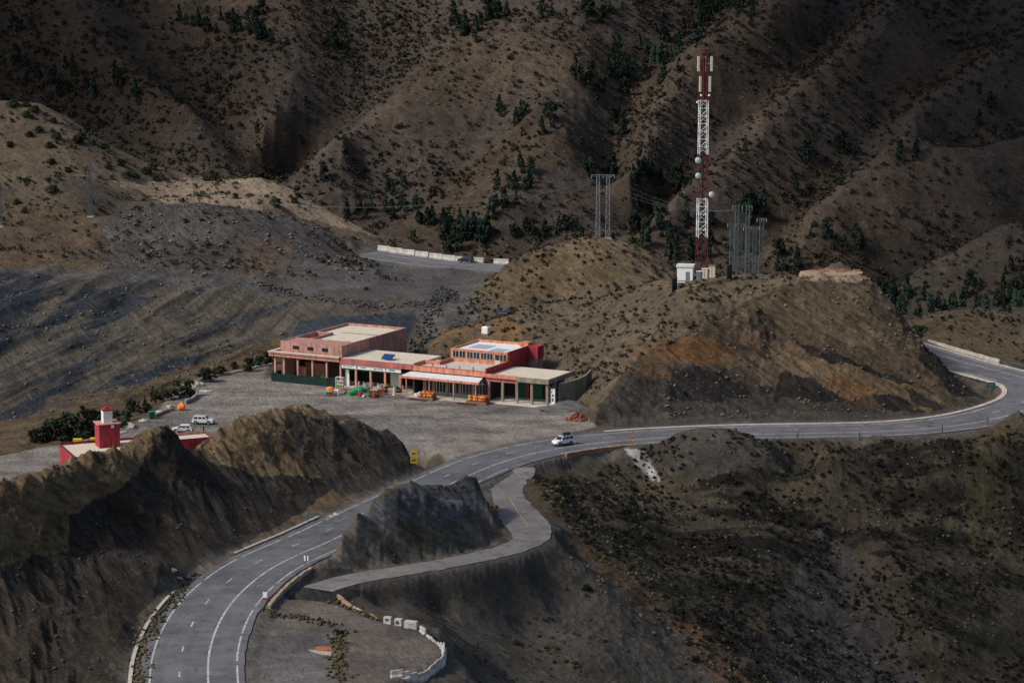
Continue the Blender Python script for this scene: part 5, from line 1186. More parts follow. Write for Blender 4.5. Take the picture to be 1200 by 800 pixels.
# compound
def onY(px, py, Y): v = Vector(P(px, py, Y=Y)); v.z = surf(v.x, v.y); return v
pad_z = mb.z
sh_ = thing('equipment_shelter', 'white equipment shelter with pitched top left of the mast', 'shelter', onY(803.5, 322, 528), R(-12))
Bx().b(-1.75, 1.75, -1.4, 1.4, -.2, 3.3).done('wall', m_wht, sh_); Bx().b(-1.95, 1.95, -1.6, 1.6, 3.3, 3.75).done('roof', m_tin, sh_); Bx().b(-1.6, 1.6, -1.45, -1.41, .1, .3).b(.2, 1.1, -1.45, -1.41, .3, 2.3).done('door', m_steel, sh_)
for i, (px_, w_, h_, lb) in enumerate(((819, 1.0, 1.6, 'grey equipment cabinet at the left foot of the mast'), (826, 1.3, 2.0, 'white equipment cabinet directly under the mast'), (834.5, 1.4, 2.5, 'pale equipment cabinet with brown top right of the mast'))):
    o = thing('equipment_cabinet', lb, 'cabinet', onY(px_, 323, 526.5), R(-10), 'cabinets at the foot of the mast')
    Bx().b(-w_ / 2, w_ / 2, -.5, .5, -.2, h_).done('cabinet_body', (m_steel, m_cream, m_cream)[i], o, bevel=.04); Bx().b(-w_ / 2 - .08, w_ / 2 + .08, -.58, .58, h_, h_ + .14).done('top', m_wood if i == 2 else m_tin, o); Bx().b(-.03, .03, -.53, -.5, .1, h_ - .2).done('door_gap', m_bump, o)
def wall_pts(name, label, cat, pts, h, th, m, sink=.5, seg=1.2):
    w_ = [Vector(p) for p in pts]; bm = bmesh.new(); pr = None; out = []
    for i in range(len(w_) - 1):
        n = max(1, int((w_[i + 1] - w_[i]).length / seg))
        for j in range(n): out.append(w_[i].lerp(w_[i + 1], j / n))
    out.append(w_[-1])
    for i, p in enumerate(out):
        d = (out[min(i + 1, len(out) - 1)] - out[max(i - 1, 0)]); nrm = Vector((-d.y, d.x, 0)).normalized() * th / 2; hh = h + .06 * math.sin(i * 2.1)
        c = [bm.verts.new(p + nrm - Vector((0, 0, sink))), bm.verts.new(p + nrm + Vector((0, 0, hh))), bm.verts.new(p - nrm + Vector((0, 0, hh))), bm.verts.new(p - nrm - Vector((0, 0, sink)))]
        if pr:
            for k in range(4): bm.faces.new((pr[k], pr[(k + 1) % 4], c[(k + 1) % 4], c[k]))
        else: bm.faces.new(c)
        pr = c
    bm.faces.new(pr[::-1]); bmesh.ops.recalc_face_normals(bm, faces=bm.faces)
    return tag(mkobj(name, bm, m), label, cat)
wall_pts('compound_wall', 'low tan wall in front of the mast compound', 'wall', [onY(789, 325, 523), onY(820, 326, 521), onY(853, 327, 523)], .75, .3, simple('tan_block_wall', (.22, .17, .12), .9, .2))
for px_, lb, py_ in ((790.5, 'dark gate leaf standing open at left end of compound wall', 327), (854.5, 'dark gate leaf standing open at right end of compound wall', 327)):
    o = thing('gate_leaf', lb, 'gate', onY(px_, py_, 523.5), R(62)); Bx().b(-1.3, 1.3, -.04, .04, .2, 3.3).done('panel', simple('dark_green_gate_paint', (.012, .03, .028), .7), o); Bx().b(-1.36, -1.28, -.07, .07, -.4, 3.4).b(1.28, 1.36, -.07, .07, -.4, 3.4).done('post', m_bump, o)

# ------------------------------------------------------------------ pylons
def hframe(px0, px1, ptop, Y, label, w_=.95, arm=1.2, m=m_steelb, base=None):
    a = onY(px0, 300, Y) if base is None else onY(px0, base, Y); c = onY(px1, 300, Y); ztop = P(600, ptop, Y=Y)[2]
    t = thing('power_pylon', label, 'pylon', ((a.x + c.x) / 2, Y, min(a.z, c.z)), 0, 'steel lattice pylons')
    dx = abs(c.x - a.x) / 2; H_ = ztop - min(a.z, c.z)
    for s in ((-1, 1) if dx > .3 else (0,)):
        bm = bmesh.new(); lattice(bm, w_ * 1.1, w_ * .75, -.8, H_, max(6, int(H_ / 1.6)), .048); bmesh.ops.translate(bm, verts=bm.verts, vec=(s * dx, 0, 0)); mkobj('lattice_leg', bm, m, t)
        Bx().b(s * dx - .9, s * dx + .9, -.9, .9, -.8, .12).done('concrete_foot', m_conc, t)
    k = Bx(); e_ = dx + arm
    k.bar((-e_, 0, H_), (e_, 0, H_), .07).bar((-e_, 0, H_), (-dx, 0, H_ - .9), .05).bar((e_, 0, H_), (dx, 0, H_ - .9), .05)
    if dx > .3: k.bar((-dx, 0, H_ * .55), (dx, 0, H_ * .55 + .4), .05)
    k.done('cross_arm', m, t)
    ins = []
    for s in (-e_, 0, e_):
        bm = bmesh.new(); lathe(bm, [(.05, -.9), (.13, -.75), (.06, -.6), (.13, -.45), (.06, -.3), (.1, -.12), (.04, 0)], 7, (s, 0, H_)); mkobj('insulator', bm, m_steel, t); ins.append(Vector(((a.x + c.x) / 2 + s, Y, t.location.z + H_ - .9)))
    return t, ins
_, i1 = hframe(700.5, 712, 205, 592, 'two legged lattice pylon on rounded hill left of the mast', .95, 1.6, m_steel)
_, i2 = hframe(863, 875.5, 241, 556, 'tallest two legged blue grey pylon right of the mast', 1.0, 1.0)
_, i3 = hframe(857.5, 866.5, 262, 536, 'nearest low two legged pylon right of the mast', .95, 1.0)
_, i3b = hframe(876, 884, 266, 545, 'pylon with long cross arm behind the nearest pylon', .85, 1.0)
_, i4 = hframe(892, 892.2, 256, 560, 'single legged pylon, rightmost on the hilltop', 1.1, 1.1)
_, i5 = hframe(107, 107.2, 192, 645, 'single slim pylon on white footing among the left hills', .9, 1.0, base=249)
_, i6 = hframe(1, 1.3, 215, 633, 'slim pylon at the left edge of the hills', .9, 1.0, base=268)
def wires(A, B, label, sag=3):
    bm = bmesh.new()
    for a, c in zip(A, B):
        pr = a
        for i in range(1, 17): t_ = i / 16; q = a.lerp(c, t_) - Vector((0, 0, sag * 4 * t_ * (1 - t_))); bar(bm, pr, q, .011, 3); pr = q
    tag(mkobj('power_line', bm, m_steel), label, 'power line')
wires(i1, i2, 'three sagging wires between rounded hill pylon and tallest pylon', 3); wires(i5, i1, 'three long wires crossing the valley from left pylon', 9); wires(i6, i5, 'short wires joining the two pylons of the left hills', 2)
wires(i3, i2, 'short wires joining nearest pylon and tallest pylon', .3); wires(i3b, i4, 'short wires joining long armed pylon and rightmost pylon', .3)

# ------------------------------------------------------------------ ruin on the crest
def ruin(name, label, cx, cy, Y, L_, D_, seed, hmax, m, posts=()):
    c = onY(cx, cy, Y); t = thing(name, label, 'ruin', c, R(-4)); rs = random.Random(seed)
    bm = bmesh.new(); rings = []
    N = 26
    for i in range(N):
        a = 2 * math.pi * i / N; kx = abs(math.cos(a)) ** .6 * math.copysign(1, math.cos(a)); ky = abs(math.sin(a)) ** .6 * math.copysign(1, math.sin(a)); j = rs.uniform(.92, 1.08)
        rings.append((bm.verts.new((L_ / 2 * kx * 1.06 * j, D_ / 2 * ky * 1.1, -1.5)), bm.verts.new((L_ / 2 * kx * j, D_ / 2 * ky, hmax * rs.uniform(.85, 1.1)))))
    for i in range(N): bm.faces.new((rings[i][0], rings[(i + 1) % N][0], rings[(i + 1) % N][1], rings[i][1]))
    bm.faces.new([r[1] for r in rings]); mkobj('platform', bm, m, t)
    k = Bx()
    for i in range(34):
        a = rs.uniform(-L_ / 2, L_ / 2); s = rs.uniform(.3, .8); k.b(a, a + s * 1.6, -D_ / 2 - .5 + rs.uniform(-.3, .3), -D_ / 2 + rs.uniform(0, .4), -.8, hmax - rs.uniform(.2, .5))
    for i in range(16):
        a = rs.uniform(-L_ / 2 * .8, L_ / 2 * .8); b_ = rs.uniform(0, D_ / 2 * .9); s = rs.uniform(.4, 1.1); Bx().b(a, a + s * 2, b_, b_ + s * .6, hmax - .2, hmax + rs.uniform(.15, .5)).done('loose_stone', m_stone, t)
    k.b(-L_ / 2, L_ / 2, -D_ / 2 - .05, -D_ / 2 + .05, -.85, hmax - .45); k.done('broken_wall', m_stone, t)
    for q in posts: Bx().b(q - .08, q + .08, -.5, -.3, hmax, hmax + .9).done('post', m_wood, t)
ruin('ruined_platform', 'flat tan ruined foundation on the hill crest right of pylons', 974, 323, 521, 13.5, 7, 5, .55, simple('tan_earth_floor', (.30, .23, .16), .95, .15), (-1.5, 1.2))
ruin('ruined_wall', 'low broken stone ruin between pylons and flat foundation', 886, 320, 535, 8, 5, 9, 1.1, m_stone)

# ------------------------------------------------------------------ barriers, posts, walls and signs along the road
def along(i, d): return Vector((main_path[i, 0] + nv[i, 0] * d, main_path[i, 1] + nv[i, 1] * d, main_path[i, 2]))
def jersey(L_, h, w_=.6, m=m_white):
    bm = bmesh.new(); pr = [(-w_ / 2, -.3), (w_ / 2, -.3), (w_ / 2, .18), (w_ * .22, .4), (w_ * .16, h), (-w_ * .16, h), (-w_ * .22, .4), (-w_ / 2, .18)]
    A_ = [bm.verts.new((-L_ / 2, y, z)) for y, z in pr]; B_ = [bm.verts.new((L_ / 2, y, z)) for y, z in pr]
    for k in range(8): bm.faces.new((A_[k], A_[(k + 1) % 8], B_[(k + 1) % 8], B_[k]))
    bm.faces.new(A_[::-1]); bm.faces.new(B_); bmesh.ops.recalc_face_normals(bm, faces=bm.faces)
    bmesh.ops.bevel(bm, geom=list(bm.edges), offset=.03, segments=1, affect='EDGES'); me = bpy.data.meshes.new('barrier_block'); bm.to_mesh(me); bm.free(); me.materials.append(m); return me
m_bar = plaster('weathered_white_concrete', (.50, .48, .45), .25, .7)
jm = jersey(1.55, 1.0, .7, m_bar); jm2 = jersey(4.3, 1.25, .7, m_bar)
lay_pts = [(496, 741), (503, 744.5), (509.5, 749), (514.8, 754.5), (518.5, 760.5), (520.3, 767), (519.8, 773.5), (516.8, 779.6), (512, 785), (506, 789.5), (499.5, 793.5), (492, 796.8), (484, 799), (475, 801), (465, 802)]
lw = [Vector(P(a, b + 3, z=2.1)) for a, b in lay_pts]
for i, p in enumerate(lw):
    d = lw[min(i + 1, len(lw) - 1)] - lw[max(i - 1, 0)]
    o = bpy.data.objects.new('barrier_block', jm); COL.objects.link(o); o.location = (p.x, p.y, surf(p.x, p.y)); L_ = (lw[min(i + 1, len(lw) - 1)] - lw[i]).length if i < len(lw) - 1 else 1.5
    o.rotation_euler.z = math.atan2(d.y, d.x) + RNG.uniform(-.06, .06); o.scale = (max(.8, min(1.7, L_ / 1.5)), 1, RNG.uniform(.92, 1.06))
    tag(o, 'white concrete block in the curved barrier round the lay-by, %s along from its top end' % ('first second third fourth fifth sixth seventh eighth ninth tenth eleventh twelfth thirteenth fourteenth fifteenth'.split()[i]), 'barrier', 'concrete blocks round the lay-by')
for i, (a, b, c, lb) in enumerate(((455, 736, 1.15, 'square white concrete cube, leftmost at top of the lay-by'), (467.5, 738.5, 1.15, 'square white concrete cube, middle one at top of the lay-by'), (482, 742, 1.9, 'wide white concrete block with pale blue smear at top of lay-by'))):
    p = Vector(P(a, b, z=1.9)); z_ = surf(p.x, p.y); t = thing('concrete_block', lb, 'block', (p.x, p.y, z_), R(-20), 'large white blocks at the lay-by')
    Bx().b(-c / 2, c / 2, -.4, .35, -.3, 1.05).done('block', m_bar, t, bevel=.06)
    k = Bx(); rs = random.Random(i)
    for _ in range(4): x_ = rs.uniform(-c / 2 + .2, c / 2 - .5); z0 = rs.uniform(.35, .75); k.b(x_, x_ + rs.uniform(.1, .4), -.43, -.405, z0, z0 + rs.uniform(.1, .25))
    k.done('paint_mark', simple('pale_blue_smear', (.25, .38, .42), .8) if i == 2 else m_bump, t)
# pinkish kerb stones left of them
for i, (a, b, c, d_, lb) in enumerate(((396, 700, 412, 709, 'pinkish kerb piece nearest the rubble above the lay-by'), (414, 710, 424, 714, 'pale short kerb piece in the middle above the lay-by'), (433, 716, 443, 722, 'pinkish kerb piece next to the white cubes'))):
    p0 = Vector(P(a, b, z=1.6)); p1 = Vector(P(c, d_, z=1.8)); p0.z = surf(p0.x, p0.y); p1.z = surf(p1.x, p1.y)
    wall_pts('kerb_piece', lb, 'kerb stone', [p0, p1], .45, .35, plaster('faded_pink_kerb', (.42, .26, .2), .2) if i != 1 else m_bar)
# far barrier
i0_, i1_ = idx_near(607, 311, 10), idx_near(448, 292, 11.5); s_all = seglen(main_path); n_b = 0; ids = ['first', 'second', 'third', 'fourth', 'fifth', 'sixth', 'seventh', 'eighth', 'ninth', 'tenth', 'eleventh', 'twelfth']
sa = s_all[i0_]
while sa < s_all[i1_] and n_b < 12:
    i = int(np.searchsorted(s_all, sa)); p = along(i, -6.6); pxx, _ = proj(p.x, p.y, p.z)
    if not (560 < pxx < 574):
        o = bpy.data.objects.new('barrier_block', jm2); COL.objects.link(o); o.location = p; o.rotation_euler.z = math.atan2(tv[i, 1], tv[i, 0])
        tag(o, 'long white concrete barrier on the far road, %s from its right end' % ids[n_b], 'barrier', 'white barriers on the far road'); n_b += 1
    sa += 4.55
o = Bx().bar((0, 0, -.3), (0, 0, 2.3), .13).b(-.25, .25, -.05, .05, 1.9, 2.6).done('marker_post', m_wood); p = along(idx_near(567, 308, 10), -6.8); o.location = p; tag(o, 'brown marker post beside dark car on the far road', 'post')
# right bend: wall and guard rail outside the curve
ia, ib_ = idx_near(1150, 430, 4.3), idx_near(1055, 402, 5.6)
wall_pts('roadside_wall', 'low pale concrete wall outside the far bend', 'wall', [along(i, -6.6) for i in range(ia, ib_, 3)], .8, .35, m_conc)
ia, ib_ = idx_near(1228, 452, 3.3), idx_near(1146, 429, 4.4)
gr_ = thing('guard_rail', 'dark steel guard rail outside the far bend', 'guard rail', along(ia, -6.4))
k = Bx(); rp = [along(i, -6.4) - along(ia, -6.4) for i in range(ia, ib_, 2)]
for a, c in zip(rp[:-1], rp[1:]): k.bar(a + Vector((0, 0, .75)), c + Vector((0, 0, .75)), .17, 6)
k.done('rail', simple('dark_rail_paint', (.03, .05, .06), .5), gr_)
for a in rp[::2]: Bx().bar(a - Vector((0, 0, .4)), a + Vector((0, 0, .8)), .07).done('post', m_steel, gr_)
# stone wall under the road above the spill
ia, ib_ = idx_near(636, 529, .3), idx_near(742, 515, 0)
wall_pts('stone_wall', 'reddish dry stone wall holding the road edge above the white spill', 'wall', [along(i, -5.5) - Vector((0, 0, .1)) for i in range(ia, ib_, 2)], .45, .5, m_stone, 2.6)
# retaining wall by the lay-by
ia, ib_ = idx_near(288, 712, 3.2), idx_near(352, 657, 2.5)
wall_pts('retaining_wall', 'tan concrete retaining wall between main road and lay-by', 'wall', [along(i, -5.6) for i in range(ia, ib_, 2)], .18, .5, plaster('tan_concrete', (.40, .31, .24), .2), 2.4)
# poles
def pole(px_, py_, h_, label, n=5):
    i = idx_near(px_, py_ - 4, .1); p = along(i, -5.2); p.x = P(px_, py_, Y=p.y)[0]; t = thing('marker_pole', label, 'pole', p, 0, 'red and orange poles on the stone wall')
    for j in range(n): Bx().bar((0, 0, h_ * j / n - (.3 if j == 0 else 0)), (0, 0, h_ * (j + 1) / n), .085, 8).done('red_band' if j % 2 == 0 else 'orange_band', m_rd if j % 2 == 0 else m_orangep, t)
pole(628, 535, 2.0, 'short red marker pole at left end of the stone wall', 4); pole(674.5, 526, 2.3, 'red marker pole behind the white van'); pole(741.5, 519, 2.7, 'tall red and orange marker pole at right end of the stone wall')
for j, (px_, wh) in enumerate(((788.7, 'leftmost of four on the grassy berm'), (813.5, 'second of four on the grassy berm'), (837.5, 'third of four on the grassy berm'), (861, 'rightmost of four on the grassy berm'), (935, 'standing alone where the road straightens'), (1007.5, 'left of the dark grassy bank'), (1104, 'on the grassy bank before the bend'), (1157, 'on the grassy bank under the green sign'))):
    i = idx_near(px_, 509 if px_ < 1040 else (502 if px_ < 1120 else 494), .2); p = along(i, -5.9); p.x = P(px_, 508, Y=p.y)[0]; p.z = max(surf(p.x, p.y), p.z) - .1
    o = Bx().bar((0, 0, -.3), (0, 0, 1.2), .09, 6).bar((0, 0, 1.2), (0, 0, 1.32), .11, 6).done('delineator_post', m_bump); o.location = p; tag(o, 'small dark roadside post, ' + wh, 'post', 'small dark roadside posts')
def sign(name, label, p, rz, parts, post=2.0):
    t = thing(name, label, 'sign', p, rz); Bx().bar((0, .06, -.3), (0, .06, post), .05, 6).done('post', m_steel, t)
    for nm, b_, m_ in parts: Bx().b(*b_).done(nm, m_, t)
    return t
p = zpt(485, 551, 1.0); p.z = surf(p.x, p.y)
y1 = sign('yellow_sign', 'pair of yellow warning panels stacked on a post beside dark ridge', p, R(10), [('upper_panel', (-.62, .62, -.03, .03, 1.65, 2.75), m_yellow), ('lower_panel', (-.62, .62, -.03, .03, .4, 1.5), m_yellow),
    ('symbol', (-.35, .3, -.05, -.035, 2.1, 2.35), m_bump), ('lettering', (-.4, .42, -.05, -.035, .8, 1.0), m_bump), ('lettering', (-.3, .3, -.05, -.035, 1.15, 1.28), m_bump)], 2.7)
i = idx_near(362, 612, 2.4); p = along(i, 10.6); p.x = P(360.5, 605, Y=p.y)[0]; p.z = surf(p.x, p.y)
sg = sign('blue_sign', 'small blue triangular sign at foot of the dark ridge', p, 0, [], 1.4); bm = bmesh.new(); prism(bm, [(-.5, 1.1), (.5, 1.1), (0, 2.0)], -.03, .03); mkobj('panel', bm, simple('teal_blue_paint', (.03, .16, .24), .5), sg)
p = along(idx_near(362, 657, 2.5), -5.2); p.x = P(359, 665, Y=p.y)[0]
sg = sign('chevron_marker', 'small white and blue marker on the road edge above rubble', p, R(-15), [('panel', (-.35, .35, -.03, .03, .2, 1.0), m_wht), ('blue_stripe', (-.1, .12, -.045, -.032, .2, 1.0), m_blue)], .9)
p = along(idx_near(300, 705, 2.9), -6.0); p.x = P(311, 720, Y=p.y)[0]; p.z = surf(p.x, p.y)
sign('marker_board', 'small white marker board with red foot at the tan retaining wall', p, R(-10), [('panel', (-.3, .3, -.03, .03, .5, 1.3), m_wht), ('red_foot', (-.3, .3, -.05, .05, .0, .4), m_rd)], 1.2)
p = grd(1161, 463, 440); p.z = surf(p.x, p.y)
gs = sign('green_sign', 'green road sign at the nose of the brown hill', p, R(5), [('panel', (-.95, .95, -.03, .03, 1.2, 2.3), simple('green_sign_face', (.02, .12, .09), .5)), ('lettering', (-.6, .5, -.05, -.035, 1.75, 1.9), m_steel), ('lettering', (-.6, .2, -.05, -.035, 1.45, 1.6), m_steel)], 2.3)
p = zpt(579.5, 598, .2); p.z = surf(p.x, p.y)
ob_ = thing('warning_barrier', 'orange warning barrier with black marks at the side road edge', 'barrier', p, R(-8))
Bx().b(-.72, -.05, -.04, .04, .35, 1.1).b(.05, .72, -.04, .04, .4, 1.15).done('panel', m_orangep, ob_); Bx().b(-.5, -.25, -.06, -.042, .55, .85).b(.25, .5, -.06, -.042, .6, .9).done('chevron', m_bump, ob_)
for a in (-.6, .6): Bx().b(a - .04, a + .04, -.25, .25, -.1, .05).b(a - .04, a + .04, -.03, .03, 0, .5).done('foot', m_bump, ob_)
# red and white rag on the lay-by floor
for nm, lb, poly, m_ in (('painted_patch', 'faded orange red painted patch on the lay-by floor', [(368, 769), (372, 764.5), (388, 765.5), (389, 771)], simple('faded_red_floor_paint', (.40, .12, .07), .9, .3, 2)), ('painted_patch', 'pale sandy patch beside the orange patch on the lay-by floor', [(362, 769), (372, 770), (389, 772.5), (388, 776), (374, 774)], simple('pale_sand_patch', (.40, .36, .29), .9, .3, 2))):
    bm = bmesh.new(); pts = [Vector(P(a, b, z=2.2)) for a, b in poly]; up = [bm.verts.new((q.x, q.y, surf(q.x, q.y) + .10)) for q in pts]; dn = [bm.verts.new((q.x, q.y, surf(q.x, q.y) - .1)) for q in pts]
    bm.faces.new(up); 
    for k_ in range(len(up)): bm.faces.new((up[k_], up[(k_ + 1) % len(up)], dn[(k_ + 1) % len(up)], dn[k_]))
    bmesh.ops.recalc_face_normals(bm, faces=bm.faces); tag(mkobj(nm, bm, m_), lb, 'paint patch')
# lot edge
pts = [zpt(a, b, 0) for a, b in ((250, 442.5), (262, 439), (286.7, 435), (300, 431), (319, 427.5))]
wall_pts('lot_kerb', 'pale low kerb along the upper edge of the parking lot', 'kerb', pts, .4, .35, m_conc)
wall_pts('planter_wall', 'grey stone planter edge near the orange sack', 'planter', [zpt(217, 473.5), zpt(225, 470), zpt(231, 465.5)], .8, .5, simple('grey_rubble_stone', (.25, .23, .20), .95, .3, 2))
wall_pts('planter_wall', 'low stone planter edge beside the white slabs', 'planter', [zpt(181, 489), zpt(190, 485), zpt(203, 480.5)], .6, .5, simple('brown_rubble_stone', (.20, .16, .12), .95, .3, 2))
bm = rock_bm(.72, 77, 1.2, 3)
o = mkobj('sack', bm, m_orangep, smooth=True); o.location = zpt(212.5, 477, .7); tag(o, 'bright orange sack standing at the stone planter', 'sack')
bn_ = thing('waste_bin', 'dark green waste bin at the lot edge near the white slabs', 'bin', zpt(178, 490.5, 0), .3); Bx().b(-.6, .6, -.5, .5, .15, 1.4).done('bin_body', simple('dark_green_plastic', (.01, .10, .05), .5), bn_, bevel=.06); Bx().b(-.65, .65, -.55, .55, 1.4, 1.55).done('lid', m_tl, bn_)
for a, b, s, f, lb in ((187.5, 482.5, .9, .35, 'flat white slab on the planter edge, left of the pair'), (196.5, 482, .9, .4, 'flat white slab on the planter edge, right of the pair'), (199.5, 477, .7, .7, 'upright pale stone behind the white slabs'), (152, 502, 1.2, .8, 'large pale boulder at the lower lot edge'), (168, 494, 1.1, .35, 'flat pale stone between the green bin and the boulder'),
                       (241.7, 458.5, 1.5, .15, 'flat pale slab lying on the upper lot'), (231, 452, 1.5, .5, 'heap like pale stone below the large dark shrub'), (143, 507, .9, .3, 'flat pale stone lowest on the lot edge'), (224, 463, .9, .6, 'pale stone on the planter under the tall shrub'), (394, 600, .6, .6, 'white stone at foot of the dark ridge by the road'), (388, 602, .5, .5, 'smaller grey stone beside the white one at ridge foot'),
                       (202.5, 690, .6, .6, 'pale stone by the kerb at the near bend'), (210, 688, .5, .5, 'reddish stone by the kerb at the near bend')):
    p = zpt(a, b, 0 if b < 520 else 2.4); p.z = surf(p.x, p.y); o = mkobj('stone', rock_bm(s, int(a), f, 2), simple('pale_limestone', (.42, .39, .34), .9, .2, 2)); o.location = p + Vector((0, 0, s * f * .3)); tag(o, lb, 'stone')
for a, b, lb in ((111, 517, 'orange yellow crate behind the crimson building roof'), (91, 518, 'small orange crate at left behind the crimson roof')):
    p = zpt(a, b - 2, 0); p = Vector((p.x, p.y + 4, 0)); o = Bx().b(-.8, .8, -.5, .5, 0, 1.2).b(-.85, .85, -.55, .55, 1.2, 1.3).done('crate', m_yellow); o.location = (P(a, b, Y=453)[0], 453, P(a, b, Y=453)[2] - .6); tag(o, lb, 'crate')
p = zpt(499, 541, 1); p.z = surf(p.x, p.y)
# ------------------------------------------------------------------ vegetation
def foliage_mat(name, col, col2):
    m, nt, b = mat(name); v = texco(nt); n = noise(nt, v, 1.3, 4, .6); c = mixc(nt, col, col2, ramp(nt, n, [(.35, 0), (.65, 1)]))
    oi = nt.nodes.new('ShaderNodeObjectInfo'); c = mixc(nt, c, ramp(nt, oi.outputs['Random'], [(0, .5), (1, 1.15)]), 1.0, 'MULTIPLY'); n2 = noise(nt, v, .12, 3, .5); c = mixc(nt, c, ramp(nt, n2, [(.35, .75), (.65, 1.15)]), 1.0, 'MULTIPLY')
    nt.links.new(c, b.inputs['Base Color']); b.inputs['Roughness'].default_value = .85; b.inputs['Specular IOR Level'].default_value = .15; return m
m_con = foliage_mat('dark_conifer_foliage', (.014, .032, .022), (.03, .052, .034)); m_jun = foliage_mat('juniper_foliage', (.018, .03, .016), (.04, .055, .026)); m_oli = foliage_mat('grey_green_foliage', (.045, .055, .032), (.09, .09, .05))
def tree_proto(name, H_, W_, kind, seed, m, n=620):
    rs = random.Random(seed); t = bpy.data.objects.new(name, None); COL.objects.link(t)
    bm = bmesh.new(); bar(bm, (0, 0, -.6), (0, 0, H_ * .8), H_ * .035, 6, H_ * .008)
    for i in range(7):
        a = rs.uniform(0, 6.28); z = H_ * rs.uniform(.12, .65); L_ = W_ * .4 * (1 - z / H_ * .6); bar(bm, (0, 0, z), (L_ * math.cos(a), L_ * math.sin(a), z + L_ * .4), H_ * .012, 4, H_ * .004)
    mkobj('trunk', bm, m_bark, t)
    bm = bmesh.new()
    clumps = []
    for i in range(26 if kind == 'round' else 30):
        f = rs.random()
        if kind == 'cone': z = .08 + .9 * f; rr = (1 - z) ** .8 * .5 + .03; r = rr * math.sqrt(rs.uniform(.1, 1)); s = .11 * (1.2 - z)
        else: z = .15 + .78 * f; rr = .5 * math.sqrt(max(.05, 1 - ((z - .5) / .52) ** 2)); r = rr * math.sqrt(rs.uniform(.05, .9)); s = .13
        a = rs.uniform(0, 6.28); clumps.append((r * W_ * math.cos(a), r * W_ * math.sin(a), z * H_, s * (W_ + H_) * .62))
    for _ in range(n):
        c = rs.choice(clumps); d = Vector((rs.gauss(0, 1), rs.gauss(0, 1), rs.gauss(0, 1))).normalized() * c[3] * rs.uniform(.4, 1.0)
        o = Vector(c[:3]) + d; s = rs.uniform(.05, .095) * (W_ + H_) * .5; nrm = (d.normalized() + Vector((rs.uniform(-.7, .7), rs.uniform(-.7, .7), rs.uniform(-.3, .9)))).normalized()
        q = nrm.orthogonal().normalized(); q = (Matrix.Rotation(rs.uniform(0, 3), 3, nrm) @ q); w_ = nrm.cross(q)
        bm.faces.new([bm.verts.new(o + q * s), bm.verts.new(o + w_ * s * .8), bm.verts.new(o - q * s * 1.1), bm.verts.new(o - w_ * s * .7)])
    mkobj('crown', bm, m, t); return t
protoC = [tree_proto('pine_tree', 7, 4.6, 'cone', 1, m_con), tree_proto('pine_tree', 7, 4.2, 'cone', 2, m_con), tree_proto('pine_tree', 6.5, 5, 'round', 3, m_con), tree_proto('pine_tree', 7, 4.4, 'cone', 4, m_con)]
protoJ = [tree_proto('juniper_shrub', 3.2, 3.4, 'round', 11, m_jun, 620), tree_proto('juniper_shrub', 4.6, 2.4, 'cone', 12, m_jun, 620), tree_proto('olive_shrub', 3, 3, 'round', 13, m_oli, 620)]
used_p = set()
kidmap = {p: [c for c in bpy.data.objects if c.parent == p] for p in protoC + protoJ}
def plant(proto, loc, rz, s, label, cat, group=None):
    if proto not in used_p: used_p.add(proto); r = proto
    else:
        r = proto.copy(); COL.objects.link(r)
        for ch in kidmap[proto]: c = ch.copy(); COL.objects.link(c); c.parent = r
    r.location = loc; r.rotation_euler = (0, 0, rz); r.scale = s if hasattr(s, '__len__') else (s, s, s); r['label'] = label; r['category'] = cat
    if group: r['group'] = group
    elif 'group' in r: del r['group']
    return r
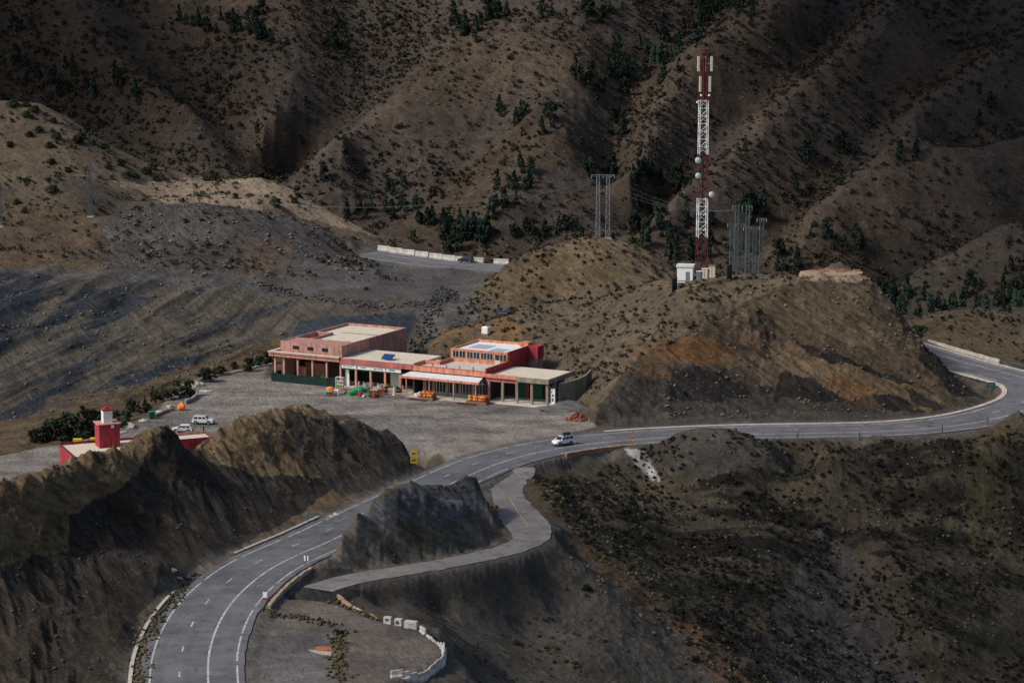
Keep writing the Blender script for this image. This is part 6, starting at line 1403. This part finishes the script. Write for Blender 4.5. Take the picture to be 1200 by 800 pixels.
# clusters on the mountain: centre px, half extents, count, size, label tail
clus = [(548, 24, 16, 11, 9, 1.1, 'on the wooded ridge line near the top centre'), (585, 8, 18, 7, 9, 1.1, 'on the wooded ridge line near the top centre'), (638, 8, 9, 8, 3, 1, 'standing high left of the big gully'), (697, 8, 20, 10, 9, 1, 'at the top of the slope above the mast'),
        (788, 32, 14, 14, 9, 1.1, 'in the dense wood at the head of the big gully'), (850, 12, 36, 14, 16, 1.2, 'in the dense wood at the head of the big gully'), (757, 72, 44, 18, 22, 1.1, 'in the dense wood filling the upper gully'), (677, 84, 6, 10, 3, 1.1, 'in a short row left of the gully wood'), (710, 96, 24, 18, 10, 1.1, 'on the left rim of the gully wood'),
        (600, 128, 16, 8, 6, .9, 'in a loose row on the middle slope'), (641, 140, 10, 10, 4, 1.1, 'in the small clump right of the loose row'), (693, 130, 3, 3, 1, .8, 'alone on bare slope left of the gully'), (719, 142, 12, 20, 9, 1.0, 'scattered down the bare gully'), (698, 186, 22, 12, 9, 1.1, 'in the broad clump low in the gully'), (668, 155, 4, 3, 1, .7, 'alone above the broad clump'),
        (618, 190, 14, 5, 3, .9, 'in the pair left of the broad clump'), (605, 222, 26, 17, 10, 1.0, 'in the scattered group above the far road'), (466, 216, 13, 7, 4, 1.0, 'in the small group left of the wires'), (420, 243, 16, 6, 5, .9, 'along the valley edge behind the sandy hill'), (472, 241, 24, 8, 8, 1.0, 'along the valley edge behind the sandy hill'),
        (530, 258, 46, 10, 16, 1.1, 'in the dark wood behind the far road'), (530, 278, 50, 10, 16, 1.2, 'in the dark wood behind the far road'), (645, 268, 45, 10, 13, 1, 'in the row of trees behind the rounded hill'), (770, 204, 30, 13, 13, 1.1, 'in the wood on the spur left of the mast'), (748, 238, 4, 4, 2, 1, 'alone on the spur below the wood'),
        (790, 275, 48, 24, 22, 1.25, 'in the dark wood behind the mast compound'), (880, 245, 16, 12, 5, 1.2, 'behind the pylons'), (948, 183, 8, 8, 3, 1.1, 'in the clump on the slope upper right of the mast'), (870, 167, 4, 3, 1, .9, 'alone above the mast dish'), (995, 172, 14, 8, 4, .9, 'on the shaded right hand spur'), (1062, 175, 16, 8, 4, 1, 'on the dark far right spur'),
        (980, 280, 36, 12, 9, .9, 'scattered behind the ruined crest'), (920, 300, 20, 12, 6, 1, 'scattered behind the ruined crest'), (1110, 350, 80, 16, 22, .9, 'in the black wood behind the right hand hill'), (1170, 325, 40, 22, 14, .85, 'in the black wood behind the right hand hill'), (1040, 345, 24, 12, 6, 1.1, 'in the black wood behind the right hand hill'),
        (228, 22, 20, 14, 7, 1, 'in the loose wood near the top left'), (278, 18, 32, 16, 13, 1, 'in the loose wood near the top left'), (310, 40, 16, 12, 6, 1, 'in the loose wood near the top left'), (385, 42, 16, 26, 6, 1, 'beside the upper left gully'), (164, 106, 9, 5, 2, 1, 'in the pair on the shaded left slope'), (243, 104, 13, 6, 2, .9, 'in the pair right on the shaded left slope'),
        (303, 146, 3, 3, 1, 1.1, 'alone low on the left slope'), (378, 205, 3, 2, 1, .9, 'alone just above the sandy hill'), (100, 95, 44, 22, 9, 1, 'in the shaded wood above the left hill'), (30, 60, 40, 40, 7, 1, 'in the black top left corner'), (1165, 130, 30, 30, 6, 1, 'in the shaded wood at the right edge'), (960, 205, 30, 20, 3, .7, 'scattered on the right hand spurs')]
rs = random.Random(99); tot = 0
for cx, cy, hx, hy, n, sc, tail in clus:
    for _ in range(n):
        h = hit(cx + rs.uniform(-hx, hx), cy + rs.uniform(-hy, hy) + 9, 700, 1250)
        if h is None: continue
        s = sc * rs.uniform(.55, 1.05); pr_ = protoC[rs.randrange(4)]
        plant(pr_, (h[0], h[1], h[2] - .2), rs.uniform(0, 6.28), (s * rs.uniform(.7, .95), s * rs.uniform(.7, .95), s * 1.1), 'dark green conifer ' + tail, 'tree', 'conifers ' + tail); tot += 1
print('trees', tot)
# shrubs along the lot edge: base pixel, height in px, proto, width factor, label
lotp = [(275, 434, 10, 0, 1.0, 'small round dark shrub on the lot kerb'), (292, 437, 19, 0, .8, 'tall double dark shrub on the lot kerb'), (303, 431, 14, 0, .8, 'upright dark shrub between tall double shrub and arcade'), (314.5, 427, 17, 0, 1.1, 'wide dark shrub nearest the pink arcade'),
        (243, 449, 18, 0, 1.3, 'largest round dark shrub at the upper lot corner'), (257, 441, 12, 0, 1.4, 'wide low dark shrub beside the large round one'), (252, 440, 15, 1, .7, 'pointed shrub behind the wide low shrub'), (221.5, 466, 22, 0, .75, 'tall dark shrub on the stone planter'), (214, 467, 14, 0, 1.0, 'bushy shrub left of the tall planter shrub'),
        (205, 468, 16, 2, 1.1, 'grey green shrub in the middle of the lot hedge'), (197, 470, 17, 2, 1.1, 'grey green shrub behind the white slabs'), (190, 466, 18, 1, .7, 'pointed juniper at the top of the lot hedge'), (183, 470, 16, 2, 1.0, 'pale grey green shrub above the green bin'), (179, 464, 19, 1, .7, 'tallest pointed juniper in the lot hedge'), (170, 474, 15, 1, .8, 'pointed juniper left of the tallest one'),
        (172, 482, 13, 0, 1.0, 'dark shrub right behind the green bin'), (163, 484, 17, 1, .9, 'dark pointed shrub left of the green bin'), (155, 482, 16, 0, 1.0, 'dark rounded shrub above the boulder'), (151, 474, 12, 2, 1.0, 'grey green shrub at the back of the hedge'), (147, 492, 15, 0, 1.2, 'spreading shrub beside the tower top'), (208, 456, 13, 2, 1.0, 'olive coloured shrub behind the tall dark shrub'), (200, 462, 11, 1, .8, 'small pointed shrub behind the grey green ones'),
        (98, 514, 46, 1, 1.0, 'tallest dark tree left of the tower'), (84, 512, 34, 0, 1.0, 'broad dark tree left of the tallest one'), (112, 512, 30, 0, .9, 'dark tree directly left of the tower'), (66, 512, 28, 0, 1.1, 'dark tree above the left end of the crimson roof'), (52, 512, 22, 0, 1.1, 'dark shrub lower left of the dark trees'), (40, 514, 18, 0, 1.1, 'leftmost dark shrub by the lot'), (75, 500, 26, 1, .9, 'pointed tree at the back of the dark trees'),
        (118, 496, 22, 0, 1.0, 'dark shrub behind the tower'), (132, 500, 24, 2, 1.0, 'grey green shrub right behind the tower'), (143, 503, 16, 2, 1.3, 'yellowish low shrub right of the tower'), (88, 496, 20, 2, .9, 'pale shrub at the top of the dark trees'), (58, 500, 18, 2, 1.0, 'pale shrub among the left dark shrubs'), (105, 500, 26, 0, .9, 'dark tree behind the tallest one')]
for a, b, hp, kk, wf, lb in lotp:
    p = zpt(a, b, -.3); p.z = surf(p.x, p.y); ppm = F / p.y; hm = hp / ppm / 1.12; H0 = (3.2, 4.6, 3.0)[kk]; s = hm / H0
    plant(protoJ[kk], p, rs.uniform(0, 6.28), (s * wf, s * wf, s), lb, 'shrub' if hp < 30 else 'tree')
for a, b, hp, kk, lb, y0 in ((1076, 399, 15, 0, 'dark bush at the start of the far bend wall', 505), (398, 744, 9, 0, 'dark low bush on the lay-by dividing strip', 300), (682, 626 - 20, 8, 0, 'dark green bush on the slope under the white spill', 380), (755, 610, 9, 0, 'large dark bush on the eroded slope', 380), (733, 604, 12, 0, 'round green bush left on the eroded slope', 380), (1137, 545, 7, 0, 'small dark bush high on right slope', 380),
                             (1174, 545, 9, 0, 'small dark bush near the right edge slope', 380), (1183, 568, 12, 0, 'round dark bush near the right edge slope', 380), (888, 376 + 2, 6, 0, 'flat dark bush at foot of rounded hill', 540), (429, 340, 5, 0, 'lone dark bush on the grey flat', 540), (688, 692, 9, 0, 'lone dark bush on grey talus slope', 330), (815, 775, 9, 0, 'lone dark bush low on grey talus slope', 330)):
    p = grd(a, b, y0)
    if p is None: continue
    ppm = F / p.y; s = hp / ppm / 3.2; plant(protoJ[kk], p - Vector((0, 0, .3)), rs.uniform(0, 6), (s * 1.3, s * 1.3, s), lb, 'bush')
# shrubs on the sunlit left hill
hl = [(15, 124), (31, 123), (40, 129), (32, 136), (45, 152), (62, 142), (66, 161), (58, 172), (100, 145), (102, 153), (108, 167), (122, 173), (97, 160), (92, 165), (126, 195), (142, 193), (148, 207), (159, 208), (172, 202), (180, 197), (183, 210), (200, 193), (212, 194), (242, 210), (252, 209), (61, 224), (30, 213), (92, 166), (350, 229), (345, 236), (323, 239), (276, 231), (20, 238), (28, 248), (12, 170), (60, 190), (80, 200), (35, 160)]
for a, b in hl:
    p = grd(a, b + 2, 600, 780)
    if p is None: continue
    s = rs.uniform(.55, .95); plant(protoJ[0], p - Vector((0, 0, .4)), rs.uniform(0, 6), (s * 1.1, s * 1.1, s * .8), 'round dark green bush on the sandy hill at left', 'bush', 'bushes on the sandy left hill')

# ------------------------------------------------------------------ uncountable ground cover
def scatter(name, xs, ys, size, tmpl, m, sq=(1, 1, .6), sink=.15, jitter=.25, seed=1):
    """one mesh of many small bits (numpy)"""
    rg = np.random.default_rng(seed); V, Fc = tmpl; n = len(xs); nvt = len(V)
    zs = surf_arr(xs, ys); a = rg.uniform(0, 6.28, n); ca, sa_ = np.cos(a), np.sin(a)
    P_ = np.repeat(V[None], n, 0) * (1 + rg.normal(0, jitter, (n, nvt, 1))) * np.array(sq) * size[:, None, None]
    X_ = P_[..., 0] * ca[:, None] - P_[..., 1] * sa_[:, None] + xs[:, None]; Y_ = P_[..., 0] * sa_[:, None] + P_[..., 1] * ca[:, None] + ys[:, None]; Z_ = P_[..., 2] + zs[:, None] + size[:, None] * (sq[2] * .5 - sink)
    co = np.stack([X_, Y_, Z_], -1).reshape(-1, 3).astype(np.float32); fa = (Fc[None] + (np.arange(n) * nvt)[:, None, None]).reshape(-1, Fc.shape[1]).astype(np.int32)
    me = bpy.data.meshes.new(name); me.vertices.add(len(co)); me.vertices.foreach_set('co', co.ravel()); me.loops.add(fa.size); me.loops.foreach_set('vertex_index', fa.ravel())
    me.polygons.add(len(fa)); me.polygons.foreach_set('loop_start', np.arange(0, fa.size, Fc.shape[1], dtype=np.int32)); me.update(calc_edges=True); me.materials.append(m)
    o = bpy.data.objects.new(name, me); COL.objects.link(o); o['kind'] = 'stuff'; return o
def ico(sub=1):
    bm = bmesh.new(); bmesh.ops.create_icosphere(bm, subdivisions=sub, radius=.5); bm.verts.ensure_lookup_table(); V = np.array([v.co[:] for v in bm.verts]); Fc = np.array([[v.index for v in f.verts] for f in bm.faces]); bm.free(); return V, Fc
def tuft(n=10, seed=3):
    rg = np.random.default_rng(seed); V = []; Fc = []
    for i in range(n):
        d = rg.normal(0, 1, 3); d[2] = abs(d[2]); d /= np.linalg.norm(d); c = d * rg.uniform(.2, .5); t = np.cross(d, rg.normal(0, 1, 3)); t /= np.linalg.norm(t); q = np.cross(d, t)
        b0 = len(V); s = rg.uniform(.16, .28); V += [c + t * s, c + q * s, c - t * s, c - q * s]; Fc.append([b0, b0 + 1, b0 + 2, b0 + 3])
    return np.array(V), np.array(Fc)
def region(poly, n, y0, y1, seed, clump=None, flat_ok=False):
    """random ground points whose place falls in an outline seen from the road bend"""
    rg = np.random.default_rng(seed); xs = rg.uniform(-.26, .26, n * 6); ys = np.sqrt(rg.uniform(y0 ** 2, y1 ** 2, n * 6)); xs = xs * ys
    zs = surf_arr(xs, ys); px_, py_ = proj(xs, ys, zs); k = inpoly(poly, px_, py_)
    if y1 < 800: k &= (sample(rough, xs, ys) > .8)
    if y1 > 1100: k &= (mountain(xs, ys) - (MZ + MS * (ys - MY))) < rg.uniform(-14, 26, len(xs))
    if clump: k &= fbm(xs / clump, ys / clump, 3, seed) > rg.uniform(-.5, .35, len(xs))
    xs = xs[k][:n]; ys = ys[k][:n]; return xs, ys
ic1 = ico(1); tf = tuft(); tf2 = tuft(16, 5); rg = np.random.default_rng(5)
m_sh = foliage_mat('dark_dry_scrub', (.022, .022, .014), (.05, .045, .028)); m_sh2 = foliage_mat('olive_scrub', (.04, .038, .02), (.085, .07, .04)); m_yt = foliage_mat('dry_yellow_tufts', (.10, .085, .035), (.17, .135, .055))
m_rk = simple('grey_hill_stones', (.13, .118, .10), .95, .45, .8, 0, .05); m_rk2 = simple('brown_hill_stones', (.13, .10, .07), .95, .4, .8, 0, .05); m_rk3 = simple('dark_shale_stones', (.06, .058, .056), .95, .4, .8, 0, .05)
def szr(a_, b_, n_, k_=2.6): return a_ + (b_ - a_) * rg.random(n_) ** k_
full = [(-300, -300), (1500, -300), (1500, 420), (-300, 420)]
xs, ys = region(full, 23000, 745, 1160, 21, 30); scatter('mountain_scrub', xs, ys, szr(.8, 2.3 * 1.25, len(xs), 1.8), tf2, m_sh, (1, 1, .75), .1, .2, 1)
xs, ys = region(full, 8000, 745, 1160, 22, 8); scatter('mountain_scrub', xs, ys, szr(.6, 1.5 * 1.25, len(xs), 1.8), tf, m_sh2, (1, 1, .7), .1, .2, 2)
xs, ys = region(full, 5000, 745, 1120, 23, 12); scatter('mountain_stones', xs, ys, szr(.3, 1.2 * 1.3, len(xs), 3.2), ic1, m_rk2, (1, .8, .6), .1, .22, 3)
hillp = [(480, 420), (560, 340), (600, 270), (700, 262), (800, 310), (960, 310), (900, 345), (760, 420), (690, 485), (650, 480), (600, 425)]
xs, ys = region(hillp, 2600, 490, 610, 24, 6); scatter('hill_scrub', xs, ys, szr(.4, 1.15 * 1.25, len(xs), 1.8), tf2, m_sh, (1, 1, .75), .1, .2, 4)
xs, ys = region([(760, 490), (800, 380), (900, 320), (1060, 320), (1170, 480), (1000, 500)], 1500, 470, 535, 25, 5); scatter('hill_stones', xs, ys, szr(.2, .8 * 1.3, len(xs), 3.2), ic1, m_rk2, (1, .8, .6), .1, .25, 5)
xs, ys = region([(-100, 110), (480, 200), (480, 330), (-100, 330)], 1800, 600, 760, 26, 10); scatter('left_hill_scrub', xs, ys, szr(.5, 1.6 * 1.25, len(xs), 1.8), tf2, m_sh2, (1, 1, .7), .1, .2, 6)
xs, ys = region([(1060, 370), (1250, 350), (1250, 440), (1090, 400)], 1200, 510, 580, 27, 5); scatter('right_hill_scrub', xs, ys, szr(.4, 1.0 * 1.25, len(xs), 1.8), tf2, m_sh, (1, 1, .7), .1, .2, 7)
lowp = [(600, 540), (880, 500), (1300, 480), (1300, 850), (900, 850), (700, 660)]
xs, ys = region(lowp, 5600, 340, 470, 28, 9); scatter('slope_scrub', xs, ys, szr(.3, .95 * 1.25, len(xs), 1.8), tf2, m_sh, (1, 1, .7), .1, .2, 8)
xs, ys = region(lowp, 2600, 340, 470, 29, 4); scatter('slope_stones', xs, ys, szr(.12, .6 * 1.3, len(xs), 3.2), ic1, m_rk, (1, .8, .6), .1, .25, 9)
xs, ys = region([(600, 550), (640, 560), (780, 680), (920, 820), (860, 820), (700, 690), (620, 600)], 900, 340, 430, 30, 4); scatter('slope_tufts', xs, ys, szr(.3, .9 * 1.25, len(xs), 1.8), tf2, m_yt, (1, 1, .7), .1, .2, 10)
xs, ys = region([(600, 550), (640, 560), (780, 680), (920, 820), (860, 820), (700, 690), (620, 600)], 900, 340, 430, 31, 4); scatter('slope_stones', xs, ys, szr(.2, .8 * 1.3, len(xs), 3.2), ic1, m_rk2, (1, .8, .6), .1, .25, 11)
tal = [(420, 680), (620, 645), (700, 660), (900, 830), (480, 830), (540, 760), (430, 700)]
xs, ys = region(tal, 2600, 300, 392, 32, 3); scatter('talus_stones', xs, ys, szr(.08, .35 * 1.3, len(xs), 3.2), ic1, m_rk3, (1, .8, .6), .1, .25, 12)
xs, ys = region(tal, 260, 300, 392, 33, 5); scatter('talus_tufts', xs, ys, szr(.3, .8 * 1.25, len(xs), 1.8), tf2, m_yt, (1, 1, .6), .1, .2, 13)
xs, ys = region([(520, 690), (620, 690), (700, 800), (560, 800)], 400, 300, 380, 34, 3); scatter('talus_scrub', xs, ys, szr(.3, .9 * 1.25, len(xs), 1.8), tf2, m_sh2, (1, 1, .6), .1, .2, 14)
fr_ = [(-100, 560), (190, 500), (350, 470), (500, 530), (480, 560), (300, 650), (150, 850), (-100, 850)]
xs, ys = region(fr_, 2600, 280, 440, 35, 4); scatter('ridge_stones', xs, ys, szr(.12, .55 * 1.3, len(xs), 3.2), ic1, m_rk3, (1, .8, .6), .1, .28, 15)
xs, ys = region([(380, 670), (400, 600), (480, 555), (560, 545), (620, 640)], 1300, 355, 410, 36, 3); scatter('mound_stones', xs, ys, szr(.12, .6 * 1.3, len(xs), 3.2), ic1, m_rk3, (1, .8, .6), .1, .28, 16)
xs, ys = region([(340, 700), (350, 664), (420, 664), (435, 690), (400, 712)], 500, 335, 380, 37, 3); scatter('mound_stones', xs, ys, szr(.12, .5 * 1.3, len(xs), 3.2), ic1, m_rk3, (1, .8, .6), .1, .28, 17)
xs, ys = region([(-100, 320), (330, 330), (340, 400), (200, 450), (-100, 520)], 2200, 490, 650, 38, 6); scatter('quarry_stones', xs, ys, szr(.2, .8 * 1.3, len(xs), 3.2), ic1, m_rk, (1, .8, .6), .1, .25, 18)
xs, ys = region([(110, 320), (150, 240), (300, 236), (460, 295), (420, 330)], 1100, 590, 660, 39, 6); scatter('quarry_stones', xs, ys, szr(.3, 1.1 * 1.3, len(xs), 3.2), ic1, m_rk, (1, .8, .6), .1, .25, 19)
# far-off woods that read as one mass
def crown_t(n=46, seed=7):
    rg3 = np.random.default_rng(seed); V = []; Fc = []
    for i in range(n):
        z = rg3.uniform(-.45, .55); rr = .36 * (1 - (z + .45)) ** .7 + .05; a = rg3.uniform(0, 6.28); c = np.array([rr * math.cos(a) * rg3.uniform(.5, 1.1), rr * math.sin(a) * rg3.uniform(.5, 1.1), z]); d = np.array([math.cos(a), math.sin(a), .5]) + rg3.normal(0, .5, 3); d /= np.linalg.norm(d)
        t = np.cross(d, rg3.normal(0, 1, 3)); t /= np.linalg.norm(t); q = np.cross(d, t); s = rg3.uniform(.10, .17); b0 = len(V); V += [c + t * s, c + q * s, c - t * s, c - q * s]; Fc.append([b0, b0 + 1, b0 + 2, b0 + 3])
    return np.array(V), np.array(Fc)
cr = crown_t()
for nm_, poly_, n_, sd9 in (('distant_wood', [(400, 236), (480, 226), (520, 240), (600, 255), (600, 292), (480, 290), (410, 255)], 150, 71), ('distant_wood', [(735, 300), (745, 250), (790, 225), (850, 240), (900, 290), (880, 320), (740, 310)], 120, 72), ('distant_wood', [(735, 215), (760, 195), (830, 180), (840, 200), (760, 225)], 60, 73),
                         ('distant_wood', [(700, 100), (740, 60), (800, 30), (830, -20), (930, -20), (900, 20), (830, 55), (790, 90), (740, 110), (710, 125)], 170, 74), ('distant_wood', [(1020, 350), (1060, 330), (1120, 300), (1230, 270), (1230, 380), (1120, 372), (1050, 378)], 160, 75), ('distant_wood', [(-20, -20), (90, 10), (140, 80), (110, 125), (30, 118), (-20, 100)], 90, 76)):
    xs, ys = region(poly_, n_, 820, 1200, sd9, 7); scatter(nm_, xs, ys, rg.uniform(3.5, 7.5, len(xs)), cr, m_con, (.85, .85, 1.1), .06, .08, sd9)
xs, ys = region([(1050, 372), (1080, 335), (1230, 290), (1230, 385), (1120, 366)], 150, 600, 790, 77, 9); scatter('distant_wood', xs, ys, rg.uniform(3.0, 5.5, len(xs)), cr, m_con, (.9, .9, 1.1), .06, .08, 77)
# rubble lines beside the access track
def trail(pts, n, w_, name, smin, smax, m, seed, z=None):
    rg2 = np.random.default_rng(seed); wp = [P(a, b, z=c) for a, b, c in pts]; t_ = rg2.uniform(0, len(wp) - 1.001, n); i = t_.astype(int); f = t_ - i; W = np.array(wp)
    q = W[i] * (1 - f[:, None]) + W[i + 1] * f[:, None]; xs = q[:, 0] + rg2.normal(0, w_, n); ys = q[:, 1] + rg2.normal(0, w_ * 1.6, n); scatter(name, xs, ys, rg2.uniform(smin, smax, n), ic1, m, (1, .8, .7), .1, .28, seed)
trail([(478, 415, 2.5), (492, 385, 5), (505, 360, 7), (520, 345, 8), (528, 338, 8.5)], 420, 1.1, 'track_rubble', .3, 1.1, m_rk3, 51); trail([(300, 330, 12), (360, 348, 9), (440, 362, 7), (500, 358, 7)], 260, .8, 'track_rubble', .3, .9, m_rk3, 52)
trail([(478, 415, 2.5), (495, 385, 5), (515, 350, 8)], 60, 1.3, 'pale_track_rubble', .3, .8, m_rk, 53); trail([(560, 350, 7.5), (572, 372, 6), (560, 385, 6)], 200, 1.5, 'track_rubble', .3, .9, m_rk2, 54)
# dry plants: lay-by strip and kerb edges
trail([(397, 745, 2), (399, 760, 2.3), (397, 780, 2.6), (396, 800, 3)], 150, .7, 'strip_tufts', .25, .7, m_yt, 61); trail([(394, 702, 1.6), (415, 716, 1.7), (450, 727, 1.8), (480, 731, 1.8)], 130, .9, 'strip_tufts', .3, .9, m_yt, 62); trail([(310, 722, 2.3), (350, 728, 2), (395, 738, 2)], 90, .5, 'strip_tufts', .3, .7, m_sh2, 63)
trail([(165, 800, 4.3), (170, 750, 3.9), (190, 715, 3.5), (230, 672, 3)], 260, .8, 'kerb_weeds', .3, .8, m_sh2, 64); trail([(160, 800, 4.4), (166, 750, 4.0), (186, 713, 3.6)], 120, .7, 'kerb_stones', .2, .6, m_rk2, 65)
